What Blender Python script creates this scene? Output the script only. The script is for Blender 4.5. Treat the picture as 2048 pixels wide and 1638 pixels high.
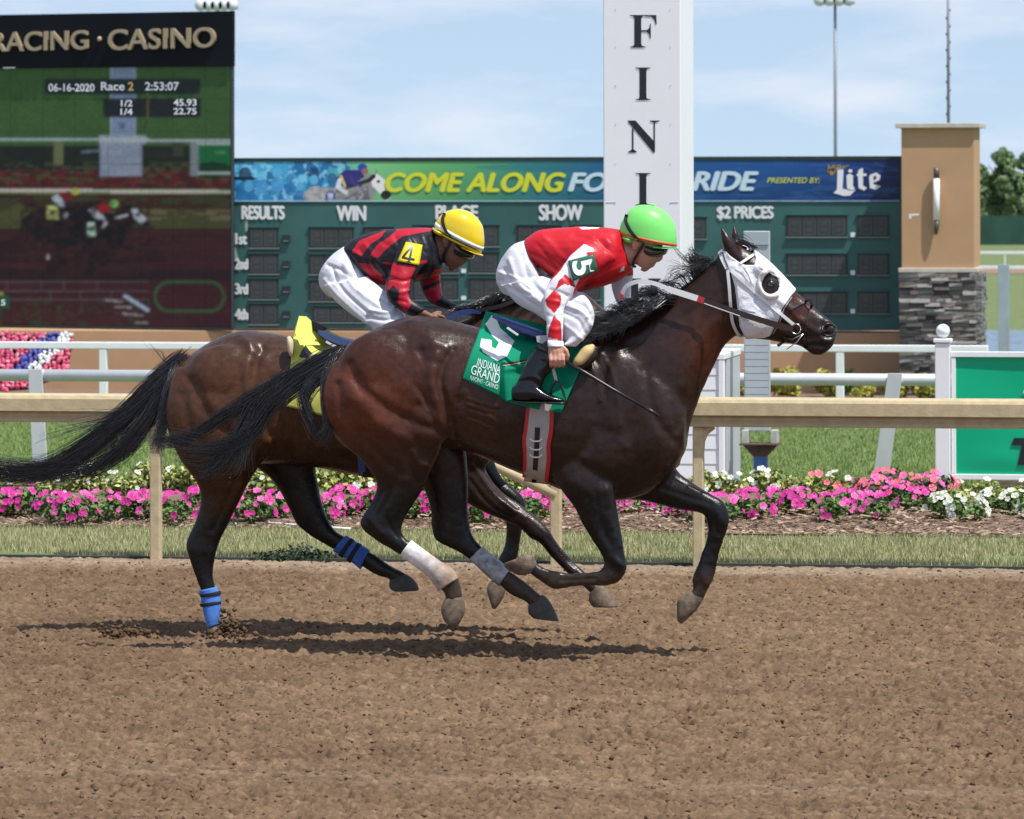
import bpy, bmesh, math, random
import numpy as np
from mathutils import Vector, Matrix
from mathutils.bvhtree import BVHTree
for _o in list(bpy.data.objects):
    bpy.data.objects.remove(_o, do_unlink=True)
random.seed(7); RNG = np.random.default_rng(7)
R_ = math.radians
scene = bpy.context.scene
COL = scene.collection

# ------------------------------------------------------------------ camera
FPX, HZ, YAW, ROLL = 9500.0, 320.0, R_(10), 0.0029
CAM = np.array([4.32, -24.52, 2.6])
RV = np.array([math.cos(YAW), math.sin(YAW), 0.0])
FV = np.array([-math.sin(YAW), math.cos(YAW), 0.0])
cam_d = bpy.data.cameras.new('camera'); cam = bpy.data.objects.new('camera', cam_d); COL.objects.link(cam)
cam_d.sensor_width = 36; cam_d.lens = FPX / 2048 * 36
cam_d.shift_y = -(819 - HZ) / 2048
cam_d.clip_start = 0.5; cam_d.clip_end = 3000
_r = RV * math.cos(ROLL) - np.array([0, 0, 1]) * math.sin(ROLL)
_u = np.array([0, 0, 1]) * math.cos(ROLL) + RV * math.sin(ROLL)
cam.matrix_world = Matrix(((_r[0], _u[0], -FV[0], CAM[0]), (_r[1], _u[1], -FV[1], CAM[1]), (_r[2], _u[2], -FV[2], CAM[2]), (0, 0, 0, 1)))
cam_d.dof.use_dof = True; cam_d.dof.focus_distance = 25.0; cam_d.dof.aperture_fstop = 9.5
scene.camera = cam

# ------------------------------------------------------------------ sky and sun
SUN = np.array([0.39, -0.24, 0.89]); SUN /= np.linalg.norm(SUN)
world = bpy.data.worlds.new('World'); scene.world = world; world.use_nodes = True
nt = world.node_tree; nt.nodes.clear()
wo = nt.nodes.new('ShaderNodeOutputWorld'); bg = nt.nodes.new('ShaderNodeBackground')
sky = nt.nodes.new('ShaderNodeTexSky'); sky.sky_type = 'NISHITA'; sky.sun_disc = False
sky.sun_elevation = math.asin(SUN[2]); sky.sun_rotation = math.atan2(SUN[0], SUN[1])
sky.air_density = 1.0; sky.dust_density = 0.6; sky.ozone_density = 2.2
# thin cloud: direction divided by height, stretched noise, mixed toward white
tc = nt.nodes.new('ShaderNodeTexCoord')
mp = nt.nodes.new('ShaderNodeMapping'); mp.inputs['Scale'].default_value = (1, 1, 4.2); mp.inputs['Location'].default_value = (0.6, 0.2, 0.35)
nz = nt.nodes.new('ShaderNodeTexNoise'); nz.inputs['Scale'].default_value = 17; nz.inputs['Detail'].default_value = 7; nz.inputs['Roughness'].default_value = 0.55
rp = nt.nodes.new('ShaderNodeValToRGB'); rp.color_ramp.elements[0].position = 0.45; rp.color_ramp.elements[1].position = 0.72
rp.color_ramp.elements[0].color = (0.24, 0.24, 0.24, 1); rp.color_ramp.elements[1].color = (0.80, 0.80, 0.80, 1)
mx = nt.nodes.new('ShaderNodeMix'); mx.data_type = 'RGBA'
mx.inputs[7].default_value = (5.6, 5.9, 6.5, 1)
nt.links.new(tc.outputs['Generated'], mp.inputs['Vector']); nt.links.new(mp.outputs[0], nz.inputs['Vector'])
nt.links.new(nz.outputs[0], rp.inputs[0]); nt.links.new(rp.outputs[0], mx.inputs[0])
va = nt.nodes.new('ShaderNodeVectorMath'); va.operation = 'ADD'; va.inputs[1].default_value = (0, 0, 0.13)
vn_ = nt.nodes.new('ShaderNodeVectorMath'); vn_.operation = 'NORMALIZE'
nt.links.new(tc.outputs['Generated'], va.inputs[0]); nt.links.new(va.outputs[0], vn_.inputs[0]); nt.links.new(vn_.outputs[0], sky.inputs[0])
nt.links.new(sky.outputs[0], mx.inputs[6]); nt.links.new(mx.outputs[2], bg.inputs[0])
bg.inputs[1].default_value = 0.14
nt.links.new(bg.outputs[0], wo.inputs[0])
sd = bpy.data.lights.new('sun', 'SUN'); sun = bpy.data.objects.new('sun', sd); COL.objects.link(sun)
sd.energy = 4.9; sd.angle = R_(0.53); sd.color = (1.0, 0.955, 0.89)
sun.rotation_euler = Vector(SUN).to_track_quat('Z', 'Y').to_euler(); sun.location = (5, -8, 20)
scene.view_settings.view_transform = 'Standard'; scene.view_settings.look = 'None'
scene.view_settings.exposure = 0.12; scene.view_settings.gamma = 1.0; scene.view_settings.use_curve_mapping = False
scene.cycles.max_bounces = 6; scene.cycles.use_denoising = True

# ------------------------------------------------------------------ photo pixel <-> place
def ray(px, py):
    px = np.asarray(px, float); py = np.asarray(py, float)
    u = px - 1024; v = py - HZ
    u, v = u - ROLL * v, v + ROLL * u
    return FV + RV * (u / FPX)[..., None] - np.array([0, 0, 1.0]) * (v / FPX)[..., None]
def at(px, py, Y):
    d = ray(px, py); t = (np.asarray(Y, float) - CAM[1]) / d[..., 1]
    return CAM + d * t[..., None]
def at_depth(px, py, dep):
    return CAM + ray(px, py) * dep
def ground(px, py, z=0.0):
    d = ray(px, py); t = (z - CAM[2]) / d[..., 2]
    return CAM + d * t[..., None]
def proj(P):
    P = np.asarray(P, float); r = P - CAM
    d = r @ FV; u = FPX * (r @ RV) / d; v = -FPX * r[..., 2] / d
    return np.stack([1024 + u + ROLL * v, HZ + v - ROLL * u], -1)
def on_plane(px, py, P0, N):
    d = ray(px, py); t = ((P0 - CAM) @ N) / (d @ N)
    return CAM + d * t[..., None]
Y5 = 0.0
Y4 = float(ground(430, 1266)[1])
YRAIL = float(ground(1100, 1131)[1])

# ------------------------------------------------------------------ noise
def _hash(ix, iy, iz, seed):
    h = (ix.astype(np.int64) * 374761393 + iy.astype(np.int64) * 668265263 + iz.astype(np.int64) * 2147483647 + seed * 144665) & 0xffffffff
    h = ((h ^ (h >> 13)) * 1274126177) & 0xffffffff
    h = (h ^ (h >> 16)) & 0xffffffff
    return h / 4294967295.0
def vn2(x, y, seed=0):
    x = np.asarray(x, float); y = np.asarray(y, float)
    ix = np.floor(x); iy = np.floor(y); fx = x - ix; fy = y - iy
    fx = fx * fx * (3 - 2 * fx); fy = fy * fy * (3 - 2 * fy); z = np.zeros_like(ix)
    a = _hash(ix, iy, z, seed); b = _hash(ix + 1, iy, z, seed); c = _hash(ix, iy + 1, z, seed); d = _hash(ix + 1, iy + 1, z, seed)
    return (a * (1 - fx) + b * fx) * (1 - fy) + (c * (1 - fx) + d * fx) * fy
def fbm2(x, y, seed=0, octv=4, gain=0.5):
    s = 0; a = 1; t = 0
    for k in range(octv):
        s = s + a * vn2(x * 2 ** k, y * 2 ** k, seed + k * 17); t += a; a *= gain
    return s / t
def worley(x, y, seed=0, jit=0.9):
    """distance to the nearest jittered cell point, and that cell's random value"""
    ix = np.floor(x); iy = np.floor(y); best = np.full(x.shape, 9.0); val = np.zeros(x.shape); z = np.zeros_like(ix)
    for dx in (-1, 0, 1):
        for dy in (-1, 0, 1):
            cx = ix + dx; cy = iy + dy
            px = cx + 0.5 + jit * (_hash(cx, cy, z, seed) - 0.5); py = cy + 0.5 + jit * (_hash(cx, cy, z + 1, seed) - 0.5)
            d = (x - px) ** 2 + (y - py) ** 2; m = d < best; best = np.where(m, d, best); val = np.where(m, _hash(cx, cy, z + 2, seed), val)
    return np.sqrt(best), val
def vn3(P, seed=0):
    q = np.floor(P).astype(np.int64); f = P - q; f = f * f * (3 - 2 * f); s = 0
    for dx in (0, 1):
        for dy in (0, 1):
            for dz in (0, 1):
                w = (f[:, 0] if dx else 1 - f[:, 0]) * (f[:, 1] if dy else 1 - f[:, 1]) * (f[:, 2] if dz else 1 - f[:, 2])
                s = s + w * _hash(q[:, 0] + dx, q[:, 1] + dy, q[:, 2] + dz, seed)
    return s

# ------------------------------------------------------------------ materials
MATS = {}
def mat(name, base=(0.5, 0.5, 0.5), rough=0.6, metal=0.0, spec=0.5, var=None, bump=None, attr=None, coat=0.0, coat_rough=0.1,
        sheen=0.0, emit=None, sub=0.0, trans=0.0, rvar=None, bump2=None, alpha=1.0):
    if name in MATS: return MATS[name]
    m = bpy.data.materials.new(name); m.use_nodes = True; MATS[name] = m
    t = m.node_tree; b = t.nodes['Principled BSDF']
    b.inputs['Base Color'].default_value = (*base, 1); b.inputs['Roughness'].default_value = rough
    b.inputs['Metallic'].default_value = metal; b.inputs['Specular IOR Level'].default_value = spec
    b.inputs['Coat Weight'].default_value = coat; b.inputs['Coat Roughness'].default_value = coat_rough
    b.inputs['Sheen Weight'].default_value = sheen; b.inputs['Alpha'].default_value = alpha
    b.inputs['Transmission Weight'].default_value = trans
    co = t.nodes.new('ShaderNodeTexCoord')
    src = None
    if attr:
        a = t.nodes.new('ShaderNodeVertexColor'); a.layer_name = attr; src = a.outputs[0]
    if var:   # (scale, amount, detail)
        n = t.nodes.new('ShaderNodeTexNoise'); n.inputs['Scale'].default_value = var[0]; n.inputs['Detail'].default_value = var[2] if len(var) > 2 else 5
        t.links.new(co.outputs['Object'], n.inputs['Vector'])
        mr = t.nodes.new('ShaderNodeMapRange'); mr.inputs[1].default_value = 0.3; mr.inputs[2].default_value = 0.7
        mr.inputs[3].default_value = 1 - var[1]; mr.inputs[4].default_value = 1 + var[1]
        t.links.new(n.outputs[0], mr.inputs[0])
        vm = t.nodes.new('ShaderNodeVectorMath'); vm.operation = 'SCALE'
        if src: t.links.new(src, vm.inputs[0])
        else: vm.inputs[0].default_value = base
        t.links.new(mr.outputs[0], vm.inputs['Scale']); src = vm.outputs[0]
    if src: t.links.new(src, b.inputs['Base Color'])
    if rvar:
        n = t.nodes.new('ShaderNodeTexNoise'); n.inputs['Scale'].default_value = rvar[0]; n.inputs['Detail'].default_value = 4
        t.links.new(co.outputs['Object'], n.inputs['Vector'])
        mr = t.nodes.new('ShaderNodeMapRange'); mr.inputs[1].default_value = 0.3; mr.inputs[2].default_value = 0.7
        mr.inputs[3].default_value = rough - rvar[1]; mr.inputs[4].default_value = rough + rvar[1]
        t.links.new(n.outputs[0], mr.inputs[0]); t.links.new(mr.outputs[0], b.inputs['Roughness'])
    prev = None
    for bp in (bump, bump2):
        if bp:   # (scale xyz or float, strength, distance)
            n = t.nodes.new('ShaderNodeTexNoise'); n.inputs['Detail'].default_value = 5
            if isinstance(bp[0], tuple):
                mpn = t.nodes.new('ShaderNodeMapping'); mpn.inputs['Scale'].default_value = bp[0]
                t.links.new(co.outputs['Object'], mpn.inputs['Vector']); t.links.new(mpn.outputs[0], n.inputs['Vector']); n.inputs['Scale'].default_value = 1
            else:
                n.inputs['Scale'].default_value = bp[0]; t.links.new(co.outputs['Object'], n.inputs['Vector'])
            bn = t.nodes.new('ShaderNodeBump'); bn.inputs['Strength'].default_value = bp[1]; bn.inputs['Distance'].default_value = bp[2]
            t.links.new(n.outputs[0], bn.inputs['Height'])
            if prev: t.links.new(prev, bn.inputs['Normal'])
            prev = bn.outputs[0]
    if prev: t.links.new(prev, b.inputs['Normal'])
    if emit:
        if src and emit[0] is None: t.links.new(src, b.inputs['Emission Color'])
        else: b.inputs['Emission Color'].default_value = (*emit[0], 1)
        b.inputs['Emission Strength'].default_value = emit[1]
    if sub: b.inputs['Subsurface Weight'].default_value = sub; b.inputs['Subsurface Radius'].default_value = (0.012, 0.005, 0.003)
    return m
def s2l(r, g, b):
    f = lambda c: (c / 255 / 12.92) if c / 255 <= 0.04045 else ((c / 255 + 0.055) / 1.055) ** 2.4
    return (f(r), f(g), f(b))

# ------------------------------------------------------------------ objects
def link(o, parent=None):
    COL.objects.link(o)
    if parent is not None: o.parent = parent
    return o
def thing(name, label, cat, group=None, loc=(0, 0, 0)):
    o = bpy.data.objects.new(name, None); o.empty_display_size = 0.1; link(o)
    o.location = loc
    o['label'] = label; o['category'] = cat
    if group: o['group'] = group
    return o
def tag(o, label=None, cat=None, group=None, kind=None):
    if label: o['label'] = label
    if cat: o['category'] = cat
    if group: o['group'] = group
    if kind: o['kind'] = kind
    return o
def mk(name, V, faces, m, parent=None, smooth=True, cols=None, inv=True):
    """V world coordinates; children keep world placement by subtracting the parent's location"""
    V = np.asarray(V, float).reshape(-1, 3)
    if parent is not None: V = V - np.array(world_loc(parent))
    me = bpy.data.meshes.new(name)
    if isinstance(faces, np.ndarray):
        k = faces.shape[1]; n = len(faces)
        me.vertices.add(len(V)); me.vertices.foreach_set('co', V.astype(np.float32).ravel())
        me.loops.add(n * k); me.loops.foreach_set('vertex_index', faces.astype(np.int32).ravel())
        me.polygons.add(n); me.polygons.foreach_set('loop_start', np.arange(0, n * k, k, dtype=np.int32))
        me.polygons.foreach_set('loop_total', np.full(n, k, dtype=np.int32))
        me.update(calc_edges=True); me.validate()
    else:
        me.from_pydata([tuple(v) for v in V], [], faces); me.update()
    if smooth: me.polygons.foreach_set('use_smooth', np.ones(len(me.polygons), bool))
    if cols is not None: set_cols(me, cols)
    if m is not None:
        for x in (m if isinstance(m, (list, tuple)) else [m]): me.materials.append(x)
    o = bpy.data.objects.new(name, me); link(o, parent)
    return o
def world_loc(o):
    v = Vector((0, 0, 0))
    while o is not None: v = v + o.location; o = o.parent
    return v
def set_cols(me, cols):
    a = me.color_attributes.new('col', 'FLOAT_COLOR', 'POINT')
    c = np.ones((len(me.vertices), 4), np.float32); c[:, :3] = cols
    a.data.foreach_set('color', c.ravel())
def bevel(o, w=0.005, seg=2):
    md = o.modifiers.new('b', 'BEVEL'); md.width = w; md.segments = seg; md.limit_method = 'ANGLE'; return o
def box_v(x0, x1, y0, y1, z0, z1):
    V = [(x, y, z) for z in (z0, z1) for y in (y0, y1) for x in (x0, x1)]
    return V, [(0, 2, 3, 1), (4, 5, 7, 6), (0, 1, 5, 4), (2, 6, 7, 3), (0, 4, 6, 2), (1, 3, 7, 5)]
def box(name, x0, x1, y0, y1, z0, z1, m, parent=None, bev=0.0):
    V, Fc = box_v(x0, x1, y0, y1, z0, z1)
    o = mk(name, V, Fc, m, parent, smooth=False)
    if bev: bevel(o, bev)
    return o
def join_geo(parts):
    V = []; Fc = []; n = 0
    for v, f in parts:
        V.append(np.asarray(v, float).reshape(-1, 3)); Fc += [tuple(i + n for i in q) for q in f]; n += len(V[-1])
    return np.concatenate(V), Fc
def cr(pts, n):
    """Catmull-Rom resampling of the rows of pts, n steps per span"""
    P = np.asarray(pts, float); P = np.vstack([2 * P[0] - P[1], P, 2 * P[-1] - P[-2]]); out = []
    for i in range(1, len(P) - 2):
        for k in range(n):
            t = k / n; a, b, c, d = P[i - 1], P[i], P[i + 1], P[i + 2]
            out.append(0.5 * ((2 * b) + (c - a) * t + (2 * a - 5 * b + 4 * c - d) * t * t + (3 * b - a - 3 * c + d) * t ** 3))
    out.append(P[-2]); return np.array(out)
def ring_geo(rings):
    """closed loft through rings (k, n, 3), ends capped with fans"""
    rings = np.asarray(rings); k, n, _ = rings.shape
    V = np.vstack([rings.reshape(-1, 3), rings[0].mean(0)[None], rings[-1].mean(0)[None]]); Fc = []
    for i in range(k - 1):
        for j in range(n):
            a = i * n + j; b = i * n + (j + 1) % n; Fc.append((a, b, b + n, a + n))
    for j in range(n):
        Fc.append((k * n, (j + 1) % n, j)); Fc.append((k * n + 1, (k - 1) * n + j, (k - 1) * n + (j + 1) % n))
    return V, Fc
def loft(sec, n=20, sub=4, scale=1.0, p=2.0, Y0=0.0, grow=0.0):
    """sec rows: (Ax, Ay, Bx, By, half_width_m, y_m): silhouette points in photo pixels, at depth Y0+y"""
    S = cr(np.array([list(s) for s in sec], float), sub) if sub > 1 and len(sec) > 2 else np.array(sec, float)
    th = np.arange(n) / n * 2 * math.pi; ct, st = np.cos(th), np.sin(th)
    if p != 2.0:
        ct = np.sign(ct) * np.abs(ct) ** (2 / p); st = np.sign(st) * np.abs(st) ** (2 / p)
    rings = []
    for s in S:
        A = at(s[0], s[1], Y0 + s[5]); B = at(s[2], s[3], Y0 + s[5]); c = (A + B) / 2; h = (A - B) / 2
        L = np.linalg.norm(h); h = h * (scale + grow / max(L, 1e-6)); w = max(s[4], 0.002) * scale + grow
        rings.append(c + ct[:, None] * h + st[:, None] * np.array([0, w, 0]))
    return ring_geo(rings)
def tube_geo(P, r, n=8):
    """tube along world points P with radii r"""
    P = np.asarray(P, float); k = len(P); r = np.broadcast_to(np.asarray(r, float), (k,))
    T = np.gradient(P, axis=0); T /= np.linalg.norm(T, axis=1)[:, None] + 1e-12
    up = np.array([0, 1.0, 0]) if abs(T[0][1]) < 0.9 else np.array([0, 0, 1.0])
    rings = []; a = np.cross(T[0], up); a /= np.linalg.norm(a)
    th = np.arange(n) / n * 2 * math.pi
    for i in range(k):
        a = a - T[i] * (a @ T[i]); a /= np.linalg.norm(a) + 1e-12; b = np.cross(T[i], a)
        rings.append(P[i] + r[i] * (np.cos(th)[:, None] * a + np.sin(th)[:, None] * b))
    return ring_geo(rings)
def sphere_geo(c, r, nu=16, nv=10):
    r = np.broadcast_to(np.asarray(r, float), (3,)); rings = []
    for i in range(nv + 1):
        ph = math.pi * (0.001 + 0.998 * i / nv); th = np.arange(nu) / nu * 2 * math.pi
        rings.append(np.stack([np.cos(th) * math.sin(ph) * r[0], np.sin(th) * math.sin(ph) * r[1], np.full(nu, math.cos(ph) * r[2])], 1) + c)
    return ring_geo(rings)
def remesh(parts, voxel, it=6, fac=0.5):
    V, Fc = join_geo(parts)
    me = bpy.data.meshes.new('tmp'); me.from_pydata([tuple(v) for v in V], [], Fc); me.update()
    bm = bmesh.new(); bm.from_mesh(me); bmesh.ops.recalc_face_normals(bm, faces=bm.faces[:]); bm.to_mesh(me); bm.free()
    o = bpy.data.objects.new('tmp', me); COL.objects.link(o)
    md = o.modifiers.new('r', 'REMESH'); md.mode = 'VOXEL'; md.voxel_size = voxel; md.adaptivity = 0
    if it: ms = o.modifiers.new('s', 'SMOOTH'); ms.iterations = it; ms.factor = fac
    dg = bpy.context.evaluated_depsgraph_get(); ev = o.evaluated_get(dg); m2 = ev.to_mesh()
    nv = len(m2.vertices); co = np.empty(nv * 3, np.float32); m2.vertices.foreach_get('co', co)
    nf = len(m2.polygons); vi = np.empty(len(m2.loops), np.int32); m2.loops.foreach_get('vertex_index', vi)
    ev.to_mesh_clear(); bpy.data.objects.remove(o); bpy.data.meshes.remove(me)
    return co.reshape(-1, 3).astype(float), vi.reshape(nf, 4)
def normals(V, Q):
    n = np.cross(V[Q[:, 2]] - V[Q[:, 0]], V[Q[:, 3]] - V[Q[:, 1]] if Q.shape[1] == 4 else V[Q[:, 1]] - V[Q[:, 0]])
    N = np.zeros_like(V)
    for k in range(Q.shape[1]): np.add.at(N, Q[:, k], n)
    return N / (np.linalg.norm(N, axis=1)[:, None] + 1e-12)
def seg_dist(P, pl):
    """distance of pixel points P to the polyline pl"""
    d = np.full(len(P), 1e9); pl = np.asarray(pl, float)
    for a, b in zip(pl[:-1], pl[1:]):
        ab = b - a; t = np.clip(((P - a) @ ab) / (ab @ ab + 1e-9), 0, 1)
        d = np.minimum(d, np.linalg.norm(P - (a + t[:, None] * ab), axis=1))
    return d
def in_poly(P, poly):
    poly = np.asarray(poly, float); x, y = P[:, 0], P[:, 1]; c = np.zeros(len(P), bool); j = len(poly) - 1
    for i in range(len(poly)):
        xi, yi = poly[i]; xj, yj = poly[j]
        m = ((yi > y) != (yj > y)) & (x < (xj - xi) * (y - yi) / (yj - yi + 1e-12) + xi); c ^= m; j = i
    return c
def sculpt(V, Q, strokes, Yc, ymax=None):
    """strokes: (polyline px, radius px, height m); raises or grooves the camera-facing side and mirrors none"""
    N = normals(V, Q); P = proj(V); face = np.clip((N @ -FV - 0.05) / 0.35, 0, 1) * (V[:, 1] < (Yc if ymax is None else ymax))
    D = np.zeros(len(V))
    for pl, r, amp in strokes:
        pl = np.asarray(pl, float)
        bb = (P[:, 0] > pl[:, 0].min() - 3 * r) & (P[:, 0] < pl[:, 0].max() + 3 * r) & (P[:, 1] > pl[:, 1].min() - 3 * r) & (P[:, 1] < pl[:, 1].max() + 3 * r) & (face > 0)
        ix = np.nonzero(bb)[0]
        if not len(ix): continue
        d = seg_dist(P[ix], cr(pl, 4) if len(pl) > 2 else pl); D[ix] += amp * np.exp(-(d / r) ** 2)
    return V + N * (D * face)[:, None]
def bvh_of(V, Q):
    return BVHTree.FromPolygons([tuple(v) for v in V], [tuple(int(i) for i in q) for q in Q])
def surf(bvh, px, py, off=0.01, fallback=None):
    d = Vector(ray(px, py)); d.normalize()
    h = bvh.ray_cast(Vector(CAM), d)
    if h[0] is None: return at(px, py, fallback) if fallback is not None else None
    return np.array(h[0]) - np.array(d) * off
def strip(name, pts, width, m, parent=None, th=0.004, bvh=None, off=0.006, fb=None, sub=6, widths=None):
    """strap: flat ribbon with thickness along pixel points; pts rows (px,py[,Y]); width in px, laid on bvh if given"""
    P = cr(np.array([p[:2] for p in pts], float), sub) if len(pts) > 2 else np.array([np.array(pts[0][:2]) * (1 - t) + np.array(pts[1][:2]) * t for t in np.linspace(0, 1, 8)], float)
    Ys = cr(np.array([[p[2], 0] for p in pts], float), sub)[:, 0] if len(pts[0]) > 2 and len(pts) > 2 else (np.linspace(pts[0][2], pts[-1][2], len(P)) if len(pts[0]) > 2 else None)
    T = np.gradient(P, axis=0); T /= np.linalg.norm(T, axis=1)[:, None] + 1e-9; Nn = np.stack([-T[:, 1], T[:, 0]], 1)
    wd = np.full(len(P), width) if widths is None else np.interp(np.linspace(0, 1, len(P)), np.linspace(0, 1, len(widths)), widths)
    rows = []
    last = None
    for i in range(len(P)):
        row = []
        for s in (-0.5, 0, 0.5):
            q = P[i] + Nn[i] * wd[i] * s
            if bvh is not None:
                p3 = surf(bvh, q[0], q[1], off, fb if fb is not None else (last[1] if last is not None else Y5))
            else: p3 = at(q[0], q[1], Ys[i])
            row.append(p3)
        last = row[1]; rows.append(row)
    rows = np.array(rows); back = rows + np.array([0, th, 0]); k = len(rows)
    ring = np.concatenate([rows, back[:, ::-1]], 1)
    V, Fc = ring_geo(ring)
    return mk(name, V, Fc, m, parent, smooth=False)
def text_geo(s, offset=0.0, shear=0.0, space=1.0, extrude=0.0):
    """letters in a 0..1 box; returns V (n,2 or 3) and faces, and aspect"""
    c = bpy.data.curves.new('t', 'FONT'); c.body = s; c.offset = offset; c.shear = shear; c.space_character = space; c.resolution_u = 5; c.fill_mode = 'FRONT'
    if extrude: c.extrude = extrude; c.fill_mode = 'BOTH'
    o = bpy.data.objects.new('t', c); COL.objects.link(o)
    dg = bpy.context.evaluated_depsgraph_get(); ev = o.evaluated_get(dg); m = ev.to_mesh()
    V = np.array([v.co[:] for v in m.vertices]); Fc = [tuple(p.vertices) for p in m.polygons]
    ev.to_mesh_clear(); bpy.data.objects.remove(o); bpy.data.curves.remove(c)
    lo = V.min(0); hi = V.max(0); asp = (hi[0] - lo[0]) / (hi[1] - lo[1])
    V[:, :2] = (V[:, :2] - lo[:2]) / (hi[:2] - lo[:2])
    return V, Fc, asp
def text(name, s, quad, fn, m, parent, offset=0.0, shear=0.0, space=1.0, extrude=0.0, depth=0.0, bold=()):
    """lay letters on the pixel quad (TL,TR,BR,BL); fn(px,py)->world; bold: extra copies shifted by (dx,dy) pixels"""
    V, Fc, _ = text_geo(s, offset, shear, space, extrude)
    TL, TR, BR, BL = [np.array(q, float) for q in quad]; u = V[:, 0:1]; v = 1 - V[:, 1:2]
    P = TL * (1 - u) * (1 - v) + TR * u * (1 - v) + BR * u * v + BL * (1 - u) * v
    if bold:
        gs = [(np.array([fn(a + dx, b + dy) for a, b in P]) - np.array([0, .0015, 0]) * k, Fc) for k, (dx, dy) in enumerate([(0, 0)] + list(bold))]
        W, Fc = join_geo(gs); return mk(name, W, Fc, m, parent, smooth=False)
    W = np.array([fn(a, b) for a, b in P])
    if extrude: W = W + np.array([0, -1.0, 0]) * ((V[:, 2:3] / extrude + 1) / 2 * depth)
    return mk(name, W, Fc, m, parent, smooth=False)
def rect(x0, y0, x1, y1): return ((x0, y0), (x1, y0), (x1, y1), (x0, y1))
def poly_plate(name, pts, fn, m, parent, th=0.01):
    """flat plate cut to a pixel outline, th thick (away from camera)"""
    F3 = np.array([fn(a, b) for a, b in pts]); B3 = F3 + np.array([0, th, 0]); n = len(pts)
    Fc = [tuple(range(n))[::-1], tuple(range(n, 2 * n))] + [(i, (i + 1) % n, n + (i + 1) % n, n + i) for i in range(n)]
    o = mk(name, np.vstack([F3, B3]), Fc, m, parent, smooth=False)
    bm = bmesh.new(); bm.from_mesh(o.data); bmesh.ops.recalc_face_normals(bm, faces=bm.faces[:]); bm.to_mesh(o.data); bm.free()
    return o
# ================================================================== ground
GY = [-40, 12.5, 34.6, 54, 90, 150, 152, 184, 187, 400, 3000]
GZ = [0, 0, -0.75, -1.35, -2.6, -4.75, -5.7, -5.7, -5.15, -5.3, -5.3]
def zg(Y): return np.interp(Y, GY, GZ)
def on_ground(px, py):
    lo, hi = 5.0, 900.0; d = ray(px, py)
    for _ in range(60):
        t = (lo + hi) / 2; p = CAM + d * t
        if p[2] > zg(p[1]): lo = t
        else: hi = t
    return CAM + d * lo
GRASS = mat('lawn_soil', (0.125, 0.165, 0.055), 0.9, var=(2.2, 0.25, 8), bump=(40, 0.6, 0.03))
xs = np.concatenate([np.linspace(-900, -60, 12), np.linspace(-40, 40, 60), np.linspace(60, 900, 12)])
ys = np.concatenate([[-60, -30, -12], np.linspace(-8, 60, 70), np.linspace(64, 200, 60), np.linspace(210, 2600, 30)])
XX, YY = np.meshgrid(xs, ys); ZZ = zg(YY) - np.where(YY < YRAIL + 0.1, 0.12, 0.0)
def grid_faces(ny, nx):
    i = np.arange(ny - 1)[:, None] * nx + np.arange(nx - 1)[None]; i = i.ravel()
    return np.stack([i, i + 1, i + 1 + nx, i + nx], 1)
tag(mk('ground', np.stack([XX.ravel(), YY.ravel(), ZZ.ravel()], 1), grid_faces(len(ys), len(xs)), GRASS), kind='structure')

# dirt track: harrowed, crumbly surface as relief
NXT, NYT = 560, 900
_ty = np.linspace(-7.3, YRAIL + 0.12, NYT); _sx = np.linspace(-1, 1, NXT)
def _cen(y): d = (y - CAM[1]) / math.cos(YAW); return CAM[0] - math.sin(YAW) * d, d * 1024 / FPX * 1.12 + 0.55
_cx, _hw = _cen(_ty); XX = _cx[:, None] + _sx[None] * _hw[:, None]; YY = np.repeat(_ty[:, None], NXT, 1)
big = fbm2(XX * 1.3, YY * 1.3, 3, 3) - 0.5
c1 = fbm2(XX * 10 + 3, YY * 9, 11, 3, 0.6); c2 = fbm2(XX * 34, YY * 26, 31, 2, 0.6); c3 = vn2(XX * 75, YY * 50, 41)
h = 0.026 * big + 0.020 * (c1 - 0.5) + 0.018 * (c2 - 0.5) + 0.008 * (c3 - 0.5)
w1, v1 = worley(XX * 19 + 0.6 * c1, YY * 13 + 0.6 * c2, 5); w2, v2 = worley(XX * 38 + 0.5 * c2, YY * 24, 9)
dome = lambda w, r: np.sqrt(np.clip(1 - (w / r) ** 2, 0, 1))
h += 0.015 * (v1 > 0.6) * v1 * dome(w1, 0.6) + 0.017 * v2 ** 1.3 * dome(w2, 0.66) - 0.011
pit = np.clip(0.33 - c2, 0, 1) * 0.16 + np.clip(0.33 - c1, 0, 1) * 0.24 + 0.016 * (v1 < 0.10) * dome(w1, 0.5) + 0.010 * (fbm2(XX * 0.5, YY * 7, 61, 3) - 0.5); h -= pit
_hp = np.random.default_rng(12)
for _k in range(46):   # hoof prints: a shallow dish with a pushed-up rim
    _y = _hp.uniform(-6.6, 4.6); _c0, _w0 = _cen(_y); _x = _c0 + _hp.uniform(-1, 1) * _w0; _r = _hp.uniform(.05, .085); _q = (np.hypot((XX - _x) * .85, YY - _y) + .012 * (c1 - .5)) / _r
    h += -0.034 * np.exp(-_q ** 4) + 0.014 * np.exp(-((_q - 1.35) / .28) ** 2) * (XX < _x + .02)
rut = np.exp(-((YY + 4.9 + 0.1 * np.sin(XX)) / 0.22) ** 2); h = h * (1 - 0.5 * rut)
edge = np.clip((YY - (YRAIL - 0.75)) / 0.6, 0, 1); h = h * (1 - 0.6 * edge) + 0.010 * edge
h -= np.clip((YY - (YRAIL + 0.03)) / 0.06, 0, 1) * 0.12
wet = np.clip(fbm2(XX * 0.8, YY * 0.5, 77, 4) * 1.4 + 0.7 * fbm2(XX * 0.9, YY * 5.5, 78, 3) - 0.6, 0, 1)
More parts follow.
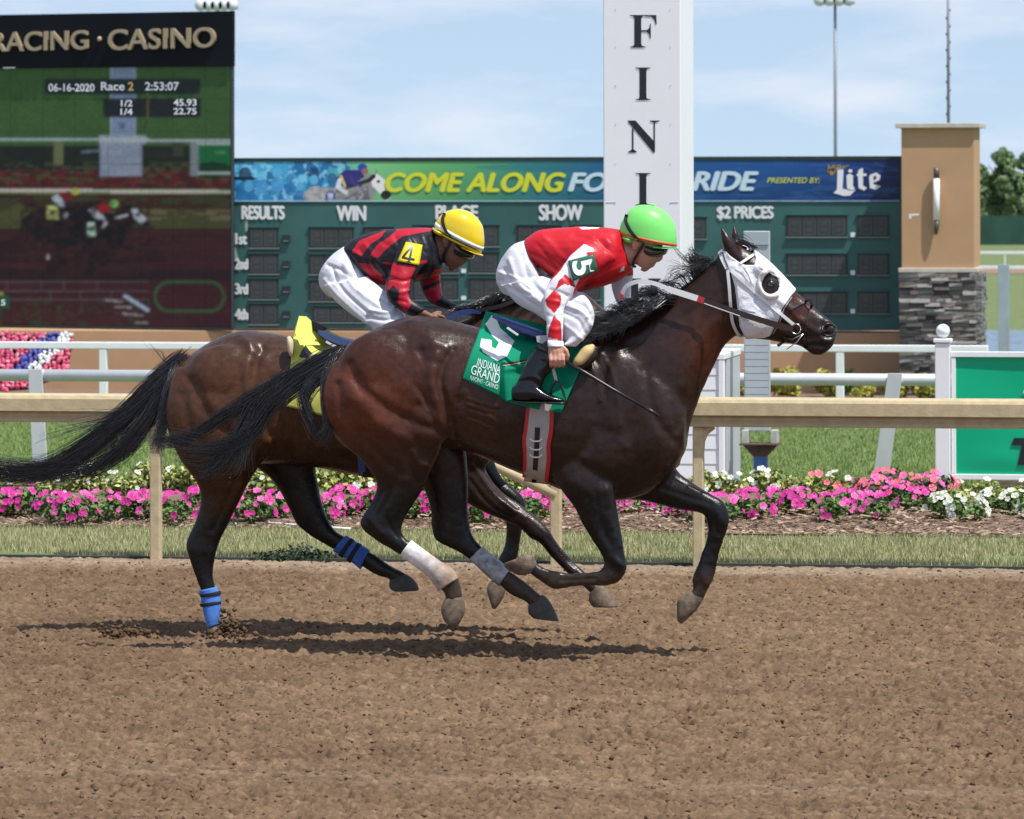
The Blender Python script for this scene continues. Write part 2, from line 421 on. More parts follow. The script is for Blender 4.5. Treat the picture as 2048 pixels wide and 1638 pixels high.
c0 = np.array([0.176, 0.115, 0.069]); c1_ = np.array([0.122, 0.077, 0.046]); cd = np.array([0.26, 0.195, 0.135])
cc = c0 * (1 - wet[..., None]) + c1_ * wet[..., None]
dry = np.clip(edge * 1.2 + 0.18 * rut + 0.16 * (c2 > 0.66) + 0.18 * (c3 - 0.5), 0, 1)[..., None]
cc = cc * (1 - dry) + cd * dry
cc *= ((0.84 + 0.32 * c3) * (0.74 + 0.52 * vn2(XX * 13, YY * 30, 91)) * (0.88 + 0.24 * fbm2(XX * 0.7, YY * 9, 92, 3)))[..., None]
DIRT = mat('track_dirt', (0.22, 0.13, 0.08), 0.95, spec=0.12, attr='col', var=(60, 0.18, 4), bump=(170, 0.7, 0.008))
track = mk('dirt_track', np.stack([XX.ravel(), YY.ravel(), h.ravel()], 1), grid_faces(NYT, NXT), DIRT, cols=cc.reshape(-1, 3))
tag(track, kind='structure')
V = [(-60, -60, -0.075), (60, -60, -0.075), (60, YRAIL + 0.02, -0.075), (-60, YRAIL + 0.02, -0.075)]
tag(mk('track_base', V, [(0, 1, 2, 3)], mat('track_base_dirt', (0.17, 0.105, 0.066), 0.95, spec=.1, var=(12, .25, 8), bump=(20, .8, .04)), smooth=False), kind='structure')
def track_z(x, y):
    y = np.asarray(y); i = np.clip(((y + 7.3) / (_ty[1] - _ty[0])).astype(int), 0, NYT - 1); j = np.clip((((np.asarray(x) - _cx[i]) / _hw[i] + 1) / 2 * (NXT - 1)).astype(int), 0, NXT - 1)
    return h[i, j]
OCT_V = np.array([(1, 0, 0), (-1, 0, 0), (0, 1, 0), (0, -1, 0), (0, 0, 1), (0, 0, -1)], float)
OCT_F = np.array([(0, 2, 4), (2, 1, 4), (1, 3, 4), (3, 0, 4), (2, 0, 5), (1, 2, 5), (3, 1, 5), (0, 3, 5)])
def _subdiv(V, F):
    V = list(map(tuple, V)); ed = {}; out = []
    def mid(a, b):
        k = (min(a, b), max(a, b))
        if k not in ed:
            p = (np.array(V[a]) + np.array(V[b])); p /= np.linalg.norm(p); ed[k] = len(V); V.append(tuple(p))
        return ed[k]
    for a, b, c in F:
        x, y, z = mid(a, b), mid(b, c), mid(c, a); out += [(a, x, z), (x, b, y), (z, y, c), (x, y, z)]
    return np.array(V), np.array(out)
ICO_V, ICO_F = _subdiv(OCT_V, OCT_F)
def lumps(P, r, seed=1, flat=0.7):
    """many uneven lumps: P (n,3) centres, r (n,) radii"""
    g = np.random.default_rng(seed); n = len(P); k = len(ICO_V)
    V = ICO_V[None] * (0.65 + 0.6 * g.random((n, k, 1))) * r[:, None, None] * np.array([1.15, 1.0, flat]) * (0.7 + 0.6 * g.random((n, 1, 3)))
    a = g.random(n) * 6.28; ca, sa = np.cos(a)[:, None], np.sin(a)[:, None]
    V = np.stack([V[..., 0] * ca - V[..., 1] * sa, V[..., 0] * sa + V[..., 1] * ca, V[..., 2]], -1) + P[:, None]
    F = (ICO_F[None] + (np.arange(n) * k)[:, None, None]).reshape(-1, 3)
    return V.reshape(-1, 3), F
n = 22000
Yc = RNG.uniform(-7.0, YRAIL - 0.1, n); _c, _w = _cen(Yc); X = _c + RNG.uniform(-1, 1, n) * _w; rr = 0.003 + 0.0105 * RNG.random(n) ** 2.8
_s = ICO_V, ICO_F; ICO_V, ICO_F = OCT_V, OCT_F
V, F = lumps(np.stack([X, Yc, track_z(X, Yc) + rr * 0.2], 1), rr, 5)
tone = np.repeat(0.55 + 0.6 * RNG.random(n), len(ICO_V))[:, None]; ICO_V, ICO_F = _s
CLOD = mat('dirt_clod', (0.2, 0.12, 0.075), 0.95, spec=0.1, attr='col', bump=(120, 0.5, 0.006))
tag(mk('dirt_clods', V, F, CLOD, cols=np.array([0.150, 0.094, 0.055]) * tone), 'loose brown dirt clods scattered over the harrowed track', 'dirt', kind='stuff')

# dirt thrown up by the pushing hind hoof
P = []; rr = []
g = np.random.default_rng(3)
def hoof_spray(cx, cy, n, sx, sz):
    for _ in range(n):
        a = g.normal(0, 1); b = abs(g.normal(0, 1))
        c = at(cx + a * sx, cy, Y4 - 0.16 + g.normal(0, 0.10)); P.append(c + np.array([0, 0, b * sz - 0.02])); rr.append(0.004 + 0.014 * g.random() ** 2)
hoof_spray(462, 1278, 420, 20, 0.040); hoof_spray(250, 1270, 260, 24, 0.034); hoof_spray(420, 1286, 200, 52, 0.012); hoof_spray(458, 1270, 110, 15, 0.075); hoof_spray(350, 1280, 60, 16, .014)
V, F = lumps(np.array(P), np.array(rr), 9, 0.9)
tag(mk('thrown_dirt', V, F, CLOD, cols=np.tile([0.105, 0.066, 0.040], (len(V), 1)) * (0.7 + 0.6 * np.repeat(np.random.default_rng(1).random(len(V) // len(ICO_V)), len(ICO_V))[:, None])), 'clump of dirt kicked up behind the blue-bandaged hind leg', 'dirt', kind='stuff')

# ------------------------------------------------------------------ grass
def blades(name, pts, hgt, wid, cols, label, seed=1, lean=0.6):
    g = np.random.default_rng(seed); n = len(pts); a = g.random(n) * 6.28
    d = np.stack([np.cos(a), np.sin(a), np.zeros(n)], 1) * (wid * (0.6 + 0.8 * g.random(n)))[:, None] / 2
    hh = hgt * (0.55 + 0.75 * g.random(n)); b = g.random(n) * 6.28; ln = hh * lean * g.random(n)
    tip = pts + np.stack([np.cos(b) * ln, np.sin(b) * ln, hh], 1)
    V = np.stack([pts - d, pts + d, tip], 1).reshape(-1, 3); F = np.arange(3 * n).reshape(-1, 3)
    ci = g.integers(0, len(cols), n); C = np.array(cols)[ci] * (0.7 + 0.6 * g.random((n, 1)))
    m = mat('grass_blade', (0.1, 0.15, 0.04), 0.7, spec=0.25, attr='col')
    return tag(mk(name, V, F, m, smooth=False, cols=np.repeat(C, 3, 0)), label, 'grass', kind='stuff')
YB0 = float(ground(1024, 1064)[1]); YB1 = float(ground(1024, 984)[1])    # flower bed front and back
n = 120000
X = RNG.uniform(-5.6, 4.0, n); Yc = YRAIL + 0.10 + (YB0 - 0.05 - YRAIL - 0.1) * RNG.random(n)
keep = fbm2(X * 1.4, Yc * 1.4, 5, 3) > 0.25 + 0.12 * RNG.random(n)
keep &= ~((Yc > YB0 - 0.5 + 0.7 * vn2(X * 1.5, Yc * 0, 9)) & (RNG.random(n) > 0.3))
blades('verge_grass', np.stack([X, Yc, zg(Yc)], 1)[keep], 0.045, 0.007, [(0.37, 0.365, 0.18), (0.32, 0.34, 0.145), (0.47, 0.43, 0.25), (0.27, 0.31, 0.125), (0.54, 0.48, 0.31)],
       'strip of short dry grass between the tan rail and the flower bed', 2)
n = 110000
Yc = YB1 - 0.1 + 22 * RNG.random(n) ** 1.35; X = -1.2 - 0.17 * Yc + (RNG.random(n) - 0.5) * (9 + 0.16 * Yc)
blades('lawn_grass', np.stack([X, Yc, zg(Yc) - 0.005], 1), 0.042, 0.012, [(0.18, 0.27, 0.065), (0.16, 0.25, 0.055), (0.22, 0.29, 0.085), (0.17, 0.24, 0.075)],
       'mown green lawn behind the flower bed', 3)
# dark creeping weed at the track edge
def leaf_cloud(blobs, n, size, cols, seed=1, hollow=0.35, flat=0.0):
    """leaf-sized quads spread through ellipsoids: blobs (cx,cy,cz,rx,ry,rz)"""
    g = np.random.default_rng(seed); B = np.array(blobs, float); w = (B[:, 3] * B[:, 4] * B[:, 5]) ** (2 / 3); w /= w.sum()
    k = g.choice(len(B), n, p=w); d = g.normal(size=(n, 3)); d /= np.linalg.norm(d, axis=1)[:, None]
    r = (hollow + (1 - hollow) * g.random(n)) ** 0.7
    C = B[k, :3] + d * r[:, None] * B[k, 3:]
    nrm = d * 0.7 + g.normal(size=(n, 3)) * 0.6 + np.array([0, 0, 0.35 + flat]); nrm /= np.linalg.norm(nrm, axis=1)[:, None]
    t = np.cross(nrm, g.normal(size=(n, 3))); t /= np.linalg.norm(t, axis=1)[:, None]; b = np.cross(nrm, t)
    s = size * (0.6 + 0.8 * g.random((n, 1)))
    V = np.stack([C - t * s, C - b * s * 0.55, C + t * s, C + b * s * 0.55], 1).reshape(-1, 3)
    ci = g.integers(0, len(cols), n); cc = np.array(cols)[ci] * (0.75 + 0.5 * g.random((n, 1)))
    return V, np.arange(4 * n).reshape(-1, 4), np.repeat(cc, 4, 0)
LEAF = mat('leaf', (0.07, 0.12, 0.03), 0.55, spec=0.3, attr='col')
blobs = [(*ground(x, 1122)[:2], 0.02, 0.16, 0.12, 0.05 + 0.05 * (abs(x - 598) < 15)) for x in range(540, 660, 18)]
V, F, C = leaf_cloud(blobs, 900, 0.016, [(0.02, 0.04, 0.02), (0.03, 0.055, 0.025)], 4)
tag(mk('creeping_weed', V, F, LEAF, smooth=False, cols=C), 'dark creeping weed at the grass edge of the track', 'weed')

# ------------------------------------------------------------------ flower bed
xs = np.linspace(-6, 4.2, 200); ys = np.linspace(YB0 - 0.08, YB1 + 0.25, 50); XX, YY = np.meshgrid(xs, ys)
mound = np.sin(np.clip((YY - YB0 + 0.08) / (YB1 - YB0 + 0.33), 0, 1) * math.pi) ** 0.6 * 0.09
hz_ = 0.012 + mound + 0.03 * (fbm2(XX * 7, YY * 7, 8, 3) - 0.5) * (mound > 0.01)
MULCH = mat('mulch', (0.27, 0.19, 0.14), 0.95, spec=0.1, var=(45, 0.4, 6), bump=(90, 1.0, 0.03))
bed = mk('mulch_bed', np.stack([XX.ravel(), YY.ravel(), hz_.ravel()], 1), grid_faces(len(ys), len(xs)), MULCH); tag(bed, kind='structure')
n = 7000
X = RNG.uniform(-5.6, 3.8, n); Yc = RNG.uniform(YB0 - 0.3, YB0 + 0.9, n); a = RNG.random(n) * 6.28
L = 0.012 + 0.03 * RNG.random(n) ** 2; Wd = 0.004 + 0.006 * RNG.random(n)
zz = 0.035 + 0.085 * np.clip((Yc - YB0) / 0.6, 0, 1) + 0.015 * RNG.random(n)
d1 = np.stack([np.cos(a), np.sin(a), 0.5 * (RNG.random(n) - 0.5)], 1) * L[:, None]; d2 = np.stack([-np.sin(a), np.cos(a), 0.8 * (RNG.random(n) - 0.5)], 1) * Wd[:, None]
c = np.stack([X, Yc, zz], 1); V = np.stack([c - d1 - d2, c + d1 - d2, c + d1 + d2, c - d1 + d2], 1).reshape(-1, 3)
CH = np.array([(0.38, 0.27, 0.19), (0.29, 0.19, 0.13), (0.46, 0.36, 0.27), (0.18, 0.12, 0.085)])[RNG.integers(0, 4, n)]
tag(mk('bark_chips', V, np.arange(4 * n).reshape(-1, 4), mat('bark_chip', attr='col', rough=0.9, spec=0.1), smooth=False, cols=np.repeat(CH, 4, 0)), 'loose bark chips along the front of the flower bed', 'mulch', kind='stuff')
WHITE = mat('white_paint', (0.80, 0.81, 0.82), 0.45, var=(6, 0.03), bump=(30, 0.05, 0.004))
pts = [ground(x, y) + np.array([0, 0, 0.035]) for x, y in ((440, 1062), (480, 1057), (520, 1056), (560, 1058), (620, 1063), (700, 1068))]
V, Fc = tube_geo(cr(np.array(pts), 5), 0.012, 6); tag(mk('bed_edging', V, Fc, WHITE), 'thin white edging strip along the front of the flower bed', 'edging')

# one five-petal blossom, shared by all flowers
def blossom_mesh(name, m, cup=0.25):
    V = [(0, 0, 0.0)]; Fc = []
    for k in range(5):
        a = k * 2 * math.pi / 5; r = 1.0
        for da, rr, z in ((-0.28, 0.62, cup * .6), (-0.34, 0.98, cup * .75), (0.0, 1.08, cup), (0.34, 0.98, cup * .75), (0.28, 0.62, cup * .6)):
            V.append((math.cos(a + da * 1.7) * rr, math.sin(a + da * 1.7) * rr, z))
        b = 1 + 5 * k; Fc += [(0, b, b + 4), (b, b + 1, b + 2), (b, b + 2, b + 4), (b + 2, b + 3, b + 4)]
    V += [(0.12, 0, 0.12), (-0.08, 0.1, 0.12), (-0.08, -0.1, 0.12)]; q = len(V) - 3
    Fc += [(q, q + 1, q + 2)]
    me = bpy.data.meshes.new(name); me.from_pydata(V, [], Fc); me.materials.append(m); return me
FLOWERS = {
 'magenta': blossom_mesh('flower', mat('petal_magenta', (0.60, 0.032, 0.29), 0.5, spec=0.3, var=(9, 0.2))),
 'pink': blossom_mesh('flower', mat('petal_pink', (0.68, 0.12, 0.38), 0.5, spec=0.3, var=(9, 0.2))),
 'coral': blossom_mesh('flower', mat('petal_coral', (0.72, 0.13, 0.20), 0.5, spec=0.3, var=(9, 0.2))),
 'white': blossom_mesh('flower', mat('petal_white', (0.66, 0.69, 0.58), 0.5, spec=0.3))}
GREENS = [(0.07, 0.14, 0.035), (0.10, 0.18, 0.045), (0.14, 0.22, 0.06)]
YELLS = [(0.34, 0.37, 0.09), (0.20, 0.25, 0.06), (0.10, 0.15, 0.04), (0.46, 0.46, 0.18)]
DARKS = [(0.05, 0.05, 0.025), (0.08, 0.06, 0.03), (0.05, 0.09, 0.03)]
fol_cache = {}
def foliage(kind, cols, k):
    if (kind, k) not in fol_cache:
        V, F, C = leaf_cloud([(0, 0, 0.10, 0.17, 0.15, 0.11), (0.07, 0.03, 0.14, 0.09, 0.09, 0.09), (-0.08, -0.02, 0.13, 0.09, 0.09, 0.08)], 420, 0.024, cols, 50 + k + len(kind) * 7, 0.3, 0.3)
        o = mk('foliage', V, F, LEAF, smooth=False, cols=C); fol_cache[(kind, k)] = o.data; bpy.data.objects.remove(o)
    return fol_cache[(kind, k)]
pr = random.Random(11)
def zone(x): return 'left of the first rail post' if x < 313 else ('behind the hind legs of the horses' if x < 830 else ('around the slanted rail brace' if x < 1113 else ('between the two close rail posts' if x < 1398 else 'right of the last rail post')))
def plant(px, py, kind, flowers, nfl, sc, label, group, cols):
    p = ground(px, py); p[2] = 0.05
    t = thing('impatiens_plant', label, 'flower', group, p)
    f = bpy.data.objects.new('foliage', foliage(kind, cols, pr.randint(0, 3))); link(f, t); f.scale = (sc, sc, sc * pr.uniform(.85, 1.15)); f.rotation_euler.z = pr.random() * 6.28
    for _ in range(nfl):
        a = pr.uniform(-math.pi, 0.25) if pr.random() < 0.85 else pr.uniform(0, math.pi)
        e = pr.uniform(-0.12, 1.35); r = (0.17 * sc, 0.16 * sc, 0.16 * sc)
        b = bpy.data.objects.new('flower', FLOWERS[pr.choice(flowers)]); link(b, t)
        d = Vector((math.cos(a) * math.cos(e), math.sin(a) * math.cos(e), math.sin(e)))
        b.location = (d.x * r[0] * 1.05, d.y * r[1], 0.07 + d.z * r[2] * 1.05)
        s = pr.uniform(0.017, 0.033) * (0.9 + .1 * sc)
        b.scale = (s, s, s); nd = (d + Vector((pr.uniform(-.3, .3), -0.55 + pr.uniform(-.3, .3), pr.uniform(0, .4)))).normalized()
        b.rotation_euler = nd.to_track_quat('Z', 'Y').to_euler()
x = -40
while x < 1640:
    if not (850 < x < 0):
        gap = (1150 < x < 1235) or (590 < x < 600)
        if not gap:
            plant(x + pr.uniform(-8, 8), 1054 + pr.uniform(-10, 7), 'mag', ['magenta', 'magenta', 'magenta', 'pink'], pr.randint(17, 25), pr.uniform(0.72, 0.96), 'magenta impatiens in the front row ' + zone(x), 'magenta impatiens in the front row', GREENS)
    x += pr.uniform(44, 56)
for x in (1665, 1700, 1750, 1790, 1835): plant(x, 1054 + pr.uniform(-12, 6), 'mag', ['magenta', 'pink'], 15, 0.84, 'magenta impatiens in front of the taller coral plants', 'magenta impatiens before the coral ones', GREENS)
x = -40
while x < 1620:
    plant(x + pr.uniform(-10, 10), 1012 + pr.uniform(-8, 8), 'yel', ['white'], pr.randint(3, 7), (pr.uniform(1.05, 1.35) if x < 900 else pr.uniform(.8, 1.0)), 'yellow-leaved white impatiens in the back row ' + zone(x), 'white impatiens in the back row', YELLS)
    x += pr.uniform(50, 64)
for x in (1630, 1680): plant(x, 1018, 'yel', ['coral', 'white'], 6, 0.95, 'yellowish plant with a few coral flowers left of the coral clump', 'yellowish plants with coral flowers', YELLS)
for x, y in ((1735, 1008), (1775, 1002), (1815, 1012), (1850, 1018), (1795, 1030), (1745, 1024), (1870, 1005)): plant(x, y + 12, 'cor', ['coral', 'coral', 'pink'], 17, 0.98, 'tall coral-pink impatiens beside the white sign post', 'coral impatiens beside the sign post', DARKS)
for x in (1890, 1935, 1985, 2030, 2075): plant(x, 1058 + pr.uniform(-8, 5), 'whf', ['white'], pr.randint(10, 14), 0.82, 'white impatiens in the front row under the green sign', 'white impatiens under the green sign', GREENS)
for x in (1915, 1965, 2015, 2060): plant(x, 1030 + pr.uniform(-8, 6), 'yel', ['white', 'coral', 'white'], pr.randint(3, 5), 0.86, 'yellow-leaved plant in the back row under the green sign', 'yellow-leaved plants under the green sign', YELLS)

# ================================================================== inner rail of the dirt track
TAN = mat('tan_rail_paint', (0.50, 0.41, 0.245), 0.6, var=(16, 0.14, 12), bump=(60, 0.25, 0.005))
rail = thing('track_rail', 'tan hooded inside rail with posts along the dirt track', 'rail', loc=(0, YRAIL, 0))
def extrude_x(name, prof, x0, x1, m, parent, seg=1, smooth=False):
    n = len(prof); V = [(x0 + (x1 - x0) * k / seg, y, z) for k in range(seg + 1) for y, z in prof]
    Fc = [(k * n + i, k * n + (i + 1) % n, (k + 1) * n + (i + 1) % n, (k + 1) * n + i) for k in range(seg) for i in range(n)]
    Fc += [tuple(range(n))[::-1], tuple(seg * n + i for i in range(n))]
    return mk(name, V, Fc, m, parent, smooth)
zr = float(at(1700, 798, YRAIL - 0.12)[2]); y0 = YRAIL - 0.12
hood = [(y0, zr - 0.112), (y0, zr - 0.03), (y0 + 0.012, zr - 0.008), (y0 + 0.04, zr), (y0 + 0.16, zr), (y0 + 0.185, zr - 0.012), (y0 + 0.19, zr - 0.11), (y0 + 0.180, zr - 0.11), (y0 + 0.175, zr - 0.03), (y0 + 0.02, zr - 0.03), (y0 + 0.012, zr - 0.112)]
bevel(extrude_x('rail_hood', hood, -7.5, 5.5, TAN, rail), 0.004)
low = [(y0 + 0.045, zr - 0.185), (y0 + 0.038, zr - 0.17), (y0 + 0.05, zr - 0.15), (y0 + 0.038, zr - 0.135), (y0 + 0.05, zr - 0.06), (y0 + 0.15, zr - 0.06), (y0 + 0.15, zr - 0.185)]
bevel(extrude_x('lower_beam', low, -7.5, 5.5, TAN, rail), 0.003)
def post_at(px, py_b):
    x = at(px, py_b, YRAIL)[0]
    return bevel(box('rail_post', x - 0.034, x + 0.034, YRAIL - 0.045, YRAIL + 0.03, -0.1, zr - 0.186, TAN, rail), 0.008)
for px in (-560, 313, 1113, 1398, 2480): post_at(px, 1130)
A = at(1113, 990, YRAIL - 0.02); B = at(838, 858, YRAIL - 0.02)
V, Fc = tube_geo([A, A * 0.5 + B * 0.5, B], [0.036, 0.036, 0.036], 8); mk('rail_brace', V, Fc, TAN, rail)
A = at(1398, 905, YRAIL - 0.008)
V, Fc = tube_geo([A, at(1400, 880, YRAIL - 0.008), at(1408, 862, YRAIL - 0.008), at(1425, 850, YRAIL - 0.008)], [0.034, 0.035, 0.034, 0.03], 8); mk('rail_brace', V, Fc, TAN, rail)
o = box('track_kerb', -7.5, 5.5, YRAIL + 0.06, YRAIL + 0.10, -0.05, 0.022, mat('dark_kerb', (0.05, 0.05, 0.045), 0.9)); tag(o, 'low dark edging board between track and grass', 'edging')

# ================================================================== finish post
YF = float(ground(1420, 990)[1]); XL = at(1208, 700, YF)[0]; XR = at(1363, 700, YF)[0]; WF = XR - XL
PANEL = mat('white_panel', (0.82, 0.83, 0.85), 0.35, var=(2.5, 0.02), bump=(8, 0.05, 0.01))
INK = mat('black_vinyl', (0.012, 0.014, 0.018), 0.4)
fp = thing('finish_post', 'tall white square finish post with black letters and boxed base', 'post', loc=((XL + XR) / 2, YF + WF / 2, 0))
bevel(box('shaft', XL, XR, YF, YF + WF * 1.2, 0.0, 4.6, PANEL, fp), 0.008)
bx0 = at(1125, 850, YF - 0.12)[0]; bx1 = at(1445, 850, YF - 0.12)[0]; zb = float(at(1430, 707, YF - 0.12)[2])
bd = YF + WF * 1.2 + 0.12
bevel(box('base_box', bx0, bx1, YF - 0.12, bd, 0.0, zb - 0.05, PANEL, fp), 0.006)
bevel(box('base_cap', bx0 - 0.02, bx1 + 0.02, YF - 0.145, bd + 0.02, zb - 0.048, zb, PANEL, fp), 0.006)
for k in range(9):
    z0 = 0.02 + k * (zb - 0.07) / 9
    sd_ = [(YF - 0.1225, z0), (YF - 0.1275, z0), (YF - 0.1225, z0 + (zb - 0.07) / 9 - 0.004)]
    extrude_x('siding_board', sd_, bx0 + 0.03, bx1 - 0.03, PANEL, fp)
for xx in (bx0, bx1): bevel(box('corner_strip', xx - 0.028, xx + 0.012, YF - 0.142, YF - 0.1225, 0.0, zb - 0.05, PANEL, fp), 0.004)
bevel(box('corner_strip', bx1 + 0.003, bx1 + 0.014, YF - 0.12, YF - 0.07, 0, zb - 0.05, PANEL, fp), 0.003)
bevel(box('corner_strip', bx1 + 0.003, bx1 + 0.014, YF + 0.05, bd, 0, zb - 0.05, mat('grey_strip', (0.45, 0.47, 0.5), 0.5), fp), 0.003)  # plain grey strip over most of the base box side
fpf = lambda a, b: at(a, b, YF - 0.004)
def serif(w, polys, x0, x1, y0_, y1_):
    V = []; Fc = []
    for pl in polys:
        b = len(V); V += [fpf(x0 + (x1 - x0) * q[0], y1_ - (y1_ - y0_) * q[1]) for q in pl]; Fc.append(tuple(range(b, b + len(pl)))[::-1])
    me = mk('letter', V, Fc, INK, fp, smooth=False); return me
def stem(c, w, s, o=0.0): # slab with bracketed serifs
    return [(c - s, 0), (c + s, 0), (c + s, 0.022), (c + w + .05, 0.045), (c + w, 0.10), (c + w, 0.90), (c + w + .05, 0.955), (c + s, 0.978), (c + s, 1), (c - s, 1), (c - s, 0.978), (c - w - .05, 0.955), (c - w, 0.90), (c - w, 0.10), (c - w - .05, 0.045), (c - s, 0.022)]
def split_stem(c, w, s):
    p = stem(c, w, s)
    return [[p[0], p[1], p[2], p[3], p[4], p[13], p[14], p[15]], [p[4], p[5], p[12], p[13]], [p[5], p[6], p[7], p[8], p[9], p[10], p[11], p[12]]]
Fp = split_stem(0.29, 0.125, 0.29)
Fp += [[(0.55, 1), (0.97, 1), (0.99, 0.71), (0.955, 0.71), (0.90, 0.86), (0.80, 0.945), (0.55, 0.955)], [(0.415, 0.535), (0.62, 0.535), (0.72, 0.60), (0.735, 0.73), (0.77, 0.73), (0.77, 0.28), (0.735, 0.28), (0.71, 0.41), (0.62, 0.485), (0.415, 0.485)]]
serif(0, Fp, 1260, 1314, 30, 95)
for a in (135, 346): serif(0, split_stem(0.5, 0.21, 0.47), 1270, 1302, a, a + 65)
Np = [[(0.02, 1), (0.26, 1), (0.82, 0.36), (0.86, 0.0), (0.81, 0.0), (0.20, 0.76), (0.02, 0.975)], [(0.155, 0.78), (0.20, 0.74), (0.20, 0.06), (0.155, 0.06)], [(0.03, 0.03), (0.30, 0.03), (0.30, 0.0), (0.03, 0.0)], [(0.16, .10), (.20, .10), (.30, .03), (.05, .03)], [(0.82, 0.95), (0.86, 0.95), (0.86, 0.02), (0.82, 0.2)], [(0.70, 1), (1.0, 1), (1.0, 0.975), (0.88, .94), (.80, .94), (0.70, 0.975)]]
serif(0, Np, 1254, 1319, 241, 305)
text('letter', 'S', rect(1264, 452, 1310, 517), fpf, INK, fp, offset=0.02)
serif(0, split_stem(0.2, 0.11, 0.2) + split_stem(0.8, 0.11, 0.2) + [[(0.31, 0.53), (0.69, 0.53), (0.69, 0.47), (0.31, 0.47)]], 1256, 1322, 557, 622)
SCR = mat('screw', (0.35, 0.36, 0.38), 0.4, metal=0.6)
for py in (18, 93, 171, 249, 327, 405):
    for px in (1231, 1341):
        c = fpf(px, py); V, Fc = sphere_geo(c, (0.005, 0.002, 0.0035), 8, 4); mk('screw', V, Fc, SCR, fp)
for py, xa, xb in ((405, 1212, 1230), (405, 1340, 1356)):
    a = fpf(xa, py); b = fpf(xb, py); box('panel_seam', a[0], b[0], YF - 0.003, YF + 0.002, a[2] - 0.002, a[2] + 0.002, mat('seam', (0.4, 0.42, 0.45), 0.6), fp)

# ================================================================== grey equipment stand on blue post
YE = float(ground(1520, 988)[1]); GREY = mat('grey_metal_panel', (0.42, 0.47, 0.50), 0.5, metal=0.1, var=(5, 0.06)); RUST = mat('rusty_steel', (0.09, 0.06, 0.045), 0.8, var=(20, 0.4))
t = thing('equipment_stand', 'tall narrow grey louvred panel on a blue post beside the finish post', 'equipment', loc=(at(1513, 900, YE)[0], YE, 0))
a = at(1487, 462, YE); b = at(1540, 862, YE)
bevel(box('panel', a[0], b[0], YE, YE + 0.05, b[2], a[2], GREY, t), 0.004)
bevel(box('panel_head', a[0] + 0.004, b[0] - 0.004, YE - 0.012, YE - 0.002, at(1487, 490, YE)[2], a[2] - 0.004, mat('grey_head', (0.36, 0.42, 0.45), 0.5), t), 0.003)
for k in range(9):
    z = at(1500, 690 + k * 14, YE)[2]
    extrude_x('louvre', [(YE - 0.002, z), (YE - 0.0032, z - 0.0005), (YE - 0.002, z + 0.048)], a[0] + 0.008, b[0] - 0.008, GREY, t)
p0 = at(1481, 886, YE); p1 = at(1560, 886, YE)
bevel(box('base_plate', p0[0], p1[0], YE - 0.1, YE + 0.14, p0[2] - 0.012, p0[2], RUST, t), 0.003)
for s in (1490, 1548):
    q = at(s, 870, YE); bevel(box('bracket', q[0] - 0.02, q[0] + 0.03, YE - 0.05, YE + 0.09, p0[2], q[2] + 0.04, mat('galvanised', (0.5, 0.5, 0.47), 0.5, metal=0.4, var=(12, 0.2)), t), 0.004)
q0 = at(1507, 905, YE); q1 = at(1533, 905, YE)
bevel(box('post', q0[0], q1[0], YE, YE + 0.1, -0.02, p0[2] - 0.013, mat('blue_paint', (0.035, 0.13, 0.36), 0.5, var=(14, 0.2)), t), 0.006)
V = [(p0[0] + 0.02, YE + 0.02, p0[2] - 0.013), (p1[0] - 0.02, YE + 0.02, p0[2] - 0.013), (q1[0] + 0.004, YE + 0.02, q0[2] - 0.03), (q0[0] - 0.004, YE + 0.02, q0[2] - 0.03)]
V = np.array(V); V = np.vstack([V - [0, .024, 0], V + [0, .03, 0]]); mk('gusset', V, [(0, 3, 2, 1), (4, 5, 6, 7), (0, 1, 5, 4), (1, 2, 6, 5), (2, 3, 7, 6), (3, 0, 4, 7)], RUST, t, smooth=False)

# ================================================================== green sign in white frame
YS = float(ground(1885, 992)[1])
t = thing('framed_sign', 'green banner sign in a white post-and-rail frame', 'sign', loc=(at(1885, 992, YS)[0], YS, 0))
a = at(1871, 690, YS); b = at(1901, 690, YS)
bevel(box('post', a[0], b[0], YS - 0.06, YS + 0.06, -0.02, at(1885, 686, YS)[2], WHITE, t), 0.006)
bevel(box('post_cap', a[0] - 0.012, b[0] + 0.012, YS - 0.072, YS + 0.072, at(1885, 685, YS)[2], at(1885, 677, YS)[2], WHITE, t), 0.006)
V, Fc = sphere_geo((a + b) / 2 * [1, 0, 0] + [0, YS, at(1885, 662, YS)[2]], 0.054, 20, 14); mk('ball_finial', V, Fc, WHITE, t)
xa = at(1903, 700, YS)[0]; xe = xa + 2.4
bevel(box('top_rail', b[0] + .001, xe, YS - 0.03, YS + 0.02, at(1950, 714, YS)[2], at(1950, 703, YS)[2], WHITE, t), 0.004)
bevel(box('bottom_rail', b[0] + .001, xe, YS - 0.03, YS + 0.02, at(1950, 959, YS)[2], at(1950, 948, YS)[2], WHITE, t), 0.004)
bevel(box('side_strip', xa, at(1912, 800, YS)[0], YS - 0.025, YS + 0.015, at(1950, 947, YS)[2], at(1950, 715, YS)[2], WHITE, t), 0.003)
nx_, nz_ = 60, 30; u, v = np.meshgrid(np.linspace(0, 1, nx_), np.linspace(0, 1, nz_)); x0 = at(1911, 800, YS)[0]
bz0 = at(1950, 949, YS)[2]; bz1 = at(1950, 713, YS)[2]
wav = 0.012 * np.sin(u * 9 + 3 * v) * np.sin(v * 3.1) + 0.010 * np.exp(-((u - .14) / .12) ** 2 - ((v - .12) / .1) ** 2)
V = np.stack([x0 + u * (xe - x0), YS - 0.004 - wav * 0.9, bz0 + v * (bz1 - bz0)], -1).reshape(-1, 3)
BANNER = mat('green_banner', (0.0, 0.40, 0.20), 0.35, spec=0.4)
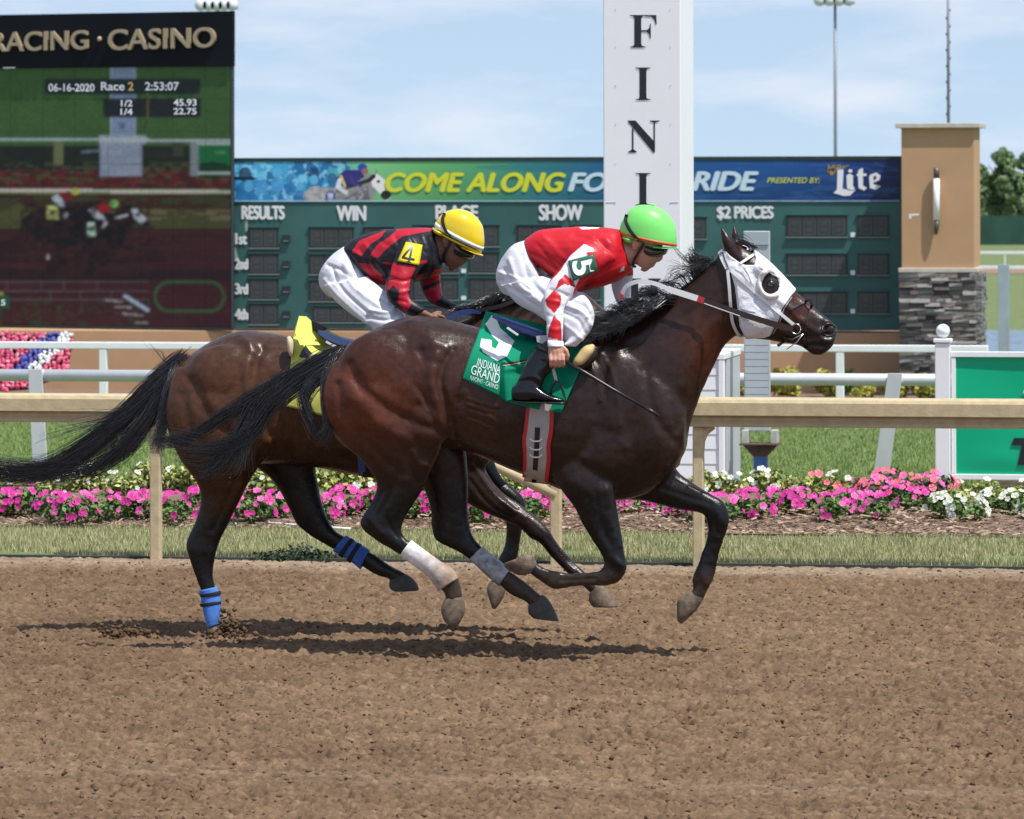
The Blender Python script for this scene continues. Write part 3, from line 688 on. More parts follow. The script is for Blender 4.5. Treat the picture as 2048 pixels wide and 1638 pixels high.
mk('banner', V, grid_faces(nz_, nx_), BANNER, t)
sf = lambda p, q: at(p, q, YS - 0.022)
poly_plate('letter', [(2028, 876), (2150, 876), (2145, 890), (2090, 890), (2078, 930), (2035, 930), (2044, 890), (2022, 890)], sf, INK, t, 0.003)
poly_plate('print_mark', [(2046, 786), (2052, 770), (2080, 770), (2080, 786)], sf, WHITE, t, 0.003)
bevel(box('end_post', xe, xe + 0.12, YS - 0.06, YS + 0.06, -0.02, at(1885, 686, YS)[2], WHITE, t), 0.006)
yy = YS + 0.5; a = at(1990, 982, yy); o = bevel(box('landscape_timber', a[0], a[0] + 1.2, yy, yy + 0.14, 0, 0.10, mat('weathered_wood', (0.24, 0.19, 0.15), 0.9, var=(20, 0.3), bump=((4, 60, 60), .5, .01))), 0.01); tag(o, 'weathered timber lying behind the flowers under the green sign', 'timber')

# ================================================================== turf rails
ALU = mat('rail_pipe', (0.62, 0.64, 0.66), 0.35, metal=0.25, var=(9, 0.05))
YP = float(ground(1772, 962)[1]); t = thing('pipe_rail', 'round white pipe rail on slanted legs behind the flower bed', 'rail', loc=(0, YP, 0))
zc = float(at(1500, 758, YP)[2]); V, Fc = tube_geo([(-9, YP, zc), (0, YP, zc), (4.5, YP, zc)], 0.050, 20); mk('pipe', V, Fc, ALU, t)
for px, dx in ((75, -22), (1792, -20)):
    a = at(px, 770, YP); b = ground(px + dx, 955, 0); b[1] = YP
    tp = np.array([[a[0] - 0.058, a[2] - 0.03], [a[0] + 0.058, a[2] - 0.03], [b[0] + 0.062, -0.02], [b[0] - 0.062, -0.02]])
    tp[:2, 1] = zc + .055; V = np.array([(x, YP - 0.082, z) for x, z in tp] + [(x, YP - 0.056, z) for x, z in tp]); bevel(mk('leg', V, [(0, 3, 2, 1), (4, 5, 6, 7), (0, 1, 5, 4), (1, 2, 6, 5), (2, 3, 7, 6), (3, 0, 4, 7)], ALU, t, smooth=False), 0.003)
    V, Fc = tube_geo([(a[0] - 0.06, YP, zc), (a[0], YP, zc), (a[0] + 0.06, YP, zc)], 0.0525, 20); mk('clamp', V, Fc, ALU, t)
YU = 34.6; zu = float(zg(YU)); t = thing('upper_rail', 'thin white box rail on upright posts in front of the tote board wall', 'rail', loc=(0, YU, zu))
z1 = float(at(1000, 687, YU)[2]); z0 = float(at(1000, 701, YU)[2])
xe = at(1976, 690, YU)[0]; bevel(box('top_rail', at(-300, 690, YU)[0], xe, YU - 0.05, YU + 0.05, z0, z1, WHITE, t), 0.01)
for px in (-530, 207, 943, 1680):
    x = at(px, 700, YU)[0]; bevel(box('post', x - 0.05, x + 0.05, YU - 0.045, YU + 0.045, zu - 0.05, z0, WHITE, t), 0.008)

# ================================================================== tote board
YT = 54.0; zt = float(zg(YT)); tf = lambda a, b: at(a, b, YT - 0.004)
TEAL = mat('tote_green', (0.030, 0.108, 0.102), 0.55, var=(0.9, 0.22, 6), bump=(3, 0.1, 0.02))
def px_box(name, x0, y0_, x1, y1_, Y, th, m, parent, bev=0.0):
    a = at(x0, y0_, Y); b = at(x1, y1_, Y); o = box(name, a[0], b[0], Y, Y + th, b[2], a[2], m, parent)
    if bev: bevel(o, bev)
    return o
tote = thing('tote_board', 'long green tote board with dark number panels and blue-green banner', 'scoreboard', loc=(at(1130, 700, YT)[0], YT, zt))
px_box('board', 462, 318, 1806, 661, YT, 0.6, TEAL, tote, 0.01)
px_box('top_trim', 462, 316, 1806, 320, YT - 0.03, 0.2, mat('dark_green_trim', (0.012, 0.03, 0.028), 0.5), tote)
TANW = mat('tan_stucco', (0.46, 0.285, 0.165), 0.85, spec=0.2, var=(1.6, 0.06, 6), bump=(60, 0.2, 0.008))
a = at(-400, 660, YT - 0.15); b = at(1806, 661, YT - 0.15)
o = bevel(box('board_wall', a[0], b[0], YT - 0.15, YT + 1.2, zt - 0.1, float(at(1100, 661.5, YT - 0.15)[2]) - 0.02, TANW), 0.01); tag(o, 'low tan stucco wall under the tote board and video screen', 'wall')
LETW = mat('tote_white', (0.72, 0.75, 0.76), 0.5)
for s, q in (('RESULTS', (484, 412, 568, 438)), ('WIN', (674, 412, 731, 441)), ('PLACE', (872, 411, 955, 438)), ('SHOW', (1079, 410, 1164, 440)), ('$2 PRICES', (1435, 413, 1546, 440)),
             ('1st', (471, 467, 493, 488)), ('2nd', (471, 517, 495, 538)), ('3rd', (471, 567, 495, 588)), ('4th', (471, 618, 495, 639))):
    text('lettering', s, rect(*q), lambda a, b: at(a, b, YT - 0.012), LETW, tote, offset=0, space=0.95, bold=((-1.8, 0), (1.8, 0), (-.9, 0), (.9, 0), (0, -1), (0, 1)))
DGREY = mat('display_cell', (0.050, 0.056, 0.060), 0.35, var=(3, 0.12)); FRAME = mat('display_frame', (0.02, 0.024, 0.026), 0.45); LIP = mat('frame_lip', (0.16, 0.19, 0.19), 0.5); DEAD = mat('display_gap', (0.022, 0.025, 0.027), 0.5)
_sg = [(.2, .82, .92, .90), (.78, .86, .52, .88), (.78, .86, .12, .48), (.2, .82, .10, .18), (.14, .22, .12, .48), (.14, .22, .52, .88), (.2, .8, .46, .54)]
_V = []; _F = []
for a_, b_, c_, d_ in _sg: q_ = len(_V); _V += [(a_, 0, c_), (b_, 0, c_), (b_, 0, d_), (a_, 0, d_)]; _F.append((q_, q_ + 1, q_ + 2, q_ + 3))
EIGHT = bpy.data.meshes.new('unlit_digit'); EIGHT.from_pydata(_V, [], _F); EIGHT.materials.append(mat('unlit_segment', (0.036, 0.040, 0.044), 0.5))
def panel(x0, y0_, x1, y1_, n):
    px_box('number_panel', x0, y0_, x1, y1_, YT - 0.02, 0.025, FRAME, tote)
    px_box('panel_lip', x0 - 2, y1_ - 1.5, x1 + 2, y1_ + 1, YT - 0.05, 0.05, LIP, tote)
    px_box('panel_hood', x0 - 2, y0_ - 2, x1 + 2, y0_, YT - 0.045, 0.045, TEAL, tote)
    w = (x1 - x0 - 4) / n
    for k in range(n):
        px_box('digit_cell', x0 + 3 + k * w, y0_ + 4, x0 + 1 + (k + 1) * w, y1_ - 4, YT - 0.028, 0.007, DGREY, tote)
        ca = at(x0 + 5 + k * w, y1_ - 6, YT - 0.031); cb = at(x0 - 1 + (k + 1) * w, y0_ + 6, YT - 0.031); oo = bpy.data.objects.new('unlit_digit', EIGHT); link(oo, tote); oo.location = Vector(ca) - world_loc(tote); oo.scale = (cb[0] - ca[0], 1, cb[2] - ca[2])
R1 = [(455, 497), (507, 549), (557, 600), (607, 650)]
for i, (a, b) in enumerate(R1):
    panel(498, a, 556, b, 2)
    px_box('marker_box', 564, a + 15, 579, a + 30, YT - 0.05, 0.05, FRAME, tote); px_box('marker_lip', 566, a + 26, 577, a + 28, YT - 0.056, 0.005, LIP, tote)
    c = [(450, 494), (504, 547), (556, 601), (612, 646)][i]
    if i < 3:
        panel(618, c[0] + 4, 707, c[1] + 3, 3); panel(727, c[0] + 4, 786, c[1] + 3, 2)
        panel(826, c[0], 916, c[1], 3); panel(938, c[0], 997, c[1], 2)
        panel(1034, c[0], 1122, c[1], 3); panel(1140, c[0], 1200, c[1], 2)
        for x in (717, 927, 1131): px_box('decimal_dot', x - 4.5, c[1] - 9, x + 4.5, c[1] - 1, YT - 0.02, 0.02, LETW, tote)
    else:
        panel(625, c[0], 730, c[1], 3); panel(826, c[0], 997, c[1], 4); panel(1034, c[0], 1200, c[1], 4)
for a, b in ((430, 475), (507, 551), (583, 628)):
    panel(1355, a + 8 - 4, 1412, b + 4, 2); panel(1573, a, 1694, b, 4); panel(1715, a, 1777, b, 2)
    px_box('decimal_dot', 1701, b - 10, 1710, b - 1, YT - 0.02, 0.02, LETW, tote)
STAIN = mat('pale_stain', (0.30, 0.38, 0.33), 0.8)
for pl in ([(489, 440), (496, 440), (495, 462), (491, 464)], [(466, 490), (470, 492), (478, 520), (484, 538), (478, 545), (474, 528), (468, 510)]):
    poly_plate('bird_stain', pl, lambda a, b: at(a, b, YT - 0.003), STAIN, tote, 0.002)

# ------------------------------------------------------------------ printed pictures as coloured grids
class Canvas:
    def __init__(s, x0, y0, x1, y1, step, base):
        s.gx = np.arange(x0, x1 + step * .5, step); s.gy = np.arange(y0, y1 + step * .5, step); X, Y = np.meshgrid(s.gx, s.gy)
        s.P = np.stack([X.ravel(), Y.ravel()], 1); s.C = np.tile(np.array(base, float), (len(s.P), 1)); s.g = np.random.default_rng(4)
    def mix(s, m, c, a=1.0):
        c = np.asarray(s2l(*c)); m = m.astype(float)[:, None] * a; s.C = s.C * (1 - m) + c * m
    def rect(s, x0, y0, x1, y1, c, a=1.0): s.mix((s.P[:, 0] >= x0) & (s.P[:, 0] <= x1) & (s.P[:, 1] >= y0) & (s.P[:, 1] <= y1), c, a)
    def rrect(s, x0, y0, x1, y1, r, c, a=1.0):
        dx = np.maximum(np.maximum(x0 + r - s.P[:, 0], s.P[:, 0] - x1 + r), 0); dy = np.maximum(np.maximum(y0 + r - s.P[:, 1], s.P[:, 1] - y1 + r), 0)
        s.mix(np.hypot(dx, dy) <= r, c, a)
    def poly(s, p, c, a=1.0): s.mix(in_poly(s.P, p), c, a)
    def ell(s, x, y, rx, ry, c, a=1.0, rot=0.0):
        dx = s.P[:, 0] - x; dy = s.P[:, 1] - y; q = dx * math.cos(rot) + dy * math.sin(rot); w = -dx * math.sin(rot) + dy * math.cos(rot)
        s.mix((q / rx) ** 2 + (w / ry) ** 2 <= 1, c, a)
    def line(s, p, w, c, a=1.0): s.mix(seg_dist(s.P, p) <= w / 2, c, a)
    def blotch(s, x0, y0, x1, y1, sx, sy, thr, c, a, seed):
        m = (s.P[:, 0] >= x0) & (s.P[:, 0] <= x1) & (s.P[:, 1] >= y0) & (s.P[:, 1] <= y1)
        s.mix(m & (fbm2(s.P[:, 0] / sx, s.P[:, 1] / sy, seed, 3) > thr), c, a)
    def build(s, name, fn, m, parent):
        V = fn(s.P[:, 0], s.P[:, 1]); return mk(name, V, grid_faces(len(s.gy), len(s.gx))[:, ::-1], m, parent, smooth=False, cols=s.C)
# banner across the top of the tote board
PRINT = mat('printed_vinyl', attr='col', rough=0.4, spec=0.4)
cv = Canvas(463, 322, 1799, 403, 1.7, (0, 0, 0)); u = (cv.P[:, 0] - 463) / 1336; v = (cv.P[:, 1] - 322) / 81
stops = [(0, (70, 170, 215)), (.14, (60, 150, 195)), (.20, (120, 190, 130)), (.30, (95, 165, 100)), (.44, (55, 130, 115)), (.56, (30, 95, 130)), (.72, (28, 82, 140)), (.86, (24, 70, 130)), (.93, (20, 50, 110)), (1, (18, 34, 84))]
xsn = [a for a, _ in stops]; cl = np.array([s2l(*c) for _, c in stops])
cv.C = np.stack([np.interp(u, xsn, cl[:, k]) for k in range(3)], 1); cv.C *= (1.22 - 0.5 * v)[:, None] ** np.clip(u * 2, 0.2, 1.3)[:, None]
g = np.random.default_rng(21)
cv.blotch(463, 322, 700, 403, 22, 18, 0.52, (25, 95, 150), .8, 5); cv.blotch(463, 322, 690, 403, 10, 9, 0.58, (150, 215, 240), .6, 8); cv.blotch(463, 360, 690, 403, 12, 16, 0.55, (40, 120, 180), .7, 15)
for hx, hy, r, c in ((490, 349, 15, (15, 45, 80)), (555, 345, 10, (95, 170, 215)), (580, 356, 9, (60, 130, 180)), (628, 347, 13, (20, 60, 105)), (628, 360, 10, (100, 180, 220)), (523, 352, 9, (110, 190, 225)), (664, 358, 12, (40, 95, 140)), (600, 372, 9, (90, 165, 210))):
    cv.ell(hx, hy, r * .85, r, c, .85); cv.ell(hx, hy + r * 2.4, r * 1.3, r * 1.5, (70, 150, 205) if hx % 2 else (35, 110, 170), .8)
cv.ell(488, 357, 25, 4, (12, 40, 72)); cv.ell(497, 372, 9, 12, (85, 165, 210), .9)
# grey horse and rider print
cv.ell(650, 392, 44, 17, (150, 152, 150)); cv.poly([(660, 376), (700, 372), (735, 345), (760, 360), (745, 403), (640, 403)], (138, 140, 140)); cv.ell(632, 388, 20, 16, (172, 172, 170)); cv.poly([(690, 395), (735, 372), (740, 403), (690, 403)], (95, 97, 100))
cv.poly([(742, 350), (752, 346), (768, 358), (778, 380), (782, 396), (772, 401), (758, 384), (744, 372)], (225, 225, 225)); cv.ell(772, 390, 10, 9, (35, 35, 38)); cv.ell(757, 363, 3.5, 3.5, (20, 20, 20)); cv.poly([(750, 348), (752, 338), (757, 347)], (120, 120, 120))
cv.line([(690, 376), (740, 360), (748, 352)], 8, (40, 40, 45)); cv.line([(655, 402), (672, 385), (690, 380)], 7, (22, 22, 28))
cv.poly([(672, 356), (690, 340), (722, 340), (730, 352), (712, 366), (690, 372), (676, 368)], (48, 48, 120)); cv.line([(680, 360), (676, 374), (692, 384)], 9, (215, 215, 225)); cv.line([(700, 352), (708, 368), (722, 372)], 5, (70, 60, 130)); cv.line([(682, 352), (690, 372)], 4, (225, 200, 90))
cv.ell(725, 335, 10, 8, (45, 70, 175)); cv.ell(730, 343, 7, 6, (150, 105, 80)); cv.poly([(652, 384), (668, 380), (672, 402), (650, 402)], (50, 75, 165)); cv.rect(656, 386, 666, 398, (220, 225, 240), .7)
cv.blotch(608, 374, 738, 403, 8, 6, .52, (116, 118, 121), .5, 51); cv.blotch(612, 374, 735, 403, 7, 6, .6, (190, 191, 190), .4, 52)
cv.ell(1250, 335, 300, 10, (20, 60, 120), .25); cv.line([(463, 401.5), (1799, 401.5)], 2.2, (170, 200, 225)); cv.blotch(1000, 322, 1799, 403, 40, 6, 0.6, (60, 110, 170), .25, 33)
px_box('banner_backing', 462, 321.5, 1799, 403.5, YT - 0.016, 0.012, FRAME, tote)
cv.build('banner_print', lambda a, b: at(a, b, YT - 0.020), PRINT, tote)
bf = lambda a, b: at(a, b, YT - 0.026)
YEL = mat('banner_yellow', (0.62, 0.66, 0.03), 0.4); PALE = mat('banner_pale', (0.55, 0.70, 0.80), 0.4)
text('lettering', 'COME ALONG', rect(772, 346, 1129, 383), bf, YEL, tote, offset=0, shear=0.28, space=1.02, bold=((-3, 0), (3, 0), (-1.5, -1.2), (1.5, 1.2), (0, -1.4), (0, 1.4)))
text('lettering', 'FOR THE', rect(1138, 346, 1380, 382), bf, PALE, tote, offset=0, shear=0.28, bold=((-3, 0), (3, 0), (-1.5, -1.2), (1.5, 1.2), (0, -1.4), (0, 1.4)))
text('lettering', 'RIDE', rect(1386, 344, 1515, 380), bf, PALE, tote, offset=0, shear=0.28, bold=((-3, 0), (3, 0), (-1.5, -1.2), (1.5, 1.2), (0, -1.4), (0, 1.4)))
text('lettering', 'PRESENTED BY:', rect(1534, 355, 1640, 366), bf, YEL, tote, offset=0.005, shear=0.28)
WB = mat('banner_white', (0.78, 0.80, 0.84), 0.4); GOLD = mat('banner_gold', (0.33, 0.24, 0.08), 0.4)
def bplate(pts, m=WB): poly_plate('logo_letter', pts, bf, m, tote, 0.003)
bplate([(1671, 337), (1684, 334), (1687, 341), (1685, 377), (1703, 382), (1712, 379), (1700, 391), (1688, 392), (1667, 386), (1674, 379), (1675, 344)])
bplate([(1693, 351), (1699, 347), (1706, 351), (1706, 372), (1710, 377), (1704, 381), (1694, 377)]); bplate([(1695, 343), (1699, 338), (1705, 340), (1703, 346)])
bplate([(1717, 340), (1724, 336), (1726, 337), (1726, 347), (1733, 347), (1733, 352), (1726, 352), (1726, 371), (1734, 376), (1728, 381), (1717, 376), (1716, 352), (1712, 351), (1716, 346)])
bplate([(1741, 349), (1753, 345), (1761, 351), (1760, 360), (1747, 365), (1747, 369), (1762, 372), (1752, 380), (1740, 376), (1738, 354)])
poly_plate('logo_counter', [(1747, 353), (1752, 351), (1753, 357), (1747, 360)], lambda a, b: at(a, b, YT - 0.030), mat('banner_blue', s2l(24, 62, 122), 0.4), tote, 0.002)
text('logo_script', 'Miller', ((1652, 330), (1699, 327), (1697, 336), (1655, 346)), bf, GOLD, tote, offset=0.02, shear=0.3)
poly_plate('logo_script', [(1656, 340), (1672, 336), (1671, 345), (1662, 352)], bf, GOLD, tote, 0.003)

# ================================================================== video screen
ang = R_(26); wr = RV * math.cos(ang) - FV * math.sin(ang); wn = np.array([wr[1], -wr[0], 0.0])   # along the screen (right), towards camera
P0 = at(466, 660, YT - 0.25); lf = lambda off: (lambda a, b: on_plane(a, b, P0 + wn * off, wn))
scr = thing('video_screen', 'huge video screen showing the race under a black casino header', 'screen', loc=tuple(P0))
def wall_box(name, pl, off, th, m, parent=scr):
    F3 = np.array([lf(off)(a, b) for a, b in pl]); B3 = F3 - wn * th; n = len(pl)
    o = mk(name, np.vstack([F3, B3]), [tuple(range(n))[::-1], tuple(range(n, 2 * n))] + [(i, (i + 1) % n, n + (i + 1) % n, n + i) for i in range(n)], m, parent, smooth=False)
    bm = bmesh.new(); bm.from_mesh(o.data); bmesh.ops.recalc_face_normals(bm, faces=bm.faces[:]); bm.to_mesh(o.data); bm.free(); return o
BLK = mat('screen_black', (0.006, 0.008, 0.013), 0.6, spec=0.15, var=(0.8, 0.3, 6))
wall_box('cabinet', [(-500, 38), (466, 22), (466, 660), (-500, 648)], -0.02, 0.05, BLK)
wall_box('header', [(-500, 38), (466, 22), (466, 132), (-500, 142)], 0.06, 0.07, BLK)
wall_box('edge_trim', [(462, 132), (466, 132), (466, 660), (462, 660)], 0.02, 0.03, mat('screen_trim', (0.05, 0.06, 0.075), 0.4))
wall_box('base_trim', [(-500, 646), (466, 656), (466, 661), (-500, 651)], 0.04, 0.05, mat('dark_green_trim'))
GOLDL = mat('gold_letters', (0.42, 0.33, 0.22), 0.4, metal=0.2)
SH = lambda a, b: lf(0.10)(a, b)
V3 = []
for s, q in (('RACING', ((-14, 65), (178, 60), (178, 99), (-14, 104))), ('CASINO', ((219, 59), (433, 54), (433, 95), (219, 101)))):
    V, Fc, _ = text_geo(s, 0.012, 0, 1.02, 0.05); TL, TR, BR, BL = [np.array(c, float) for c in q]; u = V[:, 0:1]; v = 1 - V[:, 1:2]
    P = TL * (1 - u) * (1 - v) + TR * u * (1 - v) + BR * u * v + BL * (1 - u) * v
    Wd = np.array([lf(0.075)(a, b) for a, b in P]) + wn * ((V[:, 2:3] / 0.05 + 1) / 2 * 0.06); mk('lettering', Wd, Fc, GOLDL, scr, smooth=False)
V, Fc = sphere_geo(SH(199, 78), (0.045, 0.045, 0.045), 12, 8); mk('lettering_dot', V, Fc, GOLDL, scr)
wall_box('small_plate', [(6, 134.5), (30, 134), (30, 136.5), (6, 137)], 0.065, 0.004, LETW)
cv = Canvas(-492, 133, 462, 657, 2.1, s2l(66, 98, 54))
cv.rect(-500, 292, 470, 378, (40, 46, 40)); cv.blotch(-500, 292, 470, 378, 40, 14, 0.5, (30, 36, 38), .8, 2); cv.rect(-500, 345, 470, 378, (78, 30, 36), .75); cv.blotch(-500, 325, 470, 372, 16, 5, .55, (85, 90, 55), .7, 3); cv.blotch(-500, 340, 470, 378, 12, 5, .55, (110, 28, 40), .8, 6)
cv.rect(385, 282, 470, 347, (30, 62, 52)); cv.poly([(398, 290), (470, 290), (470, 345), (398, 345)], (28, 110, 62)); cv.ell(425, 340, 40, 16, (24, 60, 44)); cv.rect(380, 278, 398, 352, (128, 138, 142)); cv.rect(395, 286, 470, 289, (190, 205, 200)); cv.rect(395, 345, 470, 348, (190, 205, 200)); cv.rect(430, 304, 452, 307, (130, 180, 150))
for a, b in ((221, 272),): cv.rect(a, 133, b, 272, (128, 146, 176)); cv.rect(a - 1, 133, a + 3, 272, (190, 205, 215)); cv.rect(b - 3, 133, b, 272, (175, 190, 205))
for k in range(9): cv.line([(224, 140 + k * 16), (270, 137 + k * 16)], 1.8, (150, 170, 200), .6)
cv.rect(200, 277, 285, 352, (138, 150, 172)); cv.rect(197, 271, 292, 288, (160, 172, 185)); cv.blotch(200, 288, 285, 352, 30, 3, .5, (160, 165, 185), .5, 12); cv.rect(238, 246, 250, 258, (90, 110, 150))
cv.rect(108, 283, 126, 330, (110, 115, 82)); cv.line([(-500, 276), (462, 281)], 4.5, (185, 200, 205)); cv.rect(345, 285, 368, 312, (62, 66, 52)); cv.line([(165, 304), (200, 301)], 5, (105, 125, 140))
cv.line([(-500, 376), (462, 384)], 6, (205, 205, 190)); cv.line([(-500, 381), (462, 389)], 3, (140, 125, 95), .8)
cv.rect(-500, 388, 470, 425, (66, 40, 34)); cv.blotch(-500, 388, 470, 425, 26, 7, .5, (62, 72, 42), .7, 44); cv.rect(-500, 418, 470, 462, (74, 70, 44), .8); cv.blotch(200, 420, 470, 440, 50, 6, .5, (125, 110, 85), .8, 14); cv.blotch(-500, 410, 60, 460, 40, 12, .45, (86, 88, 52), .7, 16)
cv.rect(-500, 458, 470, 660, (60, 30, 38)); cv.blotch(-500, 458, 470, 660, 60, 5, .52, (72, 34, 40), .6, 18); cv.rect(-500, 540, 470, 560, (34, 24, 30), .7); cv.blotch(-500, 452, 330, 558, 120, 10, .5, (36, 22, 30), .6, 20)
# dark running horses
cv.poly([(40, 440), (70, 420), (110, 415), (165, 405), (200, 400), (215, 420), (205, 460), (170, 490), (120, 495), (70, 480)], (24, 22, 30)); cv.poly([(110, 480), (90, 545), (110, 550), (170, 490), (200, 520), (240, 500), (190, 550), (160, 545)], (30, 20, 28), .8)
cv.poly([(150, 450), (175, 430), (230, 425), (255, 408), (290, 425), (262, 450), (240, 500), (180, 500)], (20, 18, 26)); cv.poly([(190, 490), (235, 500), (200, 548), (170, 548)], (24, 18, 26), .8)
cv.poly([(262, 418), (274, 418), (292, 438), (288, 450), (270, 438)], (190, 195, 205)); cv.ell(293, 447, 8, 5, (25, 22, 28)); cv.ell(276, 430, 4, 4, (60, 60, 70))
cv.poly([(102, 395), (116, 388), (128, 404), (130, 414), (118, 412)], (190, 200, 215)); cv.poly([(112, 386), (140, 382), (148, 392), (136, 402), (124, 398)], (120, 30, 42)); cv.ell(151, 383, 8, 7, (180, 190, 80))
cv.poly([(92, 412), (116, 412), (118, 438), (94, 438)], (205, 215, 130)); cv.ell(131, 430, 5, 6, (190, 200, 205)); cv.ell(105, 426, 5, 4, (70, 80, 60))
cv.poly([(176, 420), (190, 412), (200, 428), (205, 438), (192, 438)], (200, 205, 220)); cv.poly([(186, 412), (205, 404), (220, 410), (218, 424), (200, 428)], (160, 28, 44)); cv.ell(228, 408, 9, 8, (140, 200, 110)); cv.poly([(174, 446), (190, 445), (192, 472), (174, 474)], (190, 215, 200)); cv.ell(182, 458, 5, 6, (50, 130, 90)); cv.line([(200, 428), (212, 445), (206, 455)], 6, (185, 190, 205)); cv.line([(232, 436), (255, 430)], 4, (200, 205, 210)); cv.rect(92, 508, 100, 518, (190, 190, 185))
cv.blotch(40, 402, 300, 552, 13, 8, .52, (64, 34, 38), .55, 71); cv.blotch(40, 402, 300, 500, 9, 7, .6, (18, 16, 22), .7, 72)
# on-screen graphics
cv.rrect(88, 157, 402, 188, 6, (38, 48, 48)); cv.rrect(207, 196, 402, 234, 6, (34, 40, 46)); cv.line([(296, 186), (296, 236)], 1.8, (150, 130, 60), .8)
for y in (562, 581, 599): cv.line([(-500, y), (295, y + 1)], 1.9, (105, 105, 112), .7)
for x, y in ((15, 562), (84, 562), (128, 562), (195, 562), (240, 562), (100, 582), (162, 582), (222, 582)): cv.line([(x, y), (x, y + 16)], 1.8, (95, 95, 105), .7)
cv.blotch(-500, 600, 300, 657, 9, 6, .6, (50, 70, 40), .7, 40); cv.line([(250, 592), (295, 620)], 7, (170, 190, 215)); cv.line([(212, 600), (245, 604)], 2.5, (170, 170, 180)); cv.line([(230, 614), (262, 615)], 2.5, (170, 170, 180)); cv.line([(245, 627), (285, 631)], 2.5, (170, 170, 180)); cv.line([(270, 645), (295, 645)], 2.5, (170, 170, 180))
d = np.abs(np.hypot(np.maximum(np.abs(cv.P[:, 0] - 379) - 40, 0), np.maximum(np.abs(cv.P[:, 1] - 593) - 0, 0)) - 29); cv.mix(d < 3.2, (58, 92, 58)); cv.rect(-500, 592, 19, 618, (28, 92, 66)); cv.line([(0, 588), (5, 588)], 4, (190, 190, 60))
for k in range(6): cv.line([(440, 134 + k * 6), (455, 134 + k * 6)], 1.8, (45, 66, 40), .6)
cv.line([(432, 170), (452, 171)], 3, (40, 60, 38), .7); cv.line([(412, 224), (432, 223)], 3, (40, 60, 38), .7); cv.line([(292, 240), (288, 262)], 5, (60, 60, 40), .6)
_ny, _nx = len(cv.gy), len(cv.gx); _I = cv.C.reshape(_ny, _nx, 3)
for _ in range(2): _I[1:-1] = (_I[:-2] + 2 * _I[1:-1] + _I[2:]) / 4; _I[:, 1:-1] = (_I[:, :-2] + 2 * _I[:, 1:-1] + _I[:, 2:]) / 4
cv.C = _I.reshape(-1, 3) * 0.80 + 0.004; _g = np.random.default_rng(6)
cv.C *= (0.86 + 0.28 * _g.random((len(cv.C), 1))) * (0.90 + 0.10 * np.sign(np.sin(cv.P[:, 1:2] * 1.496))) * (0.9 + 0.2 * fbm2(cv.P[:, 0] / 30, cv.P[:, 1] / 30, 3, 3))[:, None]
cv.C *= np.where((np.mod(cv.P[:, 0:1] + 500, 65) < 2.1) | (np.mod(cv.P[:, 1:2] - 133, 65) < 2.1), 0.8, 1.0)
cv.build('screen_picture', lf(0.012), mat('led_picture', attr='col', rough=0.5, spec=0.2, emit=(None, 0.14)), scr)
LEDW = mat('led_white', (0.6, 0.63, 0.68), 0.5, emit=((0.6, 0.63, 0.68), 0.3)); LEDO = mat('led_orange', (0.55, 0.36, 0.16), 0.5, emit=((0.55, 0.36, 0.16), 0.3))
for s, q, m in (('06-16-2020', (97, 167, 189, 183), LEDW), ('Race', (202, 164, 249, 181), LEDW), ('2', (256, 164, 267, 181), LEDO), ('2:53:07', (290, 164, 358, 181), LEDW), ('1/2', (242, 200, 265, 213), LEDW), ('1/4', (241, 217, 265, 230), LEDW), ('45.93', (347, 198, 393, 212), LEDW), ('22.75', (347, 216, 393, 229), LEDW), ('5', (2, 599, 11, 611), LEDW)):
    text('screen_text', s, rect(*q), lf(0.018), m, scr, offset=0.018)

# ================================================================== stone and stucco pillar
YQ = YT - 1.3; XQ0 = at(1803, 450, YQ)[0]; XQ1 = at(1949, 450, YQ)[0]; DQ = XQ1 - XQ0; zq = float(zg(YQ)); zf = lambda y: float(at(1870, y, YQ)[2])
pil = thing('board_pillar', 'tan stucco pillar with stacked stone base at the end of the tote board', 'pillar', loc=((XQ0 + XQ1) / 2, YQ + DQ / 2, zq))
bevel(box('shaft', XQ0, XQ1, YQ, YQ + DQ, zf(540), zf(256), TANW, pil), 0.01)
CAPM = mat('cast_stone', (0.50, 0.45, 0.39), 0.8, var=(8, 0.1), bump=(40, 0.2, 0.01))
ov = 0.09
bevel(box('top_cap', XQ0 - ov, XQ1 + ov, YQ - ov, YQ + DQ + ov, zf(256), zf(246), CAPM, pil), 0.01)
bevel(box('band', XQ0 - 0.05, XQ1 + 0.05, YQ - 0.05, YQ + DQ + 0.05, zf(545), zf(536), CAPM, pil), 0.01)
box('stone_core', XQ0 - 0.01, XQ1 + 0.01, YQ - 0.01, YQ + DQ + 0.01, zq - 0.1, zf(545), mat('stone_joint', (0.02, 0.018, 0.017), 0.95), pil)
SM = [mat('ledge_stone_%s' % nme, c, 0.85, var=(9, 0.3, 8), bump=(18, 0.8, 0.03)) for nme, c in (('grey', (0.21, 0.203, 0.20)), ('pale', (0.40, 0.38, 0.365)), ('mauve', (0.18, 0.145, 0.145)), ('dark', (0.085, 0.083, 0.083)), ('tan', (0.28, 0.245, 0.215)))]
sr = random.Random(5)
stone_me = []
for k in range(10):
    V, Fc = box_v(-.5, .5, -.5, .5, -.5, .5); V = np.array(V); V += np.array([[sr.uniform(-.09, .09) for _ in range(3)] for _ in V])
    me = bpy.data.meshes.new('stone'); me.from_pydata([tuple(v) for v in V], [], Fc); me.materials.append(SM[k % 5]); stone_me.append(me)
z = zf(546); side_stone = []
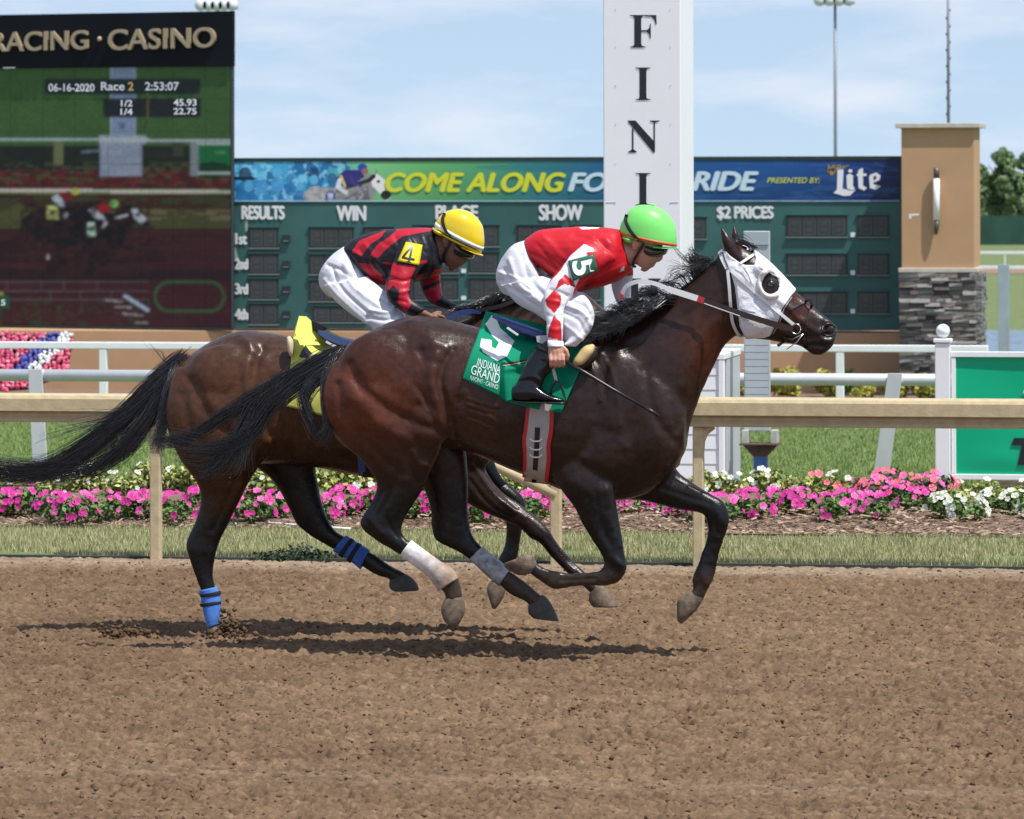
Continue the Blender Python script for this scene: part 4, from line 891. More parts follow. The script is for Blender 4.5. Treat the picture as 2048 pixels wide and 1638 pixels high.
while z > zq + 0.0:
    hgt = sr.uniform(0.04, 0.075); z -= hgt
    for face in (0, 1):
        p = 0.0; L = DQ + 0.05
        while p < L - 0.02:
            w = min(sr.uniform(0.11, 0.32), L - p)
            if L - p - w < 0.08: w = L - p
            dep = 0.10 + sr.uniform(0, 0.055)
            if face == 1:
                Vb, Fb = box_v(XQ1 + 0.01 - .04, XQ1 + .01 + dep - .04, YQ - 0.02 + p + .003, YQ - .02 + p + w - .003, z + .004, z + hgt - .004); side_stone.append((np.array(Vb) + np.array([[sr.uniform(-.008, .008) for _ in range(3)] for _ in Vb]), Fb)); p += w; continue
            o = bpy.data.objects.new('stone', sr.choice(stone_me)); link(o, pil)
            if face == 0: c = (XQ0 - 0.03 + p + w / 2, YQ - 0.01 - dep / 2 + 0.04, z + hgt / 2)
            else: c = (XQ1 + 0.01 + dep / 2 - 0.04, YQ - 0.02 + p + w / 2, z + hgt / 2)
            o.location = Vector(c) - world_loc(pil); o.scale = (w * 0.98, dep, hgt * 0.9) if face == 0 else (dep, w * 0.98, hgt * 0.9)
            md = None
            p += w
V, Fc = join_geo(side_stone); tag(mk('stone_facing', V, Fc, SM[0], pil, smooth=False), kind='stuff')
lt = thing('wall_light', 'slim white tube wall light on the tan pillar', 'lamp', loc=tuple(at(1871, 404, YQ - 0.12)))
cx = at(1873, 404, YQ - 0.1)[0]
V, Fc = tube_geo([(cx, YQ - 0.1, zf(440)), (cx, YQ - 0.1, zf(400)), (cx, YQ - 0.1, zf(357))], 0.052, 16); mk('tube', V, Fc, PANEL, lt)
GM = mat('gunmetal', (0.10, 0.09, 0.085), 0.45, metal=0.4)
V, Fc = tube_geo([(cx, YQ - 0.1, zf(357) + .001), (cx, YQ - 0.1, zf(346)), (cx, YQ - 0.1, zf(336))], 0.045, 14); mk('top_cap', V, Fc, GM, lt)
V, Fc = tube_geo([(cx, YQ - 0.1, zf(440) - .001), (cx, YQ - 0.1, zf(455)), (cx - 0.01, YQ - 0.1, zf(469))], [0.045, 0.042, 0.02], 14); mk('bottom_cap', V, Fc, GM, lt)
for y in (350, 447): box('bracket', cx - 0.02, cx + 0.02, YQ - 0.06, YQ + .001, zf(y) - 0.03, zf(y) + 0.03, GM, lt)
a = at(1818, 428, YQ); poly_plate('faded_patch', [(1818, 428), (1838, 427), (1837, 431), (1823, 432), (1822, 438), (1818, 438)], lambda p, q: at(p, q, YQ - 0.003), LETW, pil, 0.002)

# ================================================================== shrubs and flower display by the wall
def shrub(px, w, top, cols, label, Y, seed):
    c = at(px, 760, Y); z0 = float(zg(Y)); ht = float(at(px, top, Y)[2]) - z0; r = w / 2 / (FPX / 78)
    t = thing('shrub', label, 'shrub', 'low shrubs along the tan wall', (c[0], Y, z0))
    g = random.Random(seed); bl = [(c[0] + g.uniform(-.5, .5) * r, Y + g.uniform(-.3, .3) * r, z0 + ht * g.uniform(.35, .7), r * .6, r * .5, ht * .38) for _ in range(6)]
    V, F, C = leaf_cloud(bl, 900, 0.05, cols, seed, 0.3); mk('foliage', V, F, LEAF, t, smooth=False, cols=C)
    V, Fc = tube_geo([(c[0], Y, z0 - .05), (c[0], Y, z0 + ht * .3), (c[0], Y, z0 + ht * .5)], [0.04, 0.03, 0.02], 6); mk('stem', V, Fc, mat('bark', (0.1, 0.07, 0.05), 0.9), t)
YG = [(0.36, 0.33, 0.05), (0.27, 0.27, 0.05), (0.42, 0.36, 0.08)]; DG = [(0.05, 0.11, 0.03), (0.08, 0.14, 0.04)]
shrub(1572, 78, 735, YG, 'golden shrub right of the grey louvred panel', 51.5, 1); shrub(1655, 62, 738, YG, 'golden shrub left of the white rail post', 51.5, 2); shrub(1695, 44, 734, DG, 'dark green shrub behind the white rail post', 52.4, 3)
shrub(1725, 46, 770, YG, 'small golden shrub right of the white rail post', 50.9, 4); shrub(1790, 60, 752, YG, 'golden shrub left of the stone pillar base', 50.6, 5); shrub(1842, 66, 745, YG, 'golden shrub in front of the stone pillar base', 50.6, 6); shrub(1500, 60, 745, YG, 'golden shrub behind the grey louvred panel', 51.5, 7)
a = at(-300, 800, 50.0); b = at(1840, 800, 50.0)
n = 40; xs = np.linspace(a[0], b[0], 80); ys = np.linspace(47.5, 54, 20); XX, YY = np.meshgrid(xs, ys)
tag(mk('wall_mulch', np.stack([XX.ravel(), YY.ravel(), (zg(YY) + 0.03 + 0.06 * fbm2(XX * 2, YY * 2, 5, 3)).ravel()], 1), grid_faces(20, 80), MULCH), kind='structure')
YD = 49.0; fd = thing('flower_display', 'pink floral display panel with blue and white diagonal stripes', 'flower display', loc=tuple(at(60, 790, YD)))
tilt = 0.35
def fdp(px, py, off=0.0): return at(px, py, YD - tilt * (py - 665) / 115 * 1.0 - off)
poly_plate('backing', [(-18, 668), (146, 668), (138, 720), (128, 752), (52, 780), (-18, 784)], lambda a, b: fdp(a, b, -0.03), mat('display_backing', (0.03, 0.028, 0.03), 0.9), fd, 0.05)
bl_me = {}
for nme, c in (('rose', (0.70, 0.10, 0.20)), ('blush', (0.78, 0.32, 0.42)), ('violet', (0.10, 0.10, 0.42)), ('snow', (0.76, 0.78, 0.80))):
    V, F = lumps(np.zeros((1, 3)), np.array([1.0]), len(nme), 0.8); me = bpy.data.meshes.new('blossom'); me.from_pydata([tuple(v) for v in V], [], [tuple(int(i) for i in f) for f in F]); me.materials.append(mat('blossom_' + nme, c, 0.7)); bl_me[nme] = me
br = random.Random(2); yy = 668
while yy < 782:
    xx = -12
    while xx < 146:
        x = xx + br.uniform(-3, 3); y = yy + br.uniform(-2, 2)
        if in_poly(np.array([[x, y]]), [(-60, 664), (147, 664), (140, 720), (129, 752), (54, 778), (-60, 784)])[0]:
            k = x + (y - 670) * 1.05; nme = 'violet' if 92 < k < 122 and y < 745 else ('snow' if 122 <= k < 152 and y < 760 else br.choice(['rose', 'rose', 'blush']))
            o = bpy.data.objects.new('blossom', bl_me[nme]); link(o, fd); o.location = Vector(fdp(x, y, 0.02)) - fd.location; s = br.uniform(0.036, 0.052); o.scale = (s, s * .8, s * .8); o.rotation_euler = (br.random() * 6, br.random() * 6, br.random() * 6)
        xx += 9.2
    yy += 7.0

# ================================================================== far side: lake, backstretch, trees, light poles
WATER = mat('lake_water', (0.035, 0.10, 0.17), 0.12, spec=0.5, bump=((0.9, 0.35, 1), 0.25, 0.3))
xs = np.array([-400, 400]); V = [(-500, 149, -5.0), (500, 149, -5.0), (500, 186.4, -5.0), (-500, 186.4, -5.0)]; tag(mk('lake', V, [(0, 1, 2, 3)], WATER, smooth=False), kind='structure')
bl = []
for x in np.linspace(-6, 14, 24): bl.append((x, 188 + random.uniform(-.5, .5), -4.75, 0.8, 0.6, 0.32 + random.random() * .25))
V, F, C = leaf_cloud(bl, 5000, 0.10, [(0.05, 0.09, 0.03), (0.08, 0.12, 0.04), (0.11, 0.12, 0.05)], 8); tag(mk('shore_reeds', V, F, LEAF, smooth=False, cols=C), 'green reeds along the far lake shore', 'reeds', kind='stuff')
def far(px, py): return on_ground(px, py)
for yb, ht, lab in ((566, 1.0, 'white far rail nearest the lake beyond the pillar'), (534, 1.05, 'white far rail on the other side of the backstretch dirt')):
    p = far(2010, yb); t = thing('backstretch_rail', lab, 'rail', loc=(p[0], p[1], float(zg(p[1]))))
    z0 = float(zg(p[1])); bevel(box('rail', p[0] - 25, p[0] + 30, p[1] - 0.08, p[1] + 0.08, z0 + ht - 0.12, z0 + ht + 0.08, WHITE, t), 0.02)
    for k in range(-8, 10): box('post', p[0] + k * 3 - .05, p[0] + k * 3 + .05, p[1] - .05, p[1] + .05, z0 - .05, z0 + ht - .12, WHITE, t)
p = far(2010, 548); q = far(2010, 536); V = [(-300, p[1], zg(p[1]) + .03), (300, p[1], zg(p[1]) + .03), (300, q[1], zg(q[1]) + .03), (-300, q[1], zg(q[1]) + .03)]
tag(mk('backstretch_track', V, [(0, 1, 2, 3)], mat('far_dirt', (0.24, 0.15, 0.10), 0.95), smooth=False), kind='structure')
p = far(2010, 490); z0 = float(zg(p[1])); t = thing('windscreen_fence', 'dark green windscreen fence in front of the far trees', 'fence', loc=(p[0], p[1], z0))
zt_ = float(at(2010, 431, p[1])[2]); xs = np.linspace(p[0] - 20, p[0] + 16, 60); V = []
for x in xs: V += [(x, p[1] + 0.06 * math.sin(x * 2.1), z0), (x, p[1] + 0.06 * math.sin(x * 2.1), zt_)]
mk('screen_cloth', V, [(2 * i, 2 * i + 2, 2 * i + 3, 2 * i + 1) for i in range(59)], mat('windscreen', (0.02, 0.075, 0.055), 0.8, var=(0.5, .2)), t)
for k in range(-6, 6): V, Fc = tube_geo([(p[0] + k * 3, p[1] + .15, z0 - .1), (p[0] + k * 3, p[1] + .15, z0 + 1), (p[0] + k * 3, p[1] + .15, zt_)], .05, 6); mk('post', V, Fc, GM, t)
BARK = mat('bark')
def tree(px, top, wpx, Y, label, seed):
    g = random.Random(seed); c = at(px, 430, Y); z0 = float(zg(Y)); zt2 = float(at(px, top, Y)[2]); sc = (Y + 25) / FPX; r = wpx / 2 * sc; ht = zt2 - z0
    t = thing('leafy_tree', label, 'tree', 'trees beyond the windscreen', (c[0], Y, z0))
    V1, F1 = tube_geo([(c[0], Y, z0 - .2), (c[0] + .1, Y, z0 + ht * .35), (c[0] - .1, Y, z0 + ht * .7)], [.35, .25, .1], 8); gs = [(V1, F1)]
    for k in range(5):
        a = g.random() * 6.28; zz = z0 + ht * g.uniform(.3, .6); gs.append(tube_geo([(c[0], Y, zz), (c[0] + math.cos(a) * r * .4, Y + math.sin(a) * r * .4, zz + ht * .15), (c[0] + math.cos(a) * r * .7, Y + math.sin(a) * r * .7, zz + ht * .25)], [.14, .08, .03], 6))
    V, Fc = join_geo(gs); mk('trunk', V, Fc, BARK, t)
    bl = []
    for k in range(70):
        a = g.random() * 6.28; e = g.uniform(.28, .95); w = math.sin(min(1, (1.02 - e) * 1.55) * math.pi / 2) * r
        bl.append((c[0] + math.cos(a) * w * g.uniform(.2, .85), Y + math.sin(a) * w * g.uniform(.2, .85), z0 + ht * e, r * g.uniform(.14, .26), r * .22, r * g.uniform(.12, .2)))
    V, F, C = leaf_cloud(bl, 24000, 0.23, [(0.13, 0.20, 0.09), (0.16, 0.24, 0.10), (0.20, 0.28, 0.12), (0.09, 0.15, 0.065)], seed, .2); mk('crown', V, F, LEAF, t, smooth=False, cols=C)
for px, top, w, Y, lab, sd_ in ((2004, 288, 120, 440, 'leafy green tree with pointed top just right of the pillar', 1), (2062, 300, 130, 448, 'broad green tree cut by the right edge', 2), (1952, 330, 120, 452, 'lower green tree half hidden behind the pillar', 3)): tree(px, top, w, Y, lab, sd_)
STEEL = mat('pole_steel', (0.22, 0.24, 0.26), 0.5, metal=0.4)
def light_pole(px, ytop, Y, wpx, label, head, nl=5):
    c = at(px, 300, Y); sc = (Y + 25) / FPX; zt2 = float(at(px, ytop, Y)[2]); z0 = float(zg(Y)); r = wpx / 2 * sc
    t = thing('light_pole', label, 'light pole', loc=(c[0], Y, z0)); V, Fc = tube_geo([(c[0], Y, z0 - .2), (c[0], Y, (z0 + zt2) / 2), (c[0], Y, zt2)], [r * 1.3, r, r * .8], 10); mk('pole', V, Fc, STEEL, t)
    w = head / 2 * sc; box('crossbar', c[0] - w, c[0] + w, Y - .1, Y + .1, zt2 - .08, zt2 + .08, STEEL, t); box('crossbar', c[0] - w, c[0] + w, Y - .1, Y + .1, zt2 + .75, zt2 + .9, STEEL, t)
    for row in (0, 1):
        for k in range(nl):
            x = c[0] - w + 2 * w * (k + .5) / nl; z = zt2 + row * 0.85 + .1
            rings = [np.stack([x + np.cos(np.arange(12) / 12 * 6.283) * rr, Y - .1 - np.full(12, o), z + .25 - o * .6 + np.sin(np.arange(12) / 12 * 6.283) * rr], 1) for o, rr in ((0, .1), (.12, .24), (.3, .34), (.33, .34))]
            V, Fc = ring_geo(rings); mk('floodlight', V, Fc, WHITE, t)
light_pole(1671, 6, 235, 7, 'far floodlight pole above the right half of the tote board', 78, 4)
light_pole(437, 16, 235, 7, 'far floodlight pole whose lamps rise above the video screen', 82, 5)
Y = 62.0; c = at(1897, 240, Y); t = thing('thin_mast', 'thin grey mast rising behind the tan pillar', 'mast', loc=(c[0], Y, float(zg(Y))))
V, Fc = tube_geo([(c[0], Y, zg(Y)), (c[0], Y, at(1897, 120, Y)[2]), (c[0], Y, at(1897, -60, Y)[2])], [.035, .028, .022], 8); mk('pole', V, Fc, STEEL, t)
for k in range(14): z = at(1897, 20 + k * 16, Y)[2]; V, Fc = sphere_geo((c[0] + .03 * (-1) ** k, Y, z), (.02, .02, .03), 6, 4); mk('clip', V, Fc, STEEL, t)
Y = 30.0; a = at(1996, 600, Y); b = at(2018, 600, Y); z0 = float(zg(Y)); zt2 = float(at(2007, 529, Y)[2])
t = thing('steel_post', 'plain grey steel post standing behind the green sign', 'post', loc=((a[0] + b[0]) / 2, Y, z0))
PG = mat('galvanised_post', (0.36, 0.42, 0.46), 0.5, metal=0.2, var=(6, .1)); w = b[0] - a[0]
bevel(box('web', a[0] + w * .35, b[0] - w * .35, Y, Y + .08, z0 - .05, zt2, PG, t), .002); bevel(box('flange', a[0], b[0], Y - .012, Y - .001, z0 - .05, zt2, PG, t), .002); bevel(box('flange', a[0], b[0], Y + .081, Y + .092, z0 - .05, zt2, PG, t), .002)
# ================================================================== horses
BLACK = np.array([0.0065, 0.0058, 0.0058])
COAT = mat('horse_coat', attr='col', rough=0.30, spec=0.35, var=(30, 0.25, 10), rvar=(45, 0.10), bump=((95, 95, 230), 0.38, 0.0035), bump2=(30, 0.16, 0.006))
HOOF = mat('hoof_horn', (0.135, 0.098, 0.066), 0.7, var=(34, 0.45, 8), bump=((40, 40, 160), 0.5, 0.005))
HAIRM = mat('black_hair', (0.026, 0.025, 0.028), 0.24, spec=0.9)
def smooth01(x, a, b):
    t = np.clip((x - a) / (b - a), 0, 1); return t * t * (3 - 2 * t)
def hoof(sec, Y0, parent, m=HOOF):
    s = [list(q) for q in sec]; a, b = s[0], s[1]; d = [(a[i] - b[i]) * .55 for i in range(4)]
    def shr(q, k): cx, cy = (q[0] + q[2]) / 2, (q[1] + q[3]) / 2; return [cx + (q[0] - cx) * k, cy + (q[1] - cy) * k, cx + (q[2] - cx) * k, cy + (q[3] - cy) * k, q[4] * k, q[5]]
    top = shr([a[i] + d[i] for i in range(4)] + a[4:], .62)
    V, Fc = loft([top, shr(a, .90)] + s[1:], 18, 4, Y0=Y0); return mk('hoof', V, Fc, m, parent)
def strands(name, guides, parent, m=HAIRM, seed=1, r0=0.0028, nseg=14):
    """guides: (pixel polyline with y, n, spread_root m, spread_tip m, wild)"""
    g = np.random.default_rng(seed); Vs = []; Fs = []; off = 0; ns = 3
    for pl, n, sr_, st_, wild in guides:
        W = np.array([at(p[0], p[1], p[2]) for p in pl]); W = cr(W, 6); t0 = np.linspace(0, 1, len(W))
        ncl = max(2, n // 22); cl = g.normal(size=(ncl, 3)); clt = g.normal(size=(ncl, 3)); ph = g.random((ncl, 2)) * 6.28
        n = int(n * (1.0 if nseg > 15 else 1.2)); sr_ *= .8; st_ *= .85
        for k in range(n):
            c = g.integers(0, ncl); L = 1 - 0.55 * g.random() ** 1.3 if g.random() > 0.1 else 1.06
            t = np.linspace(0, L, nseg); P = np.stack([np.interp(np.minimum(t, 1), t0, W[:, i]) for i in range(3)], 1)
            d = (W[-1] - W[-4]); P += np.maximum(t - 1, 0)[:, None] * d * 2
            ro = g.normal(size=3) * np.array([1, .5, 1]) * sr_; to = (clt[c] * 0.75 + g.normal(size=3) * 0.42) * np.array([1, .55, 1]) * st_ * 0.95
            w = t[:, None] ** 1.15
            P = P + ro * (1 - w) + to * w + wild * 0.011 * np.stack([np.sin(t * 7 + ph[c, 0] + g.random()), np.cos(t * 5 + ph[c, 1]) * .6, np.cos(t * 8 + ph[c, 1] + g.random())], 1) * w
            r = r0 * (1.15 - t / L) ** 0.6 * g.uniform(.6, 1.2)
            T = np.gradient(P, axis=0); T /= np.linalg.norm(T, axis=1)[:, None] + 1e-9
            a = np.cross(T, np.array([0.1, 1, 0.2])); a /= np.linalg.norm(a, axis=1)[:, None] + 1e-9; b = np.cross(T, a)
            ring = np.stack([P + r[:, None] * (math.cos(q) * a + math.sin(q) * b) for q in (0, 2.094, 4.189)], 1)
            Vs.append(ring.reshape(-1, 3)); i = np.arange(nseg - 1)[:, None] * ns; j = np.arange(ns)[None]; A = (i + j).ravel(); B = (i + (j + 1) % ns).ravel()
            Fs.append(np.stack([A, B, B + ns, A + ns], 1) + off); off += nseg * ns
    return mk(name, np.concatenate(Vs), np.concatenate(Fs), m, parent)

# ------------------------------------------------------------------ number 5: leading dark bay
h5 = thing('racehorse', 'dark bay racehorse with white blinker hood and green number 5 cloth', 'horse', loc=tuple(ground(1030, 1312)))
torso5 = [(674, 711, 650, 772, .07, 0), (702, 686, 655, 838, .16, 0), (742, 660, 690, 893, .225, 0), (788, 641, 750, 905, .26, 0), (830, 632, 815, 905, .272, 0), (880, 636, 880, 893, .268, 0), (930, 648, 938, 905, .262, 0), (985, 662, 990, 926, .27, 0),
          (1040, 672, 1045, 948, .272, 0), (1100, 675, 1105, 972, .262, 0), (1150, 668, 1150, 990, .245, 0), (1200, 662, 1198, 1000, .228, 0), (1250, 665, 1252, 1000, .215, 0), (1300, 690, 1312, 978, .20, 0), (1348, 740, 1350, 940, .165, 0), (1380, 800, 1370, 902, .10, 0)]
neck5 = [(1185, 672, 1290, 950, .18, 0), (1228, 655, 1362, 892, .165, 0), (1272, 634, 1390, 822, .135, 0), (1322, 602, 1404, 782, .112, 0), (1368, 570, 1424, 740, .096, 0), (1408, 538, 1448, 694, .086, 0), (1440, 508, 1472, 672, .08, 0)]
head5 = [(1432, 512, 1452, 640, .07, 0), (1462, 484, 1466, 668, .088, 0), (1503, 499, 1496, 676, .094, 0), (1540, 527, 1530, 680, .088, 0), (1569, 556, 1562, 684, .074, 0), (1592, 583, 1586, 688, .06, 0), (1615, 604, 1604, 694, .05, 0), (1640, 624, 1618, 704, .05, 0), (1660, 640, 1634, 711, .053, 0), (1672, 651, 1652, 706, .046, 0), (1676, 662, 1668, 690, .03, 0)]
nh5 = [(884, 700, 668, 722, .08, -.13), (893, 745, 652, 752, .105, -.15), (897, 800, 643, 790, .115, -.16), (896, 850, 653, 838, .105, -.16), (880, 900, 690, 890, .088, -.155), (862, 942, 730, 928, .072, -.15), (846, 978, 752, 966, .058, -.145), (824, 1015, 744, 1002, .048, -.14), (808, 1042, 722, 1038, .040, -.14), (804, 1062, 722, 1056, .037, -.14), (812, 1077, 752, 1080, .033, -.14),
       (828, 1088, 790, 1104, .028, -.14), (858, 1110, 828, 1128, .027, -.14), (886, 1129, 856, 1150, .029, -.14), (912, 1146, 874, 1171, .034, -.14), (922, 1174, 889, 1190, .030, -.14), (926, 1196, 887, 1203, .032, -.14)]
fh5 = [(925, 840, 790, 850, .09, .13), (934, 925, 815, 925, .08, .14), (937, 985, 848, 978, .062, .14), (937, 1030, 860, 1020, .050, .14), (943, 1062, 862, 1054, .041, .14), (954, 1083, 872, 1080, .036, .14), (968, 1097, 922, 1108, .030, .14), (995, 1121, 960, 1135, .026, .14), (1020, 1142, 990, 1162, .028, .14), (1050, 1163, 1018, 1187, .033, .14), (1075, 1185, 1050, 1203, .029, .14), (1094, 1199, 1058, 1212, .031, .14)]
nf5 = [(1235, 890, 1090, 930, .07, -.14), (1228, 965, 1122, 980, .072, -.15), (1234, 1008, 1148, 1016, .06, -.15), (1241, 1050, 1168, 1054, .05, -.15), (1246, 1085, 1187, 1086, .043, -.15), (1252, 1118, 1205, 1114, .040, -.15), (1253, 1142, 1206, 1132, .039, -.15), (1238, 1164, 1200, 1140, .036, -.15), (1212, 1172, 1192, 1142, .03, -.15), (1172, 1172, 1172, 1145, .025, -.15), (1140, 1175, 1140, 1146, .025, -.15), (1110, 1180, 1112, 1142, .032, -.15), (1088, 1168, 1096, 1138, .028, -.15), (1070, 1155, 1082, 1132, .028, -.15), (1058, 1148, 1072, 1124, .03, -.15)]
ff5 = [(1345, 915, 1170, 975, .09, .10), (1358, 945, 1225, 995, .08, .12), (1387, 966, 1300, 1004, .062, .12), (1424, 989, 1360, 1020, .050, .12), (1448, 1006, 1402, 1026, .043, .12), (1459, 1036, 1413, 1040, .040, .12), (1455, 1061, 1416, 1066, .034, .12), (1444, 1092, 1406, 1097, .026, .12), (1435, 1124, 1396, 1126, .025, .12), (1428, 1155, 1384, 1158, .032, .12), (1416, 1180, 1386, 1177, .027, .12), (1406, 1200, 1376, 1190, .029, .12)]
def ear(b0, b1, mid0, mid1, tip, y, Y0=0.0):
    return loft([(*b0, *b1, .030, y), (*mid0, *mid1, .030, y), ((mid0[0] * .4 + tip[0] * .6) + 2, mid0[1] * .4 + tip[1] * .6, (mid1[0] * .4 + tip[0] * .6) - 2, mid1[1] * .4 + tip[1] * .6, .018, y), (tip[0] + 1, tip[1], tip[0] - 1, tip[1], .004, y)], 14, 4, Y0=Y0)
parts = [loft(torso5, 32, 3, p=2.15), loft(neck5, 24, 3), loft(head5, 24, 4, p=2.2)] + [loft(x, 18, 4) for x in (nh5, fh5, nf5, ff5)]
parts += [ear((1488, 520), (1452, 512), (1470, 485), (1443, 482), (1442, 452), -.055), ear((1500, 515), (1466, 505), (1484, 482), (1462, 478), (1468, 451), .045)]
# shoulder, triceps, stifle, jaw and eye mass
def blob(px, py, y, rx, rz, ry, Y0=0.0): c = at(px, py, Y0 + y); return sphere_geo(c, (rx / 381, ry, rz / 381), 20, 14)
parts += [blob(1205, 895, -.125, 88, 80, .105), blob(1300, 850, -.10, 60, 105, .10), blob(1205, 895, .125, 88, 80, .105), blob(1300, 860, .10, 55, 95, .11), blob(852, 838, -.185, 48, 62, .085), blob(770, 740, -.17, 95, 80, .10), blob(770, 740, .17, 95, 80, .10), blob(715, 800, -.16, 55, 80, .09),
          blob(1499, 628, -.05, 40, 46, .055), blob(1499, 628, .05, 40, 46, .055), blob(1524, 540, -.068, 16, 12, .03), blob(1524, 540, .068, 16, 12, .03), blob(1342, 900, -.06, 22, 28, .06), blob(1352, 922, .05, 9, 14, .05), blob(1600, 640, -.028, 28, 10, .03), blob(1654, 662, -.028, 15, 16, .03), blob(1654, 662, .028, 15, 16, .03)]
V5, Q5 = remesh(parts, 0.0085, 11)
fr = random.Random(4)
st5 = [  # hindquarter and flank
 ([(905, 700), (888, 725), (880, 760), (888, 800), (900, 845)], 7, -.016), ([(872, 708), (862, 740), (868, 790), (880, 830), (884, 856)], 11, .014), ([(850, 690), (875, 688), (900, 700)], 9, .010), ([(840, 700), (850, 720), (872, 726)], 8, -.008),
 ([(700, 730), (720, 770), (770, 815), (830, 845), (880, 862)], 10, -.012), ([(690, 760), (715, 800), (765, 850), (820, 880)], 14, .010), ([(675, 770), (690, 830), (730, 880), (780, 930)], 9, -.008), ([(740, 690), (730, 740), (750, 800)], 16, .006),
 ([(830, 770), (850, 800), (860, 830), (872, 850)], 6, -.006), ([(838, 795), (856, 822)], 5, .005), ([(760, 655), (800, 690), (830, 700)], 14, -.006), ([(820, 640), (850, 660), (865, 680)], 12, .008), ([(830, 905), (838, 925), (850, 930)], 9, .010), ([(800, 930), (790, 970), (770, 1010), (755, 1030)], 6, -.005), ([(812, 960), (800, 1000), (790, 1030)], 6, .004),
 ([(735, 1032), (752, 1052), (764, 1066)], 6, .006), ([(775, 1040), (785, 1062), (800, 1078)], 5, -.006), ([(764, 985), (748, 1020)], 4, -.005), ([(900, 1140), (905, 1158)], 8, .004), ([(1226, 1112), (1244, 1132)], 5, .006), ([(1214, 1120), (1224, 1140)], 4, -.005), ([(1118, 1150), (1108, 1168)], 6, .004), ([(1430, 1020), (1446, 1046)], 6, .005), ([(1425, 1040), (1436, 1066)], 4, -.004), ([(1404, 1148), (1412, 1166)], 7, .004),
 # flank folds
 ] + [([(912 + fr.uniform(-8, 22), y0 + fr.uniform(-2, 2)), (940 + fr.uniform(-8, 8), y0 - 1 + fr.uniform(-2, 3)), (965 + fr.uniform(-10, 10), y0 + 8 + fr.uniform(-2, 4)), (985 + fr.uniform(-15, 16), y0 + 18 + fr.uniform(-4, 6))], 2.6, sg * fr.uniform(.002, .0042)) for y0 in (792, 799, 806, 813, 820, 828, 836) for sg in (1, -1)] + [
 ([(920, 800), (905, 850), (910, 890)], 10, -.010), ([(930, 760), (915, 790), (905, 820)], 8, -.006),
 # shoulder and forearm
 ([(1215, 720), (1200, 780), (1190, 840), (1170, 900)], 10, -.010), ([(1240, 700), (1230, 770), (1225, 830), (1250, 890)], 14, .008), ([(1290, 740), (1300, 800), (1320, 850), (1350, 880)], 10, -.009), ([(1170, 720), (1195, 760), (1200, 800)], 5, .006), ([(1178, 700), (1205, 745), (1213, 800)], 4, -.005), ([(1190, 690), (1220, 735), (1235, 800), (1240, 850)], 5, .006),
 ([(1165, 935), (1210, 955), (1260, 945), (1300, 925)], 14, -.008), ([(1150, 965), (1180, 985), (1225, 975)], 10, .004), ([(1190, 985), (1200, 1040), (1222, 1090)], 5, -.006), ([(1215, 980), (1222, 1040), (1238, 1090)], 6, .005), ([(1172, 1005), (1186, 1050), (1208, 1095)], 6, .004), ([(1225, 1125), (1240, 1130)], 9, .005), ([(1190, 1158), (1150, 1160), (1120, 1160)], 4, -.004), ([(1190, 1150), (1120, 1150)], 3, .003),
 ([(1320, 975), (1380, 995), (1420, 1008)], 5, -.005), ([(1378, 975), (1398, 985)], 5, .005), ([(1425, 1080), (1412, 1130)], 4, -.003),
 # neck: jugular groove and ridges
 ([(1460, 660), (1420, 720), (1385, 790), (1355, 860)], 8, -.010), ([(1430, 640), (1395, 700), (1370, 770)], 10, .006), ([(1240, 690), (1290, 680), (1340, 660), (1400, 610)], 10, -.006), ([(1352, 645), (1365, 655)], 5, .003),
 # head
 ([(1560, 600), (1600, 640), (1640, 668)], 5, .006), ([(1545, 640), (1580, 662), (1620, 676)], 6, -.005), ([(1498, 560), (1540, 590), (1590, 620)], 6, .004), ([(1606, 694), (1630, 690), (1650, 694), (1664, 698)], 3, -.012), ([(1622, 705), (1640, 706)], 6, .006), ([(1530, 610), (1560, 620)], 5, -.004), ([(1480, 600), (1510, 650)], 14, .006)]
V5 = sculpt(V5, Q5, [(a, b * 1.08, c * 1.0) for a, b, c in st5], 0.25, 0.3)
V5 = sculpt(V5, Q5, [([(1651, 653), (1660, 655), (1664, 661), (1660, 667), (1654, 668)], 8, -.042), ([(1642, 664), (1647, 649), (1660, 642), (1671, 650), (1673, 664)], 3.2, .008), ([(1644, 676), (1658, 679)], 5, .006)], 0, 0.02)
P = proj(V5); N5 = normals(V5, Q5)
V5 = V5 + N5 * ((vn3(V5 * 42, 13) - .5) * .0032 * smooth01(P[:, 1], 960, 1040) + (vn3(V5 * 28, 3) - .5) * .0025 + (vn3(V5 * 9, 4) - .5) * .006)[:, None]
